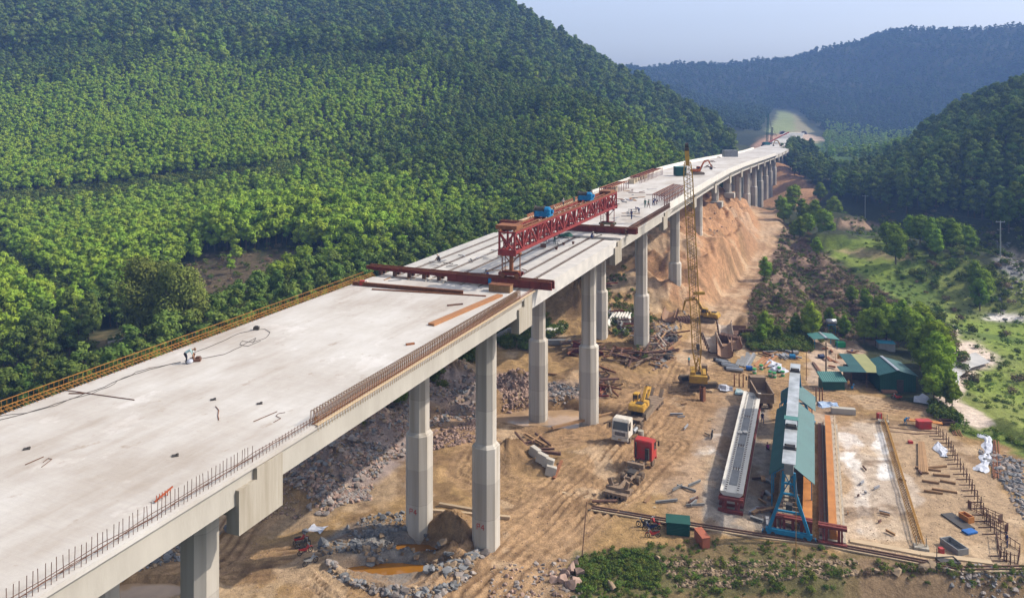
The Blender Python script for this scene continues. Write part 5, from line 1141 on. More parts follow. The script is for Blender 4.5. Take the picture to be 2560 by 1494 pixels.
line3('steel_bar', [(172, 984), (212, 984)], M_dkrebar, 0.05, 'short dark bar beside the long one on the near slab', 'steel bar')
line3('steel_bar', [(63, 1162), (109, 1142)], M_dkrebar, 0.025, 'short bar on the slab at the left of the picture', 'steel bar')
line3('steel_bar', [(634, 1054), (693, 1029)], M_dkrebar, 0.025, 'straight rod on the slab near the stirrup cage', 'steel bar')
line3('wire_loop', [(713, 1031), (696, 1034), (690, 1040), (702, 1046), (684, 1056)], M_dkrebar, 0.02, 'bent wire loop on the slab near the stirrup cage', 'wire')
line3('wire_loop', [(108, 1156), (120, 1146), (130, 1148), (104, 1168)], M_dkrebar, 0.02, 'small wire hook on the slab at the left', 'wire')
line3('bent_wire', [(539, 1016), (547, 1025), (545, 1040), (547, 1050)], M_rust, 0.025, 'bent rusty wire in the middle of the near slab', 'wire')
b = MB(); p = ond(488, 902); b.box((0, 0, .12), (.9, .6, .2), .2); b.cyl((-.2, 0, .2), (-.1, .1, .6), .1, n=8); b.box((.25, 0, .28), (.3, .25, .2)); o = b.build('power_tool', M_rustd); o.location = p; tag(o, 'dark power tool on the slab in front of the bending worker', 'power tool')
b = MB(); iv, if_ = ico(2); b.add([(v.x * .28, v.y * .25, .18 + v.z * .22 * (1 + .4 * mnoise.noise(v * 2))) for v in iv], if_); o = b.build('sack', M_sack); o.location = ond(474, 908); tag(o, 'white sack at the feet of the bending worker', 'sack')
b = MB(); b.box((0, 0, .15), (.5, .35, .26)); b.box((0, 0, .3), (.35, .2, .06)); b.bar((-.15, 0, .36), (.15, 0, .36), .04); o = b.build('welding_box', M_dark); o.location = ond(641, 824); tag(o, 'small dark box at the end of the cable on the near slab', 'box')
for px, py, lab in ((533, 999, 'dark scrap of steel in the middle of the near slab'), (649, 1009, 'small black plate nearer the stirrup cage'), (67, 1122, 'small black plate at the left of the near slab'), (438, 1139, 'small black plate near the slab edge')):
    b = MB(); b.box((0, 0, .03), (.38, .3, .05), .4); b.box((.1, .05, .09), (.14, .1, .07), 1); o = b.build('steel_plate', M_dark); o.location = ond(px, py); tag(o, lab, 'plate')
# orange clamp rig in the bars
b = MB()
for k in range(6): b.bar((-.9 + k * .3, 0, .1 + .1 * (k % 2)), (-.7 + k * .32, .2, .45), .07)
b.bar((-1, .1, .12), (1, .1, .5), .1); o = b.build('steel_jig', mat('red_rust', (0.35, 0.08, 0.03), None, 3)); o.scale = (.6, .7, .7); o.location = ond(412, 1245); o.rotation_euler = (0, 0, BH); tag(o, 'orange rusty steel jig lying among the starter bars', 'jig')
# stuff behind the near rail beam
def beam_on(px0, px1, w_, h, m, lab, cat='steel beam', z=DZ, grp=None, name='steel_beam', ib=True):
    a = Vector((*un(*px0, z), 0)); c = Vector((*un(*px1, z), 0)); o = empty  # noqa
    L2 = (c - a).length; b = MB()
    if ib: b.box((L2 / 2, 0, h - 0.02), (L2, w_, 0.04)); b.box((L2 / 2, 0, 0.02), (L2, w_, 0.04)); b.box((L2 / 2, 0, h / 2), (L2, 0.06, h - .08))
    else: b.box((L2 / 2, 0, h / 2), (L2, w_, h))
    o = b.build(name, m); o.location = (a.x, a.y, z + .005); o.rotation_euler = (0, 0, head(a, c)); return tag(o, lab, cat, grp)
beam_on((882, 712), (1158, 736), .32, .42, M_rust, 'long rusty beam lying parallel to the near rail beam')
beam_on((930, 724), (1215, 741), .18, .12, M_rust, 'thin rusty bar lying in front of the long rusty beam', 'steel bar', ib=False)
beam_on((1078, 814), (1250, 740), .7, .22, mat('rust_plate', (0.33, 0.16, 0.07), (0.24, 0.11, 0.05), 1.5), 'wide brown steel plate strip on the slab inside the stirrup cage', 'steel plate', ib=False, name='plate_strip')
beam_on((1118, 765), (1157, 761), .16, .14, M_rustd, 'short rusty angle alone on the slab', 'steel bar', ib=False)
beam_on((1015, 863), (1036, 860), .2, .15, M_rust, 'short rusty piece at the inner edge of the stirrup cage', 'steel bar', ib=False)
b = MB(); b.box((0, 0, .3), (.6, .5, .55)); o = b.build('generator', M_red, bevel=.04); b = MB(); b.box((.45, 0, .3), (.35, .5, .5)); b.build('end_cover', M_white, o, bevel=.03); o.location = ond(906, 713); tag(o, 'small red and white generator on the slab near the far deck edge', 'generator')
b = MB(); b.cyl((0, 0, 0), (0, 0, .8), .3, n=14); b.cyl((0, 0, .8), (0, 0, .9), .3, .12, n=14); o = b.build('drum', M_blue); o.location = ond(1226, 712); tag(o, 'blue plastic drum in front of the near rail beam', 'drum')
b = MB(); b.box((0, 0, .38), (2.5, 1.0, .76)); 
for k in range(5): b.box((-1.1 + k * .55, -.53, .38), (.1, .06, .78))
o = b.build('form_crate', M_wood); b = MB(); b.box((0, 0, .79), (2.6, 1.15, .05)); b.build('lid', M_rust, o); o.location = ond(1252, 728); o.rotation_euler = (0, 0, -.35); tag(o, 'rusty lidded timber crate at the right end of the near rail beam', 'crate')
def strew(px0, px1, n, m, zr, lab, grp, cat='scrap piece', name='timber_offcut', rr=(0.6, 2.4), deck=True, w_=(.08, .2)):
    for k in range(n):
        px = rnd.uniform(px0[0], px1[0]); py = rnd.uniform(px0[1], px1[1])
        if deck: py = px0[1] + (px1[1] - px0[1]) * (px - px0[0]) / (px1[0] - px0[0]) + rnd.uniform(-zr, zr)
        p = ond(px, py) if deck else at(px, py); b = MB(); b.box((0, 0, .05), (rnd.uniform(*rr), rnd.uniform(*w_), .07)); o = b.build(name, rnd.choice(m)); o.location = p; o.rotation_euler = (0, rnd.uniform(-.04, .04), rnd.uniform(0, 3.1)); tag(o, lab, cat, grp)
M_panel = mat('grey_panel', (0.30, 0.31, 0.33), (0.2, 0.2, 0.22), 1, .8)
strew((960, 695), (1330, 676), 26, [M_rustd, M_panel, M_wood], 9, 'offcut of timber or bar strewn around the near rail beam', 'offcuts around the near rail beam')
strew((1080, 660), (1500, 590), 24, [M_panel, M_dark, M_panel], 14, 'loose panel or bar strewn over the bare girders', 'offcuts on the bare girders')
strew((1470, 505), (1640, 480), 34, [M_rust, M_wood, M_rustd, M_panel], 14, 'board or bar strewn over the far slab behind the gantry', 'offcuts on the far slab', rr=(1.2, 4), w_=(.2, .7))
strew((1500, 508), (1600, 500), 16, [M_rustd, M_dark, M_rust, M_dblue], 10, 'dark piece in the tangle of tools and steel on the far slab', 'tangle of tools on the far slab', rr=(.6, 2), w_=(.3, .8))
strew((1500, 560), (1590, 530), 12, [M_panel, M_wood, M_dark], 10, 'board lying on the far slab beside the gantry end', 'offcuts beside the gantry end', rr=(1, 3.2), w_=(.2, .5))
# green net heap, crate and small barrels on the girders
b = MB(); iv, if_ = ico(2); b.add([(v.x * 1.2, v.y * .7, .15 + max(0, v.z) * .5 * (1 + mnoise.noise(v * 2))) for v in iv], if_); o = b.build('net_heap', M_cloth_g); o.location = ond(1414, 592); tag(o, 'heap of green netting on the bare girders', 'net heap')
b = MB(); b.box((0, 0, .3), (.8, .6, .5)); b.box((0, 0, .3), (.1, .64, .6)); o = b.build('steel_crate', M_rustd); o.location = ond(1358, 619); tag(o, 'small dark steel crate on the bare girders', 'crate')
for px, py, lab in ((1391, 624, 'small dark pot lower left of three on the girders'), (1409, 612, 'small dark pot in the middle of three on the girders'), (1433, 610, 'small dark pot at the right of three on the girders')):
    b = MB(); b.cyl((0, 0, 0), (0, 0, .35), .16, .2, n=10); b.cyl((0, 0, .35), (0, 0, .38), .23, n=10); o = b.build('pot', M_rustd); o.location = ond(px, py); tag(o, lab, 'pot')
b = MB(); 
for k in range(3): b.box((k * .9 - .9, 0, .55), (.7, .5, .3), .3 * k)
b.bar((-1.2, .3, .1), (1.2, .3, .1), .05); b.bar((-1.2, -.3, .1), (1.2, -.3, .1), .05)
for k in (-1, 1): b.bar((k, .3, 0), (k, .3, .5), .05); b.bar((k, -.3, 0), (k, -.3, .5), .05)
o = b.build('tool_trolley', M_panel); o.location = ond(1377, 611); tag(o, 'low tool trolley beside the green worker under the truss', 'trolley')
# far slab: side frames, concrete blocks, container, small digger
def edge_frame(s0, s1, t0, t1, label, h=1.9, out=2.6):
    sm = (s0 + s1) / 2; root = empty('edge_form_frame', bp(sm, t0, deckz(sm)), BH, label, 'steel frame', 'travelling frames for the edge barrier'); sg = 1 if t1 > t0 else -1; b = MB(); n = int((s1 - s0) / 1.6)
    hl = (s1 - s0) / 2
    for k in range(n + 1):
        x = -hl + (s1 - s0) * k / n; b.bar((x, 0, 0), (x, 0, h), .14); b.bar((x, 0, h), (x, sg * out * -1, h + .25), .12); b.bar((x, -sg * out, h + .25), (x, -sg * out, -.6), .1); b.bar((x, 0, h * .5), (x, -sg * 1.2, h + .1), .08)
    b.build('posts', M_redox, root); b = MB()
    for y, z in ((0, h + .1), (0, h * .5), (-sg * out, h + .3), (-sg * out * .6, h + .2), (-sg * out, -.6)): b.bar((-hl, y, z), (hl, y, z), .14)
    b.build('rails', M_rust, root)
edge_frame(187, 203, WD - 1.6, WD, 'red steel frame straddling the left barrier nearer the gantry', 1.5)
edge_frame(215, 243, WD - 1.6, WD, 'longer red steel frame straddling the left barrier further along', 1.6)
edge_frame(174, 196, 1.7, 0.0, 'red steel frame straddling the right barrier behind the crane boom', 1.9, 2.4)
for k, (px, py) in enumerate(((1526, 478), (1534, 478), (1580, 459), (1586, 455), (1592, 452), (1598, 449), (1605, 447), (1611, 445))):
    b = MB(); b.box((0, 0, .55), (1.5, 1.5, 1.05)); b.box((0, 0, 1.1), (1.7, 1.7, .12)); o = b.build('concrete_block', mat('sand_concrete', (0.46, 0.38, 0.27), (0.36, 0.30, 0.21), 1, .9), bevel=.03); o.location = ond(px, py); o.rotation_euler = (0, 0, BH); tag(o, 'square tan concrete counterweight block beside a red edge frame', 'concrete block', 'counterweight blocks')
b = MB(); b.box((0, 0, 1.3), (3.0, 2.6, 2.5))
for k in range(14): b.box((-1.4 + k * .215, -1.32, 1.3), (.08, .04, 2.4)); 
for k in range(11): b.box((-1.52, -1.2 + k * .24, 1.3), (.04, .08, 2.4))
o = b.build('site_hut', M_gwall); b = MB(); b.box((0, 0, 2.58), (3.2, 2.8, .08)); b.build('roof', M_troof2, o); sx_ = un(1700, 439, deckz(230)); o.location = (sx_[0], sx_[1], deckz(230)); o.rotation_euler = (0, 0, .1); tag(o, 'green sheet metal hut on the far slab beside the crane boom', 'hut')
sx_ = un(1825, 395, deckz(345)); b = MB(); b.box((0, 0, 1.4), (5.6, 3, 2.6)); b.build('crate_body', M_galv) if False else None
b = MB(); b.box((0, 0, 1.55), (5.8, 3.2, 2.5)); 
for k in range(12): b.box((-2.7 + k * .49, -1.62, 1.55), (.1, .05, 2.4))
b.box((0, 0, .15), (5.8, 3.2, .25)); o = b.build('site_container', M_grey); o.location = (sx_[0], sx_[1], deckz(330)); o.rotation_euler = (0, 0, .1); tag(o, 'pale grey container on the distant slab', 'container')
sx_ = un(1745, 436, deckz(235)); excavator('small orange excavator on the far slab', M_orangep, (sx_[0], sx_[1], deckz(235)), 0.05, 0.0, 'high', 0.78)
for px, py, s_ in ((1773, 419, 1.0), (1781, 405, .7), (1795, 394, .6)):
    zz = deckz(260); p_ = un(px, py, zz); b = MB()
    for k in range(16): b.bar((rnd.uniform(-2, 2), rnd.uniform(-1, 1), 0), (rnd.uniform(-1, 1), rnd.uniform(-.6, .6), rnd.uniform(.3, 1.1) * s_), .12)
    o = b.build('scrap_heap', M_rustd); o.location = (p_[0], p_[1], zz); o.scale = (s_, s_, s_); tag(o, {1.0: 'largest heap of rusty scrap on the distant slab', .7: 'middle heap of rusty scrap on the distant slab', .6: 'smallest heap of rusty scrap on the distant slab'}[s_], 'scrap heap')
# ================================================================ machines on the ground
pa, pc = at(1550, 1108), at(1640, 1000); hd_ = head(pc, pa)
tw = tractor('white tractor truck with muddy wheels pulling a low trailer', M_white, (0, 0, 0), hd_)
f = Vector((math.cos(hd_), math.sin(hd_), 0)); base = Vector((pa.x, pa.y, 0)) - f * 6.85; base.z = gz(base.x, base.y) + .05; tw.location = base
tr = empty('low_trailer', base - f * 0.6, hd_, 'long muddy low trailer behind the white truck carrying an excavator', 'trailer')
b = MB(); b.box((-5.4, 0, 1.0), (9.5, 2.7, .22)); b.prismy([(-0.9, 1.1), (1.6, 1.35), (1.6, 1.55), (-0.7, 1.32)], -1.2, 1.2); 
for k in range(10): b.box((-1 - k * .95, 0, 1.12), (.25, 2.74, .03))
b.box((-5.4, 1.37, .92), (9.4, .1, .3)); b.box((-5.4, -1.37, .92), (9.4, .1, .3)); b.prismy([(-10.1, 1.1), (-11.4, .8), (-11.4, .7), (-10.1, .8)], -1.3, 1.3); b.build('bed', M_muddy, tr)
for s in (-1, 1):
    b = MB(); b.bar((-10.6, s * .8, 1.0), (-11.7, s * .8, 1.9), .5, .12)
    for k in range(4): b.bar((-10.6, s * .8 - .3 + k * .2, 1.1), (-11.8, s * .8 - .3 + k * .2, 2.0), .06)
    b.build('ramp', M_muddy, tr)
for ax in (-7.6, -8.8, -10.0):
    for s in (-1, 1): wheel(tr, (ax, s * 1.15, .45), .45, .5)
excavator('yellow excavator with dented body riding on the low trailer', M_yel2, base - f * 3.1 + Vector((0, 0, 1.13)), hd_ + math.pi, 0.0, 'folded', 0.98)
# red truck and the dolly
pr, pf = at(1570, 1212), at(1622, 1150); hd_ = head(pr, pf); f = Vector((math.cos(hd_), math.sin(hd_), 0))
tt_ = tractor('red tractor truck without trailer seen from behind', M_red, (0, 0, 0), hd_); q = at(1577, 1205); tt_.location = (q.x, q.y, q.z + .03)
b = MB(); b.box((1.9, 0, 1.45), (.5, 2.3, .5)); 
for k in range(6): b.box((1.64, -.95 + k * .38, 1.45), (.05, .14, .4))
b.build('rack', M_muddy, tt_)
q = at(1546, 1240); do = empty('girder_dolly', (q.x, q.y, q.z + .03), hd_, 'two axle girder dolly with a row of muddy tyres behind the red truck', 'trailer')
b = MB(); b.box((0, 0, .85), (2.2, 3.0, .3)); b.bar((.4, 0, 1.0), (4.2, 0, 1.0), .4, .3); b.box((0, 0, 1.15), (.5, 3.2, .35))
for s in (-1, 1): b.bar((0.2, s * .95, 1.2), (.1, s * 1.25, 2.2), .25, .5); b.bar((0.2, s * .95, 1.2), (1.4, s * .5, 1.1), .15)
b.build('bolster', M_muddy, do)
for ax in (-.65, .65):
    for y in (-1.25, -.85, -.3, .3, .85, 1.25): wheel(do, (ax, y, .5), .5, .3)
# dump truck
pr, pf = at(1916, 1028), at(1910, 962); hd_ = math.radians(84); du = empty('dump_truck', (pr.x, pr.y + .6, pr.z + .03), hd_, 'muddy grey dump truck with an empty tipper bed parked by the green shed', 'truck')
cab(du, 6.0, 7.9, 2.5, .95, 3.1, M_muddy)
b = MB()
for s in (-1, 1): b.box((3.4, s * .45, .95), (7.4, .15, .3))
b.build('chassis', M_dark, du)
b = MB(); X0, X1, zz0, zz1, wy = -.5, 5.6, 1.25, 2.75, 1.25
b.box(((X0 + X1) / 2, 0, zz0), (X1 - X0, 2 * wy, .12)); b.box((X1, 0, (zz0 + zz1) / 2 + .25), (.1, 2 * wy, zz1 - zz0 + .5)); b.box((X1 + .5, 0, zz1 + .5), (1.1, 2 * wy, .07))
for s in (-1, 1):
    b.box(((X0 + X1) / 2, s * wy, (zz0 + zz1) / 2), (X1 - X0, .1, zz1 - zz0)); b.box(((X0 + X1) / 2, s * (wy + .02), zz1), (X1 - X0, .2, .12))
    for k in range(7): b.box((X0 + .5 + k * .85, s * (wy + .08), (zz0 + zz1) / 2), (.14, .1, zz1 - zz0))
bed = b.build('tipper_bed', M_muddy, du)
b = MB(); b.box((X0 - .02, 0, (zz0 + zz1) / 2), (.08, 2 * wy, zz1 - zz0))
for k in range(5): b.box((X0 - .1, -1.15 + k * .575, (zz0 + zz1) / 2), (.1, .12, zz1 - zz0))
for z in (zz0 + .1, (zz0 + zz1) / 2, zz1 - .05): b.box((X0 - .1, 0, z), (.08, 2.5, .1))
b.build('tailgate', M_muddy, bed)
for ax in (.9, 2.25):
    for s in (-1, 1): wheel(du, (ax, s * .98, .52), .52, .56)
for s in (-1, 1): wheel(du, (6.3, s * 1.05, .52), .52, .3)
# blue truck under the bridge
q = at(1442, 738); hd_ = math.radians(-100); bt = empty('flatbed_truck', (q.x + .6, q.y + 2.5, q.z + .05), hd_, 'dark blue truck half hidden behind a pier', 'truck')
cab(bt, -.6, 1.3, 2.3, .9, 3.0, M_dblue); b = MB(); b.box((-3.4, 0, 1.15), (5.2, 2.3, .2)); b.box((-3.4, 1.15, 1.4), (5.2, .06, .5)); b.box((-3.4, -1.15, 1.4), (5.2, .06, .5)); b.build('flatbed', M_muddy, bt)
for ax in (.3, -4): 
    for s in (-1, 1): wheel(bt, (ax, s * .98, .5), .5, .35)
# excavator on the road
q = at(1768, 752); excavator('yellow excavator digging at the foot of the orange mound', M_yel, (q.x, q.y, q.z), math.radians(150), 0, 'work', 1.0)
# crawler crane
q = at(1745, 962); cr = empty('crawler_crane', (q.x, q.y, q.z + .05), math.radians(8), 'tall yellow lattice boom crawler crane beside the yard', 'crane')
for s in (-1, 1):
    b = MB(); pr_ = []
    for k in range(11): a = math.pi / 2 - math.pi * k / 10; pr_.append((2.3 + .5 * math.cos(a), .52 + .5 * math.sin(a)))
    for k in range(11): a = -math.pi / 2 - math.pi * k / 10; pr_.append((-2.3 + .5 * math.cos(a), .52 + .5 * math.sin(a)))
    inn = [(x * .86, .52 + (z - .52) * .62) for x, z in pr_]
    b.prismy(pr_, s * 1.65, s * 2.35); b.prismy(inn, s * 1.6, s * 2.42, 1)
    for k in range(-10, 11): b.box((k * .25, s * 2.0, 1.04), (.12, .74, .05)); b.box((k * .25, s * 2.0, .02), (.12, .74, .05))
    b.build('track', [M_track, M_dark], cr)
b = MB(); b.box((0, 0, .75), (2.4, 3.4, .4)); b.cyl((0, 0, .9), (0, 0, 1.3), .9, n=18); b.build('undercarriage', M_muddy, cr)
tn = math.radians(70)
def cT(v): c, s = math.cos(tn), math.sin(tn); return (c * v[0] - s * v[1], s * v[0] + c * v[1], v[2])
def xc(b): b.v = [cT(v) for v in b.v]; return b
b = MB(); b.box((-.9, 0, 1.45), (4.6, 2.4, .3)); b.box((-1.3, .95, 2.3), (3.2, .75, 1.5)); b.box((-1.4, -1.0, 2.2), (3.0, .6, 1.3)); b.box((-3.1, 0, 2.0), (.9, 3.0, 1.2)); hb = xc(b).build('machine_house', M_yel, cr, bevel=.05)
b = MB(); b.cyl((-.7, -.6, 2.0), (-.7, .5, 2.0), .45, n=14); b.cyl((-1.9, -.6, 2.0), (-1.9, .5, 2.0), .45, n=14); xc(b).build('winch_drums', M_dark, hb)
b = MB(); b.prismy([(.2, 1.6), (1.6, 1.6), (1.7, 2.2), (1.45, 3.3), (.2, 3.3)], -1.55, -.65); cb_ = xc(b).build('cab', M_muddy, cr, bevel=.04)
b = MB(); b.prismy([(.35, 2.3), (1.5, 2.3), (1.32, 3.15), (.35, 3.15)], -1.58, -1.54); b.box((1.6, -1.1, 2.7), (.08, .7, .8)); xc(b).build('cab_window', M_glass, cb_)
# lattice boom: foot in front of the house, nearly upright, leaning slightly back to the left
bf = Vector((q.x, q.y, q.z)); 
tipx, tipy = atY(1717, 372, 138.5)[0], 138.5; tipz = atY(1717, 372, 138.5)[2]
inv = Matrix.Rotation(-math.radians(8), 4, 'Z')
tip = inv @ (Vector((tipx, tipy, tipz)) - cr.location); foot = Vector(cT((.9, 0, 1.8)))
ax = (tip - foot); Lb = ax.length; ax.normalize(); sx_v = Vector(cT((0, 1, 0))); sx_v = (sx_v - ax * sx_v.dot(ax)).normalized(); sy_v = ax.cross(sx_v)
def bpnt(u, i, j, w_): return foot + ax * (u * Lb) + sx_v * (i * w_ / 2) + sy_v * (j * w_ / 2)
def bw(u): return 0.35 + 1.15 * min(1, u / .10) if u < .10 else (1.5 if u < .88 else 1.5 - .85 * (u - .88) / .12)
b = MB(); N_ = 44
for k in range(N_):
    u, v_ = k / N_ * .94, (k + 1) / N_ * .94
    for (i, j) in ((-1, -1), (1, -1), (1, 1), (-1, 1)): b.bar(bpnt(u, i, j, bw(u)), bpnt(v_, i, j, bw(v_)), .13)
    for (a, c) in (((-1, -1), (1, -1)), ((1, -1), (1, 1)), ((1, 1), (-1, 1)), ((-1, 1), (-1, -1))):
        if k % 2: a, c = c, a
        b.bar(bpnt(u, *a, bw(u)), bpnt(v_, *c, bw(v_)), .075)
        if k % 11 == 0: b.bar(bpnt(u, *a, bw(u)), bpnt(u, *c, bw(u)), .11)
boom = b.build('boom', M_yel, cr, fix=False)
b = MB(); q0, q1 = foot + ax * Lb * .925, foot + ax * Lb; b.bar(q0, q1, .62, .75, up=sx_v); b.bar(q1, q1 + ax * .8, .5, .5, up=sx_v); b.build('boom_head', M_yel2, boom)
b = MB(); b.cyl(q1 + ax * .6 - sx_v * .3, q1 + ax * .6 + sx_v * .3, .45, n=14); b.cyl(q1 + ax * -.1 - sx_v * .35 , q1 + ax * -.1 + sx_v * .35, .4, n=14); b.build('sheave', M_dark, boom)
# A-frame, pendants, hoist ropes, hook
b = MB(); af = Vector(cT((-2.4, 0, 5.4)))
for s in (-1, 1): b.bar(cT((-.2, s * .7, 1.9)), af + Vector((0, 0, 0)), .13); b.bar(cT((-3.0, s * .7, 2.0)), af, .11)
b.build('mast', M_yel, cr)
b = MB(); pend = foot + ax * Lb * .60
for s in (-1, 1): b.bar(af, pend + sx_v * s * .5, .03); b.bar(pend + sx_v * s * .5, q1, .03)
for s in (-.3, .3): b.bar(Vector(cT((-.7, s, 2.4))), q1 + ax * .5 + sx_v * s, .028)
hk = inv @ (Vector(atY(1745, 905, 138.0)) - cr.location); htop = q1 + ax * .6 + Vector(cT((.55, 0, 0)))
for s in (-.14, .14): b.bar(htop + sx_v * s, Vector((hk.x, hk.y, hk.z + 3.1)) + sx_v * s, .03)
b.build('ropes', M_dark, cr, fix=False)
b = MB(); b.box((hk.x, hk.y, hk.z + 2.7), (.5, .4, .8)); b.bar((hk.x, hk.y, hk.z + 2.3), (hk.x, hk.y, hk.z + 1.9), .12); b.cyl((hk.x, hk.y - .1, hk.z + 2.8), (hk.x, hk.y + .1, hk.z + 2.8), .3, n=12); b.build('hook_block', M_dark, cr)
b = MB(); mid = foot + ax * Lb * .36; b.box(mid + Vector((.6, -.9, 0)), (1.9, .5, .5)); b.build('rope_guide', M_yel, cr)
# motorbikes
bk = 'motorbikes parked under the bridge'
for px, py, a, m, lab in ((752, 1357, 35, M_red, 'red motorbike at the back of the row under the bridge'), (757, 1368, 30, M_dark, 'dark motorbike in the middle of the row under the bridge'), (763, 1383, 40, M_red, 'red and black motorbike next to the silver one under the bridge'), (776, 1410, 42, M_galv, 'silver motorbike nearest the camera under the bridge')):
    motorbike(lab, at(px, py), math.radians(a), m, bk)
bk = 'motorbikes parked beside the green box'
for px, py, a, m, lab in ((1610, 1316, 170, M_dark, 'dark motorbike at the back left near the green box'), (1638, 1316, 120, M_red, 'red motorbike standing upright nearest the green box'), (1626, 1326, 175, M_dblue, 'dark blue motorbike in the middle beside the green box'), (1632, 1343, 185, M_red, 'red and white motorbike nearest the camera beside the green box')):
    motorbike(lab, at(px, py), math.radians(a), m, bk)
motorbike('red motorbike parked in front of the green house', at(2243, 999), 2.6, M_red, None)
motorbike('red motorbike beside a far pier', at(1630, 741), .4, M_red, None)
motorbike('dark bicycle like moped standing alone by the pale lime patch', at(1780, 1093), 1.2, M_dark, None)
# people on the ground
person('walk', at(1875, 1113), 1.2, M_blue, M_cloth_b, M_cloth_b, 'worker in bright blue walking beside the concrete girder')
person('walk', at(1906, 1057), -1.6, M_cloth_b, M_cloth_b, M_white, 'worker in dark blue walking behind the dump truck')
person('bend', at(2263, 1062), 0.2, M_blue, M_blue, M_blue, 'worker in light blue bending at the long orange board')
person('stand', at(2518, 1368), 3.0, M_cloth_b, M_cloth_b, M_cloth_k, 'worker in dark blue standing inside the row of steel stakes')
person('stand', at(1722, 913), -1.0, mat('cyan_cloth', (0.03, 0.3, 0.4), None, 9), M_cloth_k, M_white, 'worker in cyan standing left of the crane cab')
person('stand', at(2245, 974), -1.57, M_red, M_red, M_cloth_k, 'person in red standing in the doorway of the green house')
person('stand', at(2120, 973), -1.57, mat('orange_cloth', (0.5, 0.28, 0.1), None, 9), M_cloth_n, M_cloth_n, 'person in orange beside the small green shed')
person('squat', at(2129, 974), -.5, M_blue, M_blue, M_blue, 'person in blue crouching beside the small green shed')
person('squat', at(1920, 1126), 1.5, mat('magenta_cloth', (0.25, 0.03, 0.14), None, 9), M_cloth_k, M_cloth_k, 'worker in magenta crouching next to the green shed roof')
person('stand', at(1894, 1052), -1.2, M_cloth_k, M_cloth_k, M_cloth_k, 'person in black beside the near corner of the dump truck') if False else None
# ================================================================ casting yard
def frame_at(px, py, z=0.0):
    p = at(px, py); return p
YH = math.atan2(33.8, 12.8)                       # direction of the casting beds
YO = Vector((31.3, 90.0, 0.0)); yc, ys_ = math.cos(YH), math.sin(YH)
def yl(x, y, z=0.0): return (YO.x + yc * x - ys_ * y, YO.y + ys_ * x + yc * y, z)
# portal crane over the beds
pg = empty('gantry_crane', yl(0, 0, 0), YH, 'blue A-frame gantry crane with a long grey box girder above the green roof', 'gantry crane')
def aframe(x):
    b = MB(); H = 7.5
    for s in (-1, 1):
        b.bar((x, s * 2.15, .75), (x, s * .75, 5.0), .34, .34); b.bar((x, s * .75, 5.0), (x, s * .55, H), .34, .3)
        b.bar((x + .0, s * .55, H - .1), (x, -s * .6, 5.2), .1)
    for z, hw_ in ((3.0, 1.42), (5.0, .75), (6.2, .62), (H - .1, .55)): b.bar((x, -hw_, z), (x, hw_, z), .2)
    b.bar((x, -2.5, .62), (x, 2.5, .62), .42, .5); o = b.build('leg_frame', M_gblue, pg)
    for s in (-1, 1): b = MB(); b.box((x, s * 2.15, .3), (.5, 1.5, .42)); b.build('bogie', M_gblue, o)
    for s in (-1, 1):
        for k in (-.45, .45): b = MB(); b.cyl((x - .28, s * 2.15 + k, .3), (x + .28, s * 2.15 + k, .3), .27, n=12); b.build('wheel', M_dark, o)
aframe(0.0); aframe(35.0)
b = MB(); b.box((17.6, 0, 8.05), (36.6, 1.0, 1.1)); b.build('box_girder', M_grey, pg)
b = MB(); M_alu = mat('worn_galvanised', (0.50, 0.53, 0.55), (0.27, 0.29, 0.30), .35, .4, .4, contrast=.12)
for x0_, x1_ in ((-.6, 3.2), (4.2, 9.5), (11.0, 31.6), (32.6, 36)): b.box(((x0_ + x1_) / 2, 0, 8.66), (x1_ - x0_, 1.45, .06))
b.build('cover_sheets', M_alu, pg)
for x, lab in ((3.4, 0), (9.7, 1), (31.9, 0)):
    b = MB(); b.box((x + .2, 0, 8.72), (.7, 1.5, .14)); b.box((x, 0, 8.9), (.1, 1.2, .3)); b.box((x + .6, 0, 8.9), (.1, 1.2, .3)); b.cyl((x + .3, -.4, 8.95), (x + .3, .4, 8.95), .2, n=12); t_ = b.build('trolley', M_dark, pg)
    if lab:
        r_ = MB(); r_.box((x + 1.2, 0, 9.55), (1.3, 1.7, .06)); r_.build('trolley_roof', M_troof2, t_); r_ = MB()
        for i_ in (-1, 1): r_.bar((x + .6, i_ * .75, 8.8), (x + .6, i_ * .75, 9.55), .07)
        r_.build('roof_posts', M_dblue, t_)
b = MB()
for y in (-.5, .5): b.bar((.9, y, 3.3), (.9, y, 7.5), .04)
b.box((.9, 0, 3.2), (.7, .7, .6)); b.build('hoist', M_dark, pg)
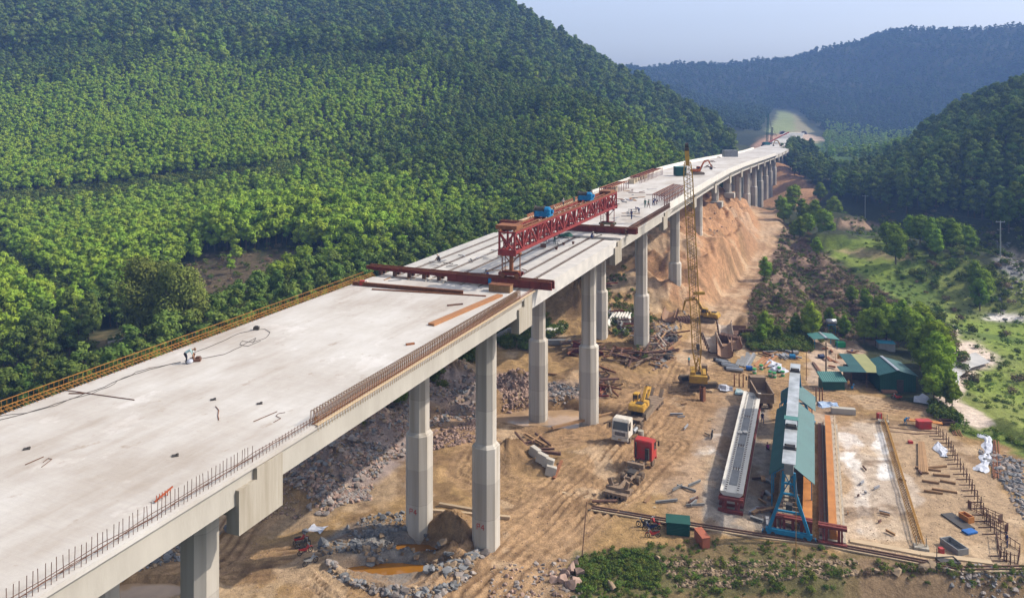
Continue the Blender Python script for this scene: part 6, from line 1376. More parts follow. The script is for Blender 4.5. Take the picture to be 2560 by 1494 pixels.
# long gable roof over the middle bed
def roofmat():
    return M_troof
def corr(b, x0, x1, y0, z0, y1, z1, p=.33, h=.05):
    n = max(2, int((x1 - x0) / p)); 
    for k in range(n):
        a, c = x0 + (x1 - x0) * k / n, x0 + (x1 - x0) * (k + .5) / n; d = x0 + (x1 - x0) * (k + 1) / n
        b.add([(a, y0, z0), (c, y0, z0 + h), (d, y0, z0), (d, y1, z1), (c, y1, z1 + h), (a, y1, z1)], [(0, 1, 4, 5), (1, 2, 3, 4)])
sh = empty('bed_shelter', yl(17, 0, 0), YH, 'long dark teal gable roof standing over the middle casting bed', 'shelter')
for x0_, x1_, yl_, yr_ in ((-11.3, 11.0, 2.45, -2.75), (12.6, 18.8, 2.0, -2.9)):
    b = MB(); corr(b, x0_, x1_, 0, 6.0, yr_, 4.0); b.add([(x0_, 0, 5.95), (x1_, 0, 5.95), (x1_, yr_, 3.95), (x0_, yr_, 3.95)], [(0, 1, 2, 3)]); b.build('roof_sheet', M_troof, sh, fix=False)
    b = MB(); corr(b, x0_ + .3, x1_, yl_, 4.2, 0, 6.0); b.add([(x0_ + .3, 0, 5.95), (x1_, 0, 5.95), (x1_, yl_, 4.15), (x0_ + .3, yl_, 4.15)], [(0, 1, 2, 3)]); b.build('roof_sheet', M_troof, sh, fix=False)
b = MB()
for x in (-11, -6.5, -2, 2.5, 7, 10.8, 13, 18.4):
    for y, z in ((2.1, 4.3), (-2.4, 4.1)): b.bar((x, y, 0), (x, y, z), .12)
    b.bar((x, 2.1, 4.3), (x, 0, 5.85), .08); b.bar((x, -2.4, 4.1), (x, 0, 5.85), .08)
b.build('posts', M_gblue, sh)
# casting beds
def bed(x0, x1, y0, y1, lab, name='casting_bed', z=.35):
    r = empty(name, yl(x0, (y0 + y1) / 2, 0), YH, lab, 'casting bed'); w_ = abs(y1 - y0); L_ = x1 - x0
    b = MB(); b.box((L_ / 2, 0, z / 2 - .15), (L_, w_, z + .3)); b.build('slab', M_conc_d, r); return r, L_, w_
def redfront(parent, w_, h, x=-.5):
    b = MB(); b.bar((x, -w_ / 2, h), (x, w_ / 2, h), .35, .3); b.bar((x + .7, -w_ / 2, h - .1), (x + .7, w_ / 2, h - .1), .3, .3); b.bar((x - .3, -w_ / 2, .2), (x - .3, w_ / 2, .2), .5, .35)
    for k in range(5):
        y = -w_ / 2 + .2 + (w_ - .4) * k / 4
        if k in (1, 3) or w_ > 3: b.bar((x, y, .2), (x, y, h), .3, .3)
    for k in (-1, 1): b.bar((x - .2, k * w_ * .32, .3), (x + .5, k * w_ * .32, h), .2)
    b.build('end_frame', M_redox, parent)
r, L_, w_ = bed(4.2, 40.5, 5.2, 8.2, 'long bed carrying the finished pale concrete girder'); redfront(r, 2.9, 1.5)
b = MB(); b.box((L_ / 2, 0, .5), (L_, 2.9, .3)); b.build('red_base', M_redox, r)
gq = empty('precast_girder', yl(4.4, 6.7, .66), YH, 'pale precast concrete girder with grey troughs on its top, left of the green roof', 'girder')
b = MB(); Lg = 35.6; b.prism([(-.9, 0), (.9, 0), (.55, .5), (1.35, 1.25), (1.35, 1.42), (.62, 1.42), (.62, 1.34), (-.62, 1.34), (-.62, 1.42), (-1.35, 1.42), (-1.35, 1.25), (-.55, .5)], 0, Lg); b.build('beam', M_barrier, gq)
b = MB()
for x0_, x1_ in ((2.0, 6.2), (6.9, 13.5), (14.2, 24.3), (25, 34)): b.box(((x0_ + x1_) / 2, 0, 1.36), (x1_ - x0_, .95, .05))
b.build('trough', M_grey, gq); b = MB()
for x in (6.5, 13.85, 24.6):
    for k in (-.3, 0, .3): b.box((x, k, 1.48), (.5, .08, .2))
for k in range(60):
    for y in (-.72, .72): b.box((.6 + k * .59, y, 1.46), (.05, .25, .07))
tag(b.build('stirrup_row', M_rustd, gq), None, None, None, 'stuff')
b = MB()
for k in range(24):
    x = .3 + k * 1.5; b.bar((x, 1.1, -.1), (x, 1.42, 1.2), .1); b.bar((x, -1.1, -.1), (x, -1.42, 1.2), .1)
b.build('form_ribs', M_rust, gq)
for k, (x, y) in enumerate(((18.2, .5), (18.6, -.2))):
    b = MB(); b.box((0, 0, .06), (.8, .6, .08)); o = b.build('foam_board', M_white); o.location = yl(4.4 + x, 6.7 + y, 2.14); o.rotation_euler = (0, 0, YH + .3 * k); tag(o, ('left' if k == 0 else 'right') + ' white board of the two lying on the precast girder', 'board')
r, L_, w_ = bed(1.2, 36, 1.5, -2.3, 'middle bed under the green roof with open steel forms'); redfront(r, 4.2, 1.9)
b = MB(); b.bar((.4, -1.55, 1.3), (L_, -1.55, 1.3), 1.05, 1.3); b.build('side_form', M_orange, r)
b = MB(); b.bar((.4, 1.45, .9), (L_, 1.45, .9), .5, .9); b.box((2, .2, .7), (3.2, 1.6, .5))
for k in range(6): b.bar((1 + k * 1.1, 1.8, 1.5), (1 + k * 1.1, -.8, 1.5), .14)
b.build('inner_form', M_muddy, r)
r, L_, w_ = bed(.6, 35.5, -3.2, -6.0, 'right hand bed with the long bright orange girder form'); redfront(r, 3.0, 1.9, -.2)
b = MB(); b.prism([(-.55, .3), (.3, .3), (.2, 1.0), (.4, 1.9), (-.35, 1.9)], .3, L_ - 1); b.build('girder_form', M_orange, r)
b = MB(); b.bar((.3, -.95, 1.86), (L_ - 1, -.95, 1.86), .22, .06)
for k in range(20): b.bar((1 + k * 1.75, -.8, 1.9), (1 + k * 1.75, -1.15, .4), .08)
b.build('walkway', M_woodl, r)
b = MB(); b.bar((.5, 1.1, .5), (L_ - 1, 1.1, .5), .5, .2); b.bar((.5, .6, .45), (L_, .6, .45), .12, .1); b.build('stretching_rail', M_rustd, r)
# crane rails
def track(pts, lab, name='rail_track', w_=.14, gap=.5, bedw=1.1, m=M_rustd, z=.12):
    P_ = [at(a, c) for a, c in pts]; r = empty(name, P_[0], 0, lab, 'rail track'); o = P_[0]
    b = MB(); b2 = MB()
    for a, c in zip(P_[:-1], P_[1:]):
        a, c = a - o, c - o; n = (c - a).cross(Vector((0, 0, 1))).normalized()
        b.bar(a + Vector((0, 0, z - .05)), c + Vector((0, 0, z - .05)), bedw, .16)
        for s in (-1, 1): b2.bar(a + n * s * gap / 2 + Vector((0, 0, z + .1)), c + n * s * gap / 2 + Vector((0, 0, z + .1)), w_, .14)
    b.build('sleeper_bed', M_woodl, r); b2.build('rails', m, r)
track([(1480, 1272), (1650, 1300), (1760, 1318), (1900, 1340), (2060, 1360), (2200, 1386), (2400, 1424), (2580, 1456)], 'pair of crane rails along the front of the casting yard')
def kerb(pts, lab, name, cat, w_, h, m, dz=0.0):
    P_ = [at(a, c) for a, c in pts]; o = P_[0]; b = MB()
    for a, c in zip(P_[:-1], P_[1:]): b.bar(a - o + Vector((0, 0, h / 2 + dz)), c - o + Vector((0, 0, h / 2 + dz)), w_, h)
    ob = b.build(name, m); ob.location = o; return tag(ob, lab, cat)
kerb([(2125, 1352), (2180, 1362), (2300, 1385), (2480, 1408)], 'pale concrete strip on the ground above the crane rails', 'kerb', 'kerb', .8, .18, M_woodl)
kerb([(1470, 1272), (1560, 1282), (1660, 1297)], 'thin steel rail half buried in front of the motorbikes', 'rail', 'rail', .12, .15, M_grey)
kerb([(1395, 1229), (1480, 1245), (1545, 1252), (1640, 1268)], 'line of pale boards across the dirt road', 'board_line', 'boards', .35, .08, M_woodl)
# lattice rebar cage
p0, p1 = at(2209, 1056), at(2303, 1372); rc = empty('rebar_cage', p0, head(p0, p1), 'long triangular rebar lattice lying across the right hand yard', 'rebar cage'); Lc = (p1 - p0).length; b = MB()
for y, z in ((-.45, .25), (.45, .25), (0, 1.05)): b.bar((0, y, z), (Lc, y, z), .07)
n = int(Lc / .6)
for k in range(n):
    x = Lc * k / n; x2 = Lc * (k + 1) / n
    for y in (-.45, .45): b.bar((x, y, .25), ((x + x2) / 2, 0, 1.05), .04); b.bar(((x + x2) / 2, 0, 1.05), (x2, y, .25), .04)
    b.bar((x, -.45, .25), (x, .45, .25), .03)
b.build('lattice', M_yrebar, rc, fix=False); b = MB()
for x in (0, Lc): b.box((x, 0, .15), (1.0, 1.5, .4)); b.bar((x, -.5, 0), (x, -.5, 1.3), .1); b.bar((x, .5, 0), (x, .5, 1.3), .1)
b.build('end_blocks', M_conc_d, rc)
# sleepers
sl_ = [((2302, 1173), (2366, 1167)), ((2288, 1170), (2352, 1178)), ((2333, 1188), (2375, 1192)), ((2305, 1203), (2348, 1209)), ((2350, 1203), (2389, 1210)), ((2310, 1228), (2357, 1234)), ((2330, 1224), (2393, 1233))]
for k, (a, c) in enumerate(sl_):
    pa, pc = at(*a), at(*c); b = MB(); b.box(((pc - pa).length / 2, 0, .14), ((pc - pa).length, .28, .28)); o = b.build('timber_sleeper', M_wood, bevel=.02); o.location = pa; o.rotation_euler = (0, 0, head(pa, pc)); tag(o, 'short timber sleeper in the ladder of sleepers on the yard', 'sleeper', 'sleepers laid out on the yard')
for k in range(5):
    pa, pc = at(2297 + k * 3, 1108), at(2303 + k * 3, 1184); b = MB(); b.box(((pc - pa).length / 2, 0, .18), ((pc - pa).length, .22, .26)); o = b.build('long_timber', M_wood); o.location = pa + Vector((0, 0, .03 * (k % 2))); o.rotation_euler = (0, 0, head(pa, pc) + .01 * (k - 2)); tag(o, 'long timber in the bundle lying across the sleepers', 'timber', 'bundle of long timbers')
# steel stakes
stk = [(2347, 1090), (2357, 1098), (2366, 1107), (2372, 1117), (2378, 1127), (2384, 1138), (2388, 1149), (2394, 1160), (2401, 1172), (2409, 1185), (2417, 1198), (2424, 1212), (2431, 1226), (2437, 1240), (2444, 1255), (2453, 1271), (2459, 1287), (2466, 1303), (2476, 1318), (2486, 1335), (2503, 1390), (2512, 1402), (2526, 1414)]
for k, (px, py) in enumerate(stk):
    p = at(px, py); r = empty('steel_stake', p, 0, 'upright steel stake with a cross foot in the curving row', 'stake', 'curving row of steel stakes'); b = MB(); b.bar((0, 0, 0), (0, 0, 1.5), .07); b.bar((0, .7, 0), (0, .7, 1.3), .06); b.bar((0, 0, .9), (0, .7, 1.1), .04); b.bar((-1.4, 0, .06), (.6, 0, .06), .08); b.build('post', M_rustd, r, fix=False)
for pts, lab in (([(2420, 1268), (2506, 1305), (2496, 1308), (2428, 1275)], 'upper rusty rod frame beside the stakes'), ([(2462, 1300), (2520, 1327), (2512, 1333), (2462, 1308)], 'middle rusty rod frame beside the stakes'), ([(2490, 1340), (2550, 1380), (2545, 1410), (2500, 1398)], 'lowest rusty rod cage at the corner of the yard')):
    P_ = [at(*q) for q in pts]; b = MB()
    for a, c in zip(P_, P_[1:] + P_[:1]):
        for z in (.1, .9): b.bar(a - P_[0] + Vector((0, 0, z)), c - P_[0] + Vector((0, 0, z)), .06)
        for j in range(5): q = a.lerp(c, j / 5) - P_[0]; b.bar(q + Vector((0, 0, 0)), q + Vector((0, 0, 1.0)), .05)
    o = b.build('rod_frame', M_rustd, fix=False); o.location = P_[0]; tag(o, lab, 'rod frame')
# trough, boxes and other yard gear
def boxthing(px, py, d, rz, m, name, lab, cat, extra=None, bev=.02, open_=False, dz=0, grp=None):
    b = MB(); w_, l_, h = d
    if open_:
        b.box((0, 0, .08), (w_, l_, .12))
        for s in (-1, 1): b.box((s * w_ / 2, 0, h / 2), (.1, l_ + .1, h)); b.box((0, s * l_ / 2, h / 2), (w_ - .1, .1, h))
    else: b.box((0, 0, h / 2), d)
    if extra: extra(b)
    o = b.build(name, m, bevel=0 if open_ else bev); o.location = at(px, py, dz); o.rotation_euler = (0, 0, rz); return tag(o, lab, cat, grp)
boxthing(2385, 1372, (1.3, 2.5, .7), .25, M_grey, 'mixing_trough', 'grey open steel trough by the crane rails', 'trough', open_=True)
boxthing(2370, 1404, (2.0, 1.2, .25), .1, M_dark, 'steel_tray', 'flat dark tray lying below the crane rails', 'tray', open_=True)
boxthing(2416, 1300, (.8, 1.3, .7), .3, M_orange, 'form_box', 'orange steel form box standing on the yard', 'form box', open_=True)
boxthing(2394, 1303, (1.6, 3.6, .12), .2, M_dark, 'mesh_panel', 'dark mesh panel lying next to the orange form box', 'mesh panel')
boxthing(2424, 1330, (1.5, .9, .22), .3, M_tarp, 'folded_tarp', 'blue and red folded tarpaulin on the yard', 'tarpaulin')
boxthing(2309, 1069, (1.9, 1.1, 1.1), .0, M_red, 'bending_machine', 'red bending machine beside the long orange board', 'machine', lambda b: (b.box((0, 0, 1.15), (2.2, 1.3, .1)), b.box((.3, -.57, .6), (.8, .05, .2))))
boxthing(2367, 1060, (1.8, 1.2, .6), .0, M_rustd, 'steel_bin', 'dark steel bin at the head of the stake row', 'bin', open_=True)
boxthing(2353, 1382, (.5, .5, .6), 0, M_red, 'bucket', 'small red bucket next to the grey trough', 'bucket')
boxthing(2276, 1107, (.6, .5, .35), 0, M_red, 'jerry_can', 'small red can near the timber bundle', 'can')
boxthing(2198, 1046, (.7, .5, .9), .2, M_red, 'chair', 'red plastic chair on the yard behind the pale lime ground', 'chair')
boxthing(2108, 1033, (3.6, .9, .9), -.2, M_conc, 'concrete_wall', 'low pale block wall behind the orange girder form', 'wall')
kerb([(2264, 1060), (2320, 1065), (2356, 1070)], 'long orange board on trestles where the blue worker bends', 'work_board', 'board', .9, .1, M_orange, .7)
kerb([(2215, 1078), (2290, 1085), (2345, 1083)], 'long rusty bar lying behind the timbers', 'long_bar', 'steel bar', .12, .12, M_rustd)
kerb([(2222, 1068), (2290, 1076), (2350, 1079)], 'second rusty bar lying parallel behind the timbers', 'long_bar', 'steel bar', .1, .1, M_rustd)
def stakes_bundle(px0, px1, n, m, lab, grp, name='steel_rod', spread=.35, w_=.12, cat='steel rod', zs=.12):
    for k in range(n):
        pa, pc = at(*px0), at(*px1); d = (pc - pa); nn = d.cross(Vector((0, 0, 1))).normalized(); off = nn * rnd.uniform(-spread, spread); b = MB(); L2 = d.length * rnd.uniform(.8, 1.0)
        b.box((L2 / 2, 0, 0), (L2, w_, zs * .7)); o = b.build(name, m if not isinstance(m, list) else rnd.choice(m)); o.location = pa + off + Vector((0, 0, .06 + zs * (k // 4) * .8)); o.rotation_euler = (0, math.atan2(-(d.z), Vector((d.x, d.y)).length), head(pa, pc) + rnd.uniform(-.02, .02)); tag(o, lab, cat, grp)
stakes_bundle((2490, 1102), (2494, 1200), 7, M_rust, 'rusty channel in the long bundle right of the stakes', 'long rusty bundle right of the stakes', spread=.5)
stakes_bundle((2384, 1074), (2392, 1090), 5, M_rust, 'short rusty channel in the bundle at the head of the stakes', 'short rusty bundle', spread=.8)
# white tarpaulin strips: low crumpled sheets
def crumple(px, lab, m, name='tarpaulin', w_=.7, h=.4, cat='tarpaulin'):
    P_ = [at(*q) for q in px]; o = P_[0]; b = MB(); rows = []
    tot = []
    for a, c in zip(P_[:-1], P_[1:]):
        n = max(2, int((c - a).length / .5)); nn = (c - a).cross(Vector((0, 0, 1))).normalized()
        for k in range(n):
            q = a.lerp(c, k / n); tot.append((q, nn))
    for i, (q, nn) in enumerate(tot):
        for j in range(7):
            u = (j - 3) / 3; hh = h * (1 - u * u) * (.5 + .9 * mnoise.noise(Vector((i * .55, j * .9, q.x))) ) + .04
            b.v.append(tuple(q - o + nn * u * w_ * (1 + .4 * math.sin(i * 1.1 + q.x)) + Vector((0, 0, max(.03, hh)))))
    for i in range(len(tot) - 1):
        for j in range(6): b.f.append((i * 7 + j, i * 7 + j + 1, (i + 1) * 7 + j + 1, (i + 1) * 7 + j)); b.m.append(0)
    ob = b.build(name, m, fix=False); ob.location = o; return tag(ob, lab, cat)
crumple([(2452, 1086), (2470, 1098), (2472, 1125), (2462, 1160), (2446, 1182)], 'white crumpled tarpaulin strip right of the stakes', M_sack)
crumple([(2345, 1110), (2354, 1130), (2364, 1148)], 'blue white crumpled sheet beside the timber bundle', M_sack)
crumple([(2045, 1010), (2075, 1013), (2105, 1016)], 'blue and white sacks behind the orange girder form', mat('blue_sacks', (0.5, 0.55, 0.62), (0.06, 0.2, 0.45), 1.6, .8), w_=1.2, h=.6)
crumple([(1792, 968), (1815, 972), (1840, 976)], 'heap of pale sheets in front of the crawler crane', M_sack, w_=.9, h=.9)
crumple([(1840, 978), (1870, 984), (1892, 990)], 'teal and white sheets behind the concrete girder', mat('teal_sack', (0.45, 0.47, 0.5), (0.04, 0.2, 0.22), 1.6, .8), w_=1.1, h=.5)
crumple([(1920, 905), (1945, 918), (1950, 935)], 'heap of white sacks between the drums', M_sack, w_=1.3, h=.9)
crumple([(2090, 944), (2110, 946)], 'bright cloth heap beside the small green shed', mat('bright_cloth', (0.5, 0.3, 0.2), (0.1, 0.1, 0.4), 2.6, .8), w_=.5, h=.6)
crumple([(2285, 1000), (2305, 1003), (2320, 1000)], 'white awning heap at the right corner of the green house', M_sack, w_=1.2, h=1.2)
# green bin, red box, poles
boxthing(1695, 1327, (2.6, 1.9, 1.35), -.18, M_gwall, 'tool_box', 'green ribbed steel box beside the motorbikes', 'box', lambda b: [b.box((0, -.98, .2 + k * .17), (2.5, .05, .07)) for k in range(7)] + [b.box((0, 0, 1.38), (2.75, 2.05, .07))])
boxthing(1755, 1358, (.9, 2.2, 1.2), .2, mat('brick_red', (0.36, 0.11, 0.06), None, 2), 'steel_bin', 'brick red steel bin right of the green box', 'bin', lambda b: b.box((0, 0, 1.22), (1.0, 2.3, .06)))
def pole(px, py, h, r, m, lab, lean=(0, 0), name='pole', cross=None):
    o_ = at(px, py); b = MB(); b.cyl((0, 0, -.3), (lean[0], lean[1], h), r, r * .7, 8)
    o = b.build(name, m); o.location = o_; tag(o, lab, 'pole')
    if cross: c = MB(); c.box((0, 0, h - .3), (2.6, .16, .16)); [c.cyl((k, 0, h - .25), (k, 0, h + .05), .06, n=6) for k in (-1.15, 0, 1.15)]; c.build('crossarm', m, o)
    return o
pole(1454, 1397, 6.2, .06, M_rustd, 'thin dark pole standing at the edge of the grass below the red truck', (.55, 0))
pole(2065, 955, 7.0, .16, M_bark, 'wooden pole behind the far end of the green roof', name='utility_pole')
pole(2016, 950, 5.0, .07, M_rust, 'thin rusty pole next to the far gantry leg')
pole(1990, 1424, 9.5, .045, M_yrebar, 'thin bamboo pole standing in front of the blue gantry leg')
pole(2342, 1432, 2.6, .06, M_dark, 'short dark post in front of the crane rails')
pole(2163, 552, 10, .2, M_galv, 'concrete power pole among the valley bushes, further from the camera', name='power_pole', cross=1)
pole(2501, 640, 10, .2, M_galv, 'twin concrete power pole beside the right hand gravel road', name='power_pole', cross=1)
a_, c_ = at(2163, 552, 9.9), at(2501, 640, 9.9); b = MB(); pts = [a_.lerp(c_, k / 16) - a_ - Vector((0, 0, 5 * (k / 16) * (1 - k / 16))) for k in range(17)]; b.path(pts, .03, 4); o = b.build('power_line', M_dark, None, fix=False); o.location = a_; tag(o, 'sagging power line between the two valley power poles', 'power line')
a_, c_ = at(2065, 955, 6.5), Vector((130, 120, 6)); b = MB(); pts = [a_.lerp(c_, k / 20) - a_ - Vector((0, 0, 9 * (k / 20) * (1 - k / 20))) for k in range(21)]; b.path(pts, .03, 4); o = b.build('power_line', M_dark, None, fix=False); o.location = a_; tag(o, 'power line running right from the wooden utility pole', 'power line')
# ================================================================ green buildings
def house(px, py, w_, d, h, rise, rz, lab, name, wall, roofm, post=False, dz=0, front=True, over=.3, door=None):
    p = at(px, py, dz); r = empty(name, p, rz, lab, 'building')
    b = MB()
    if not post:
        b.box((w_ / 2, d / 2, h / 2), (w_, d, h)); b.add([(0, 0, h), (w_, 0, h), (w_ / 2, 0, h + rise), (0, d, h), (w_, d, h), (w_ / 2, d, h + rise)], [(0, 1, 2), (3, 5, 4)])
        for k in range(int(w_ / .4)): b.box((.2 + k * .4, -.02, h / 2), (.07, .04, h - .1))
    else:
        for x in (.1, w_ - .1):
            for y in (.1, d - .1): b.bar((x, y, 0), (x, y, h), .14)
    b.build('wall' if not post else 'posts', wall, r)
    for s in (0, 1):
        b = MB(); x0_, x1_ = (-over, w_ / 2) if s == 0 else (w_ / 2, w_ + over); z0_, z1_ = (h - over * rise / (w_ / 2), h + rise) if s == 0 else (h + rise, h - over * rise / (w_ / 2)); n = int((d + 2 * over) / .33)
        for k in range(n):
            ya = -over + (d + 2 * over) * k / n; yb = ya + (d + 2 * over) / n; ym = (ya + yb) / 2
            b.add([(x0_, ya, z0_ + .03), (x0_, ym, z0_ + .09), (x0_, yb, z0_ + .03), (x1_, yb, z1_ + .03), (x1_, ym, z1_ + .09), (x1_, ya, z1_ + .03)], [(0, 1, 4, 5), (1, 2, 3, 4)])
        b.add([(x0_, -over, z0_), (x1_, -over, z1_), (x1_, d + over, z1_), (x0_, d + over, z0_)], [(0, 1, 2, 3)]); b.build('roof', roofm, r, fix=False)
    b = MB(); b.box((w_ / 2, d / 2, h + rise + .09), (.5, d + 2 * over, .06)); b.build('ridge_cap', M_galv, r)
    if door: b = MB(); b.box((door, -.06, 1.05), (1.1, .1, 2.1)); b.build('doorway', M_dark, r)  # dark panel on the solid wall stands for the unlit room
    return r
gh = house(2200, 978, 5.9, 7.2, 2.9, .8, -.08, 'dark green sheet metal house with a teal gable roof and an open door', 'green_house', M_gwall, M_troof, door=3.3)
p = at(2128, 968); sp = empty('open_shed', p, -.08, 'open fronted workshop with teal and yellowish roof sheets joined to the green house', 'shed')
b = MB(); b.box((2.5, 3.8, 1.4), (5.2, .12, 2.8)); b.box((0, 2, 1.4), (.1, 3.6, 2.8)); b.build('wall', M_dark, sp); b = MB()
for x in (.1, 2.6, 5.0): b.bar((x, .1, 0), (x, .1, 2.8), .12)
b.build('posts', M_rustd, sp)
for x0_, x1_, y0_, m_ in ((-1.9, 2.4, -.5, M_troof), (.6, 2.4, 1.9, M_troof2) , (2.42, 4.9, -.5, mat('yellow_sheet', (0.30, 0.30, 0.13), (0.22, 0.23, 0.10), .6, .6))):
    if m_ is M_troof2: x0_, x1_ = 0.2, 2.4
    y1_ = 1.85 if m_ is M_troof else 7.4; zz = lambda y: 2.85 + (y + .5) * .09
    b = MB(); n = int((y1_ - y0_) / .34)
    for k in range(n):
        ya = y0_ + (y1_ - y0_) * k / n; yb = ya + (y1_ - y0_) / n; ym = (ya + yb) / 2; b.add([(x0_, ya, zz(ya)), (x0_, ym, zz(ym) + .06), (x0_, yb, zz(yb)), (x1_, yb, zz(yb)), (x1_, ym, zz(ym) + .06), (x1_, ya, zz(ya))], [(0, 1, 4, 5), (1, 2, 3, 4)])
    b.add([(x0_, y0_, zz(y0_) - .04), (x1_, y0_, zz(y0_) - .04), (x1_, y1_, zz(y1_) - .04), (x0_, y1_, zz(y1_) - .04)], [(0, 1, 2, 3)]); b.build('roof', M_troof if m_ is M_troof2 else m_, sp, fix=False)
p = at(2056, 974); ss = empty('small_shed', p, -.03, 'small low green shed with a pale teal lean-to roof', 'shed'); b = MB(); b.box((1.9, 1.0, .7), (3.8, 2.0, 1.6)); b.build('wall', M_gwall, ss)
b = MB(); n = 12
for k in range(n):
    xa = -.2 + 4.2 * k / n; xb = xa + 4.2 / n; xm = (xa + xb) / 2; b.add([(xa, -.5, 1.55), (xm, -.5, 1.62), (xb, -.5, 1.55), (xb, 2.4, 2.35), (xm, 2.4, 2.42), (xa, 2.4, 2.35)], [(0, 1, 4, 5), (1, 2, 3, 4)])
b.add([(-.2, -.5, 1.5), (4.0, -.5, 1.5), (4.0, 2.4, 2.3), (-.2, 2.4, 2.3)], [(0, 1, 2, 3)]); b.build('roof', M_troof2, ss, fix=False)
house(2036, 872, 4.6, 3.6, 2.0, .25, -.03, 'open kitchen hut with a teal roof below the water tank', 'open_hut', M_gblue, M_troof2, post=True)
p = at(2078, 845); wt = empty('water_tank', p, 0, 'shiny steel water tank on a stand behind the kitchen hut', 'water tank'); b = MB()
for x in (-.8, .8):
    for y in (-.5, .5): b.bar((x, y, 0), (x * .8, y * .9, 1.9), .09)
b.box((0, 0, 1.9), (1.7, 1.1, .08)); b.build('stand', M_gblue, wt); b = MB(); b.cyl((-1.0, 0, 2.5), (1.0, 0, 2.5), .58, n=20); b.cyl((-.02, 0, 2.95), (.02, 0, 3.2), .2, n=10) if False else None; b.smooth = True; b.build('tank', M_galv, wt)
boxthing(2214, 874, (3.2, 2.2, 1.6), -.2, M_grey, 'blue_roofed_box', 'small grey cabin with a bright blue roof under the trees', 'cabin', lambda b: None)
o = boxthing(2214, 874, (3.4, 2.4, .1), -.2, mat('bright_teal', (0.03, 0.22, 0.32), None, 2), 'roof', None, None, dz=1.62); o.parent = None
for q in list(bpy.data.objects):
    if q.name == 'blue_roofed_box':
        o.parent = q; o.location = (0, 0, 1.62); o.rotation_euler = (0, 0, 0)
        for kx in ('label', 'category'):
            if kx in o: del o[kx]
boxthing(2101, 867, (1.7, 1.3, 1.2), 0, mat('bin_green', (0.02, 0.25, 0.10), None, 2), 'water_bin', 'green plastic bin beside the kitchen hut', 'bin', lambda b: b.box((0, 0, 1.22), (1.8, 1.4, .08)))
boxthing(2220, 978, (2.4, 1.8, .35), -.05, mat('brown_plate', (0.30, 0.15, 0.09), None, 1), 'plate_stack', 'brown steel plates stacked before the open shed', 'plate stack')
for k, (px, py, rz) in enumerate(((2042, 892, 1.4), (2046, 894, 1.45), (2057, 886, 1.5), (2072, 888, 1.4), (2078, 890, 1.8), (2083, 892, 1.85))):
    b = MB(); b.box((0, 0, .12), (7 if k < 2 else 3.2, .45, .2)); o = b.build('steel_channel', M_rust if k % 2 else M_rustd); p = at(px, py + 30 if k < 2 else py + 10); o.location = p; o.rotation_euler = (0, 0, rz); tag(o, 'rusty channel on the pale ground beside the small green shed', 'steel channel', 'channels beside the small green shed')
b = MB()
for k in range(7): b.box((-.6 + k * .2, 0, .9), (.16, .1, .9))
b.bar((-1, 0, 1.4), (1, 0, 1.4), .04); b.bar((-1, 0, 0), (-1, 0, 1.4), .05); b.bar((1, 0, 0), (1, 0, 1.4), .05); o = b.build('clothes_line', mat('mixed_cloth', (0.4, 0.3, 0.06), (0.2, 0.03, 0.05), 3, .9, contrast=.05)); o.location = at(2102, 902); tag(o, 'rack of hanging clothes in front of the kitchen hut', 'clothes rack')
# ---- drums, pipes, timber and forms beside the crane
M_drg = mat('drum_green', (0.05, 0.30, 0.10), None, 2)
for k, (px, py) in enumerate(((1886, 934), (1903, 924), (1925, 940), (1936, 943), (1948, 930), (1957, 940))):
    r = empty('oil_drum', at(px, py), 0, 'green and white chemical drum standing by the heap of sacks', 'drum', 'green and white drums'); b = MB(); b.cyl((0, 0, 0), (0, 0, .95), .33, n=14); b.cyl((0, 0, .9), (0, 0, .98), .35, n=14); b.cyl((0, 0, .3), (0, 0, .34), .35, n=14); b.build('barrel', M_drg, r); b = MB(); b.cyl((0, 0, .38), (0, 0, .72), .345, n=14, cap=False); b.build('paper_band', M_white, r)
for px, py, m, lab in ((1981, 895, M_blue, 'blue barrel lying by the grey one on the scrap ground'), (1988, 886, M_grey, 'grey barrel lying next to the blue barrel'), (2053, 895, M_dblue, 'dark blue barrel on the pale ground'), (1873, 925, M_tarp, 'bulky blue drum wrapped at the foot of the planks')):
    b = MB(); b.cyl((-.55, 0, .4), (.55, 0, .4), .42, n=14); b.cyl((-.5, 0, .4), (-.46, 0, .4), .45, n=14); b.cyl((.46, 0, .4), (.5, 0, .4), .45, n=14); o = b.build('barrel', m); o.location = at(px, py); o.rotation_euler = (0, 0, rnd.uniform(-.3, .3)); tag(o, lab, 'barrel')
for k in range(8):
    b = MB(); L2 = rnd.uniform(2, 3.2); n = 12
    for i in range(n): 
        a1, a2 = 2 * math.pi * i / n, 2 * math.pi * (i + 1) / n
    b.cyl((-L2 / 2, 0, .35), (L2 / 2, 0, .35), .35, n=14, cap=False); b.cyl((-L2 / 2 + .02, 0, .35), (L2 / 2 - .02, 0, .35), .29, n=14, cap=False); o = b.build('pipe', M_galv if k % 3 else M_dark, fix=False); o.location = at(1802 + k * 5, 905 + k * 3.0) + Vector((0, 0, 0)); o.rotation_euler = (0, 0, -.5 + rnd.uniform(-.2, .2)); tag(o, 'short steel pipe in the row right of the crane', 'pipe', 'row of steel pipes')
stakes_bundle((1848, 915), (1866, 882), 4, [M_grey, M_panel], 'long grey channel in the bundle between the forms and the planks', 'grey channels', 'steel_channel', 1.2, .45, 'steel channel', .2)
stakes_bundle((1862, 915), (1884, 880), 4, [M_grey, M_panel], 'grey channel lying nearest the planks', 'grey channels by the planks', 'steel_channel', 1.0, .45, 'steel channel', .2)
stakes_bundle((1896, 918), (1928, 888), 12, [M_wood, mat('orange_plank', (0.40, 0.19, 0.08), (0.28, 0.13, 0.06), 1.2)], 'brown plank in the fan of planks by the blue drum', 'fan of brown planks', 'plank', 1.3, .4, 'plank', .12)
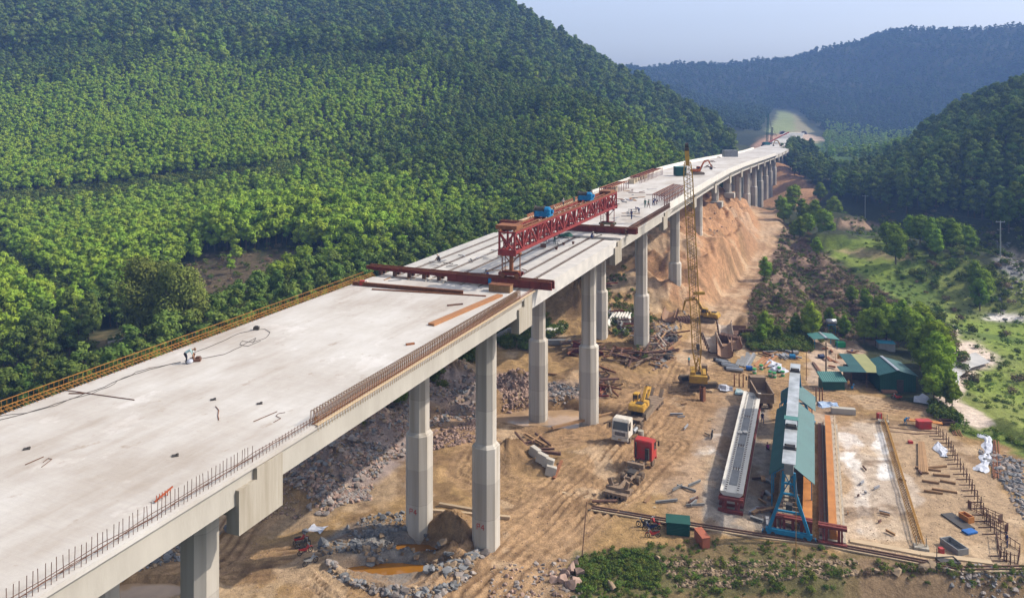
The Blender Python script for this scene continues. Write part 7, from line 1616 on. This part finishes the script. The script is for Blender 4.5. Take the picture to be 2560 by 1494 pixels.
stakes_bundle((1950, 885), (1974, 900), 9, [M_galv, M_panel], 'grey pipe in the flat bundle behind the drums', 'flat bundle of grey pipes', 'scaffold_tube', 1.3, .2, 'tube', .15)
stakes_bundle((1888, 868), (1968, 852), 3, mat('crane_part_yellow', (0.5, 0.28, 0.03), None, 2), 'yellow lattice member lying in the grass', 'yellow members in the grass', 'steel_member', 2.0, .2, 'steel member')
def ushell(px, py, rz, tilt, m, lab, L2=5.0, sc=1.0, roll=0):
    "half of a steel form for an eight sided column"
    b = MB(); pr_ = [(-1.4, 1.6), (-1.4, .55), (-.65, 0), (.65, 0), (1.4, .55), (1.4, 1.6)]; t = .09; inner = [(y * .94, z + (.09 if z < .1 else .03)) for y, z in pr_]
    for k in range(5): b.add([(0, *pr_[k]), (0, *pr_[k + 1]), (L2, *pr_[k + 1]), (L2, *pr_[k]), (0, *inner[k]), (0, *inner[k + 1]), (L2, *inner[k + 1]), (L2, *inner[k])], [(0, 1, 2, 3), (7, 6, 5, 4), (0, 4, 5, 1), (2, 6, 7, 3), (0, 3, 7, 4), (1, 5, 6, 2)])
    o = b.build('column_form', m); r_ = MB()
    for x in [L2 * k / 5 for k in range(6)]:
        for k in range(5): r_.bar((x, pr_[k][0] * 1.05, pr_[k][1] - .08), (x, pr_[k + 1][0] * 1.05, pr_[k + 1][1] - .08), .12)
    r_.build('ribs', M_rustd, o); o.location = at(px, py, .25); o.rotation_euler = (roll, tilt, rz); o.scale = (sc, sc, sc); return tag(o, lab, 'steel form')
M_fpale = mat('form_pale', (0.42, 0.36, 0.31), (0.30, 0.22, 0.16), .8, .7); M_fbr = mat('form_brown', (0.30, 0.17, 0.09), (0.20, 0.12, 0.08), .8, .7)
ushell(1786, 884, 1.75, -.55, M_fpale, 'pale eight sided form half leaning at the left of the form heap', 3.8)
ushell(1815, 852, 1.45, -.5, M_fpale, 'pale form half lying on top at the back of the form heap', 4.0)
ushell(1812, 897, 1.35, -.35, M_fbr, 'brown form half at the front of the form heap', 4.2)
ushell(1838, 877, 1.5, -.45, M_fbr, 'brownish form half at the right of the form heap', 3.0, .85)
ushell(1836, 840, .3, .1, M_rustd, 'dark rusty form half lying behind the form heap', 3.5)
ushell(1850, 868, 2.7, -.1, M_rustd, 'dark ribbed form half lying on its side at the right end of the form heap', 4.5, .9, 1.3)
ushell(1672, 808, 1.1, -.5, M_fbr, 'brown form half standing open on the slope left of the crane boom', 3.0)
ushell(1688, 775, .2, .0, M_rustd, 'dark rusty form half upside down near the crane boom', 3.0, 1.0, 2.8)
ushell(1428, 877, -.5, .2, M_redox, 'dark red form half lying in the grass between two piers', 7.0, .9, .8)
# excavator attachments on timbers left of crane
for k, (px, py, rz) in enumerate(((1658, 905, .9), (1675, 862, 1.0))):
    r = empty('timber_sledge', at(px, py), rz, ('nearer' if k == 0 else 'farther') + ' timber sledge frame carrying a dark engine left of the crane', 'sledge'); b = MB()
    for y in (-.9, .9): b.box((0, y, .2), (6.5, .4, .4))
    for x in (-3, -1, 1): b.box((x, 0, .25), (.35, 1.6, .3))
    b.build('frame', M_wood, r); b = MB(); b.box((2.2, 0, .7), (1.6, 1.2, .8)); b.cyl((1.2, -.5, .7), (1.2, .5, .7), .45, n=12); b.cyl((2.9, -.3, 1.1), (2.9, .4, 1.1), .35, n=12); b.build('engine', M_dark, r, bevel=.05)
# scattered steel sections
def pile(px, py, n, rx, ry, L_, m, lab, grp, name='steel_section', cat='steel section', tilt=.12, w_=(.15, .35), rz0=None, hh=.9):
    for k in range(n):
        p = at(px + rnd.uniform(-rx, rx), py + rnd.uniform(-ry, ry)); L2 = rnd.uniform(*L_); ww = rnd.uniform(*w_); b = MB()
        b.box((0, 0, -.1), (L2, ww, .05)); b.box((0, 0, .1), (L2, ww, .05)); b.box((0, 0, 0), (L2, .05, .18)); o = b.build(name, rnd.choice(m)); rz = rnd.uniform(0, 3.14) if rz0 is None else rz0 + rnd.uniform(-.35, .35)
        o.location = p + Vector((0, 0, .25 + rnd.random() * hh)); o.rotation_euler = (0, rnd.uniform(-tilt, tilt), rz); tag(o, lab, cat, grp)
RS = [M_rustd, M_rust, M_wood, M_muddy, M_rustd]
pile(1600, 895, 40, 75, 16, (3, 8), RS, 'rusty steel section in the long heap at the foot of the piers', 'heap at the foot of the piers')
pile(1650, 855, 26, 38, 22, (3, 7), RS + [M_fpale], 'beam in the criss-cross heap left of the crane boom', 'criss-cross heap left of the boom', tilt=.3)
pile(1515, 950, 14, 24, 20, (2, 5), RS, 'rusty frame piece in the heap beside the pond pier', 'heap beside the pond pier', tilt=.4, hh=1.6)
pile(1500, 985, 8, 8, 20, (2, 4), [M_redox, M_rust], 'dark red ladder like piece below the heap beside the pond pier', 'pieces below the pond heap', tilt=.2)
pile(1460, 870, 14, 45, 14, (3, 7), RS, 'dark steel section lying in the grass between the piers', 'sections between the piers')
pile(1555, 730, 12, 70, 5, (3, 8), [M_redox, M_rustd], 'dark red bar lying behind the precast rows', 'bars behind the precast rows', rz0=0, tilt=.03)
pile(1325, 1115, 8, 60, 12, (2, 5), [M_rustd, M_wood], 'dark beam lying behind the dirt mound', 'beams behind the dirt mound', tilt=.08, hh=.2)
pile(1560, 735, 4, 30, 12, (2, 4), [M_conc], 'pale plank near the precast rows', 'planks near the precast rows', tilt=.03, hh=.1)
pile(1705, 1235, 8, 40, 35, (1, 3), [M_wood, M_grey, M_rustd], 'small board scattered left of the concrete girder', 'boards left of the girder', tilt=.03, hh=.02, w_=(.1, .3))
pile(1730, 1050, 6, 50, 40, (1, 3), [M_wood, M_panel, M_woodl], 'small board scattered behind the lime patch', 'boards behind the lime patch', tilt=.05, hh=.02, w_=(.1, .3))
pile(1910, 1250, 14, 25, 60, (.8, 2.2), [M_wood, M_grey, M_rustd, M_panel], 'scrap board lying between the beds', 'boards between the beds', tilt=.05, hh=.02, w_=(.2, .5))
pile(2200, 1230, 12, 110, 110, (.4, 1.3), [M_wood, M_panel, M_rustd], 'little offcut lying about the right yard', 'offcuts on the right yard', tilt=.02, hh=.0, w_=(.1, .25))
pile(1960, 890, 14, 60, 14, (1, 2.5), [M_wood, M_panel, M_rust, M_grey], 'scrap piece on the ground behind the drums', 'scrap behind the drums', hh=.1, w_=(.2, .5))
pile(2110, 905, 10, 60, 30, (1, 2.5), [M_wood, M_panel, M_rust, M_dblue], 'scrap piece on the pale ground near the huts', 'scrap near the huts', hh=.1, w_=(.2, .5))
# long beams at the pond, planks beside the near piers
for a, c, m, h, lab in (((1400, 1048), (1545, 1085), M_woodl, .35, 'pale beam lying across the pond edge towards the white truck'), ((1380, 1072), (1530, 1035), M_wood, .35, 'brown beam crossing the pale one at the pond'),
                        ((1098, 1262), (1190, 1278), M_woodl, .3, 'upper pale plank behind the two near piers'), ((1076, 1278), (1275, 1296), M_woodl, .3, 'lower long pale plank behind the two near piers'),
                        ((1326, 1128), (1402, 1137), M_rustd, .35, 'dark beam behind the row of concrete blocks'), ((1385, 1197), (1404, 1153), M_rust, .2, 'thin rusty angle leaning beside the concrete blocks'),
                        ((1370, 935), (1450, 945), M_wood, .3, 'brown beam between the two pond piers'), ((1500, 950), (1548, 948), M_rustd, .25, 'straight beam right of the pond pier'), ((1480, 1254), (1543, 1253), M_rustd, .2, 'dark bar across the road before the dolly'), ((1612, 1258), (1625, 1242), M_wood, .2, 'short plank right of the dolly')):
    beam_on(a, c, .4, h, m, lab, 'beam', z=gz(*un(*a, 0)) + .1, ib=False, name='beam')
for k, (px, py) in enumerate(((1334, 1140), (1352, 1160), (1368, 1168), (1374, 1178))):
    b = MB(); b.box((0, 0, .6), (.9, 1.4, 1.2)); o = b.build('concrete_block', M_conc, bevel=.04); o.location = at(px, py); o.rotation_euler = (.25, .1, .9 + .2 * k); tag(o, 'pale concrete block in the short row on the dirt mound', 'concrete block', 'concrete blocks on the dirt mound')
b = MB(); b.cyl((0, 0, 0), (0, 0, 1.1), .45, n=16); o = b.build('concrete_pipe', M_conc_d); o.location = at(1602, 1094); tag(o, 'short upright concrete pipe right behind the white truck', 'pipe')
b = MB()
for k in range(9): b.vprism([(-.5 + .1 * k + .5 * math.cos(a), .5 * math.sin(a)) for a in (0, 2, 4)], 0, 1.5)
o = b.build('rust_cone', M_rust); o.location = at(1757, 1003); o.scale = (.6, 1, 1.6); tag(o, 'rusty cone shaped scrap standing on the dirt before the crane', 'scrap')
for px, py in ((1836, 965), (1848, 966), (1858, 967), (2040, 1002), (2049, 1004), (2056, 1002)):
    pole(px, py, 2.2, .13, M_rust, 'rusty upright post near the end of the casting beds') ; bpy.context.scene.collection.objects[-1]['group'] = 'rusty posts at the beds'
# precast rows
for k in range(6):
    b = MB(); b.prism([(-.5, 0), (.5, 0), (.5, 1.0), (.25, 1.0), (.2, .25), (-.5, .25)], -1.6, 1.6); o = b.build('precast_unit', M_grey); o.location = at(1528 + k * 7.5, 748 - k * .6 + (k * 1.2)); o.rotation_euler = (0, 0, 1.3); tag(o, 'grey L shaped precast unit in the back row behind the pier', 'precast unit', 'back row of precast units')
for k in range(8):
    b = MB(); b.prism([(-.55, 0), (.55, 0), (.15, 1.15), (-.1, 1.15)], -2.0, 2.0); o = b.build('precast_unit', M_barrier); o.location = at(1522 + k * 7.4, 788 + k * .6); o.rotation_euler = (0, 0, 1.25); tag(o, 'pale wedge shaped precast unit in the front row behind the pier', 'precast unit', 'front row of precast units')
for k in range(4):
    b = MB(); b.prism([(-.5, 0), (.5, 0), (.15, 1.0), (-.1, 1.0)], -1.8, 1.8); o = b.build('precast_unit', M_barrier); o.location = at(1372 + k * 8, 830 - k * .6); o.rotation_euler = (0, 0, .9); tag(o, 'pale wedge unit in the short row between the second pair of piers', 'precast unit', 'short row of precast units')
for k, (px, py) in enumerate(((1258, 845), (1247, 853))):
    b = MB(); 
    for j in range(4): b.box((j * 1.1 - 1.6, 0, .75 + .08 * j), (1.05, .25, 1.5))
    b.box((0, .4, .12), (4.4, .8, .2)); o = b.build('barrier_unit', M_grey); o.location = at(px, py); o.rotation_euler = (.1, -.1, .75); tag(o, ('right' if k == 0 else 'left') + ' grey concrete barrier piece leaning in the shade under the deck', 'barrier')
boxthing(1398, 858, (4.6, 1.0, .9), .0, M_grey, 'concrete_slab', 'flat grey slab lying before the short row of wedge units', 'slab')
boxthing(1382, 862, (.9, 1.0, .9), .0, M_tarp, 'debris', 'blue sheet piece beneath the far piers', 'sheet') if False else None
crumple([(1408, 745), (1420, 748)], 'blue sheet lying left of the dark blue truck', M_tarp, w_=.8, h=.4)
crumple([(1375, 1130 + 20), (1380, 1160)], 'small grey sheet', M_sack, w_=.3, h=.2) if False else None
crumple([(775,1320),(800,1322),(825,1326)], 'white sheet of spilled lime near the motorbikes', M_sack, w_=.8, h=.25)
# left side small walls seen below the far edge
kerb([(270, 872), (300, 866), (335, 850)], 'low grey retaining wall below the big tree', 'retaining_wall', 'wall', .5, 1.4, M_conc_d)
kerb([(540, 800), (590, 790), (620, 770)], 'brown retaining wall beyond the far deck edge', 'retaining_wall', 'wall', .5, 1.6, M_muddy)
# ================================================================ rubble
rubble([(700,1200),(860,1080),(1040,930),(1190,930),(1200,1040),(1060,1060),(930,1200),(800,1240)], 10000, ['mix', 'pink', 'pink', 'tan', 'blue'], .04, .5, 'long bank of broken rock in the shade of the viaduct')
rubble([(790,1250),(900,1170),(930,1250),(820,1260)], 900, ['mix', 'pink'], .12, .5, 'tip of reddish broken rock at the near end of the bank')
rubble([(1060,1090),(1200,1040),(1200,1100),(1060,1130)], 700, ['pink'], .12, .5, 'pinkish broken rock between the near piers')
rubble([(1235,945),(1280,925),(1330,935),(1320,985),(1260,1000)], 900, ['pink'], .15, .7, 'heap of pink rock left of the pond pier')
rubble([(1360,960),(1500,940),(1520,985),(1380,1000)], 700, ['blue', 'mix'], .12, .5, 'bluish broken rock behind the pond')
def strip(pl, w_): return [(a, c - w_) for a, c in pl] + [(a, c + w_) for a, c in pl[::-1]]
rubble(strip(BERM1, 11), 2300, ['blue', 'tan'], .06, .65, 'upper bank of blue grey rock between the two orange pools', power=4)
rubble(strip(BERM2, 9), 1700, ['mix', 'tan', 'blue'], .06, .55, 'lower bank of pale grey rock around the front orange pool', power=4)
rubble([(900,1290),(1010,1280),(1015,1310),(900,1325)], 260, ['blue', 'tan'], .08, .4, 'line of loose rocks behind the left near pier')
rubble([(850,1330),(1000,1320),(1010,1355),(900,1355)], 500, ['blue'], .05, .35, 'bluish gravel slope above the orange pools')
rubble([(560,1330),(420,1280),(260,1420),(300,1440),(450,1400)], 1200, ['blue', 'tan'], .15, .6, 'grey rock below the near spans')
rubble([(600,1230),(740,1170),(760,1260),(600,1330)], 900, ['tan', 'pink'], .08, .35, 'brown stones under the pier cap')
rubble([(1230,1420),(1450,1390),(1450,1494),(1220,1494)], 420, ['pink', 'mix'], .04, .38, 'pale stones beside the dirt road at the bottom')
rubble([(1610,810),(1740,780),(1700,880),(1560,900)], 900, ['mix', 'tan'], .08, .4, 'stones among the steel heaps', 40, 260)
rubble([(1610,620),(1720,700),(1870,590),(1880,560),(1900,700),(1800,780),(1640,780)], 1300, ['pink', 'tan'], .1, .55, 'loose stones on the orange mound', 60, 280, 3)
rubble([(1790,480),(1850,500),(1840,540),(1770,530)], 600, ['mix', 'pink'], .15, .6, 'pale rock below the far footings', 60, 330)
rubble([(1650,620),(1690,600),(1660,720),(1630,740)], 500, ['mix', 'blue'], .2, .7, 'grey rock beside the far pier', 60, 280)
rubble([(2480,640),(2560,665),(2600,720),(2500,680)], 700, ['blue', 'mix'], .2, .8, 'grey rock bank beside the gravel road', 100, 300)
rubble([(2440,1120),(2560,1150),(2560,1300),(2490,1180)], 700, ['blue', 'mix'], .1, .55, 'blue grey rock along the right edge of the yard')
rubble([(2350,1440),(2560,1475),(2600,1560),(2380,1520)], 350, ['blue', 'mix'], .08, .4, 'grey rock below the crane rails')
for k_, (ya_, yb_) in enumerate(((1402, 1400), (1426, 1424), (1452, 1452))):
    rubble([(1650 + 20 * k_, ya_), (2140, yb_), (2150, yb_ + 15), (1650 + 20 * k_, ya_ + 15)], 750, ['tan'], .14, .36, ('upper', 'middle', 'lower')[k_] + ' course of the rough dry stone terraces in the grass bank')
rubble([(1180,1300),(2120,960),(2560,1130),(2560,1430),(1500,1380)], 2400, ['tan', 'pink'], .02, .11, 'pebbles and crumbs strewn over the working ground', power=3)
rubble([(600,1300),(1200,1280),(1320,1100),(1500,1050),(1480,1250),(1180,1494),(560,1494)], 2200, ['tan', 'pink'], .02, .12, 'pebbles strewn over the dirt under the near spans', power=3)
boulders([(895,1310,.4), (955,1295,.5), (1000,1300,.35), (870,1320,.5), (1020,1360,.6), (760,1330,.5), (990,1290,.6), (1005,1420,.5)], 'blue', 'blue grey boulder near the foot of the left near pier', 'boulders at the near pier')
boulders([(1188,1385,.6), (1202,1395,.45), (1165,1405,.5), (1155,1425,.45), (1185,1425,.45), (1140,1440,.5), (1170,1445,.4), (1212,1380,.6)], 'mix', 'pale boulder in the cluster at the foot of the right near pier', 'boulders at the right near pier')
boulders([(1438,1413,.7), (1430,1430,1.0), (1448,1435,.9), (1412,1440,1.0), (1440,1462,1.1), (1400,1452,.9), (1425,1470,1.0), (1385,1450,.7)], 'pink', 'pink boulder in the cluster at the edge of the grass', 'boulders at the edge of the grass')
boulders([(880,1085,.9), (1000,1110,.6), (940,1110,.8), (930,1055,.5)], 'mix', 'large pale boulder on the rock bank', 'boulders on the rock bank')
boulders([(1530,1470,.8), (1460,1395,.4), (1645,1400,.6), (2310,1425,1.0), (2328,1446,.9), (2190,1430,.6), (2240,1490,.7)], 'tan', 'tan boulder lying in the grass bank', 'boulders in the grass bank')
boulders([(570,1325,1.0), (400,1370,.9), (380,1390,.8), (425,1385,.7)], 'blue', 'dark boulder seen below the near girders', 'boulders below the near girders')
boulders([(1975,730,.8), (2142,755,1.0), (2170,735,.9), (2180,752,.8)], 'tan', 'pale boulder on the brown slope', 'boulders on the brown slope')
# ================================================================ plants
def scrub(poly, n, smin, smax, m, lab, dmin=60, dmax=330, name='scrub'): scatter(name, polypts(poly, n, dmin, dmax, smin, smax, 1.3, 0.0), m, lab, 'undergrowth')
GB = [(1440,1400),(1520,1375),(1700,1350),(1850,1360),(1920,1350),(2080,1375),(2150,1400),(2120,1500),(1430,1500)]
scrub(GB, 520, .18, .5, SCR + MAR, 'green weeds on the bank at the bottom')
scrub([(1440,1400),(1600,1375),(1650,1410),(1650,1470),(1440,1480)], 380, .22, .55, SCR + MAR, 'dense weeds left of the stone terraces')
scrub([(2150,1400),(2560,1450),(2600,1520),(2150,1500)], 160, .2, .5, SCR + DRY, 'sparse weeds on the bare earth bank')
BR = [(1960,570),(2060,640),(2300,790),(2210,850),(2000,840),(1880,850),(1870,760),(1930,660)]
scrub(BR, 2100, .35, 1.1, DRY, 'dry brown brush on the slope between road and marsh')
scrub(BR, 1500, .35, .95, SCR + MAR, 'green bushes among the dry brush on the slope')
scrub([(1850,840),(2020,830),(2030,880),(1880,875)], 500, .4, 1.1, SCR, 'weeds behind the planks and pipes')
MA = [(2050,600),(2200,610),(2560,700),(2700,720),(2700,1200),(2560,1110),(2380,1080),(2360,980),(2340,900),(2280,770),(2100,660)]
def nowater(pts):
    px, py = proj(pts[:, 0], pts[:, 1], pts[:, 2]); k = np.ones(len(px), bool)
    for poly in ([(2430,695),(2490,700),(2700,730),(2700,800),(2560,780),(2430,750)], [(2350,860),(2400,850),(2490,900),(2410,930),(2410,980),(2550,1070),(2440,1075),(2340,1000)]): k &= polydist(px, py, poly) < 3
    return pts[k]
scatter('marsh_grass', nowater(polypts(MA, 1100, 100, 330, .3, .95, 2.5, -.2)), MAR + MAR[:1] + SCR[:1], 'tufts of marsh grass on the green flat at the right', 'grass')
scrub([(2040,560),(2130,590),(2300,660),(2480,700),(2560,700),(2560,640),(2480,640),(2300,620),(2180,560)], 420, .6, 1.6, SCR, 'shrubs along the valley track', 150, 420)
scrub([(2180,480),(2560,560),(2560,640),(2460,630),(2250,580)], 700, .6, 1.8, SCR + DRY, 'dark shrubs at the foot of the right hand hill', 150, 420)
scrub([(1230,800),(1330,770),(1420,820),(1330,880),(1240,870)], 350, .5, 1.3, SCR, 'bushes in the shade under the far spans', 60, 240)
scrub([(1040,880),(1190,820),(1190,900),(1080,940)], 500, .6, 1.5, SCR, 'dark bushes seen below the deck between the near piers', 60, 260)
scrub([(1400,640),(1520,600),(1640,600),(1620,680),(1500,720),(1430,720)], 500, .4, 1.1, SCR + DRY, 'bushes on the bank under the middle spans', 60, 260)
scrub([(880,1020),(1000,940),(1020,980),(900,1050)], 300, .5, 1.2, SCR, 'bushes behind the rock bank', 60, 240)
scrub([(2330,1010),(2390,1030),(2400,1060),(2330,1040)], 60, .5, 1.2, SCR, 'bushes beside the pale stream')
LX, LY = grid_pts(-270, 70, 95, 350, 1.5); LZ = height(LX, LY); LPX, LPY = proj(LX, LY, LZ); LS, LT = st(LX, LY)
def lscrub(poly, keep, smin, smax, m, lab, t0=23):
    k = (polydist(LPX, LPY, poly) > -3) & (nr.rand(len(LX)) < keep) & (LT > t0); n = int(k.sum())
    scatter('scrub', np.c_[LX[k], LY[k], LZ[k], smin + (smax - smin) * nr.rand(n) ** 1.3, nr.rand(n) * 6.28], m, lab, 'undergrowth')
lscrub([(-50,930),(150,880),(420,830),(560,740),(760,640),(900,640),(900,700),(600,880),(-50,1080)], .55, .5, 1.6, SCR, 'shrubs between the plantation and the viaduct')
lscrub([(430,680),(560,630),(740,610),(800,680),(600,760),(500,760)], .4, .4, 1.2, SCR + DRY, 'bushes in the clearing beyond the viaduct')
for g_ in GAPP: lscrub(g_, .8, 1.0, 2.4, SCR, ('undergrowth added to darken the upper gap in the plantation', 'undergrowth added to darken the lower gap in the plantation')[GAPP.index(g_)])
# single trees of the right side
def trees(rows, meshes, lab, grp, kind='broadleaf_tree', href=10.0):
    for i, (px, py, h) in enumerate(rows):
        p = at(px, py); tree(kind, meshes, i % len(meshes), (p.x, p.y, p.z - .1), h / href, rnd.uniform(0, 6), lab if isinstance(lab, str) else lab[i], 'tree', grp)
trees([(2160, 855, 7), (2190, 860, 8), (2215, 862, 9), (2245, 868, 8.5), (2275, 880, 9.5), (2300, 893, 9), (2320, 912, 9), (2340, 932, 9.5), (2345, 955, 9), (2335, 975, 8), (2350, 995, 8), (2335, 1010, 6.5), (2365, 1005, 6), (2300, 925, 8), (2380, 1020, 5), (2255, 850, 9), (2300, 860, 9), (2340, 895, 8), (2230, 840, 7)], BIG, 'green tree in the grove behind the green house', 'grove behind the green house')
trees([(2025, 848, 8)], BIG, 'slender tree left of the kitchen hut', None)
trees([(1912, 848, 6), (1905, 858, 4)], BIG, ['taller tree behind the heap of forms', 'shorter tree behind the heap of forms'], None)
trees([(2110, 840, 5), (2075, 835, 4.5), (2130, 760, 5), (2165, 790, 6), (2200, 800, 6), (2235, 820, 6), (1990, 835, 4.5), (1945, 850, 3.5)], BIG, 'young tree on the edge of the brown slope', 'young trees on the brown slope')
trees([(1912, 700, 6.5)], BIG, 'small round tree alone beside the dirt road', None)
trees([(2000, 615, 8), (2020, 628, 7), (2042, 640, 6), (1985, 600, 6)], BIG, 'bright green tree at the head of the marsh', 'trees at the head of the marsh')
trees([(1960, 555, 10), (1985, 560, 10.5), (2008, 562, 10), (2035, 565, 11), (2062, 566, 11), (2085, 560, 10), (1950, 545, 8), (1975, 545, 9), (2050, 550, 10)], BIG, 'dark round tree in the clump right of the far road bend', 'clump right of the far road bend')
trees([(2240, 632, 12), (2216, 618, 8), (2275, 628, 8), (2300, 632, 9), (2325, 638, 9), (2350, 643, 9), (2375, 650, 9), (2400, 655, 9), (2425, 662, 9), (2450, 670, 8.5), (2465, 672, 8), (2290, 620, 8), (2340, 630, 8), (2390, 645, 8), (2440, 655, 8)], [(BIG[0][0], BIG[0][1]), (BIG[1][0], BIG[1][1])], 'bright crowned tree in the row along the valley track', 'row along the valley track')
trees([(350, 862, 17), (405, 850, 15), (430, 862, 15.5), (470, 850, 14), (385, 840, 14)], OLD, 'large old tree standing beyond the far deck edge', 'old trees beyond the far deck edge', href=16.0)
trees([(720, 715, 9), (760, 700, 10), (820, 690, 9), (870, 650, 11), (690, 720, 8), (640, 745, 7), (930, 625, 10), (1010, 600, 9)], BIG, 'rounded tree at the forest edge above the far deck edge', 'trees at the forest edge')
# ================================================================ far end of the valley
def farcrane(px, py, Y, H, m, lab):
    x, _, z = atY(px, py, Y); r = empty('tower_boom_crane', (x, Y, z), 0, lab, 'crane'); b = MB(); 
    for i in (-1, 1):
        for j in (-1, 1): b.bar((i * .6, j * .6, 2), (i * .3 + 1.2, j * .3, H), .2)
    for k in range(int(H / 2.5)): z0_ = 2 + k * 2.5; b.bar((-.5, -.5, z0_), (.8, -.5, z0_ + 2.5), .1); b.bar((.8, .5, z0_), (-.5, .5, z0_ + 2.5), .1)
    b.build('boom', m, r, fix=False); b = MB(); b.box((0, 0, 1.6), (6, 4, 2.2)); b.box((0, -2.4, .5), (7, 1, 1)); b.box((0, 2.4, .5), (7, 1, 1)); b.build('base', M_dark, r); b = MB(); b.bar((1.2, 0, H), (4.5, 0, 8), .12); b.build('rope', M_dark, r); return r
M_teal = mat('far_teal', (0.02, 0.13, 0.13), None, 1)
farcrane(1917, 366, 590, 24, M_teal, 'tall green crane at the far end of the valley'); farcrane(1927, 368, 600, 15, M_dark, 'shorter dark crane beside the tall green one in the far valley')
x, y_, z = atY(1935, 362, 575); r = empty('red_lattice_crane', (x, y_, z), .2, 'red crane with a lowered boom in the far valley', 'crane'); b = MB(); b.bar((-6, 0, 1), (12, 0, 9), .7, .7); b.build('boom', mat('far_red', (0.4, 0.07, 0.05), None, 1), r); b = MB(); b.box((-6, 0, 1), (4, 3, 2)); b.build('base', M_teal, r)
zz = deckz(600); excavator('yellow excavator near the far end of the viaduct', M_yel2, (atY(1955, 370, 560)[0], 560, atY(1955, 370, 560)[2] - 1), 2.6, 0, 'high', 1.2)
# far deck pieces with bare girders, tunnel portals
for k in range(10):
    s = 660 + k * 16; z = deckz(s) - .1; b = MB(); cpt = bp(s, 10, z)
    b.box((0, 0, 0), (11, 18, .5)); o = b.build('deck_segment', M_barrier, bridge, fix=True); o.location = cpt; o.rotation_euler = (0, 0, BH)
for i in range(10):
    s = 650 + i * 18
    for t in (5, 13):
        p = bp(s, t); b = MB(); b.box((p.x, p.y, deckz(s) - 9), (2, 2, 17)); b.build('column', M_col, bridge)
for px, lab in ((1957, 'left tunnel mouth in the far hillside'), (2010, 'right tunnel mouth in the far hillside')):
    x, y_, z = atY(px, 336, 830); r = empty('tunnel_portal', (x, y_, z), -.2, lab, 'tunnel'); b = MB(); ring = []
    n = 14; vs = []
    for k in range(n + 1):
        a = math.pi * k / n; vs += [(2.9 * math.cos(a), 0, 2.9 * math.sin(a)), (3.6 * math.cos(a), 0, 3.7 * math.sin(a)), (2.9 * math.cos(a), 3, 2.9 * math.sin(a)), (3.6 * math.cos(a), 3, 3.7 * math.sin(a))]
    fs = []
    for k in range(n): q = k * 4; fs += [(q, q + 1, q + 5, q + 4), (q + 1, q + 3, q + 7, q + 5), (q, q + 4, q + 6, q + 2)]
    b.add(vs, fs); b.build('arch', M_conc, r); b = MB(); b.add([(2.9 * math.cos(math.pi * k / n), 1.5, 2.9 * math.sin(math.pi * k / n)) for k in range(n + 1)], [tuple(range(n + 1))]); b.build('dark_sheet', M_blk, r)  # flat black sheet stands for the darkness inside the tunnel
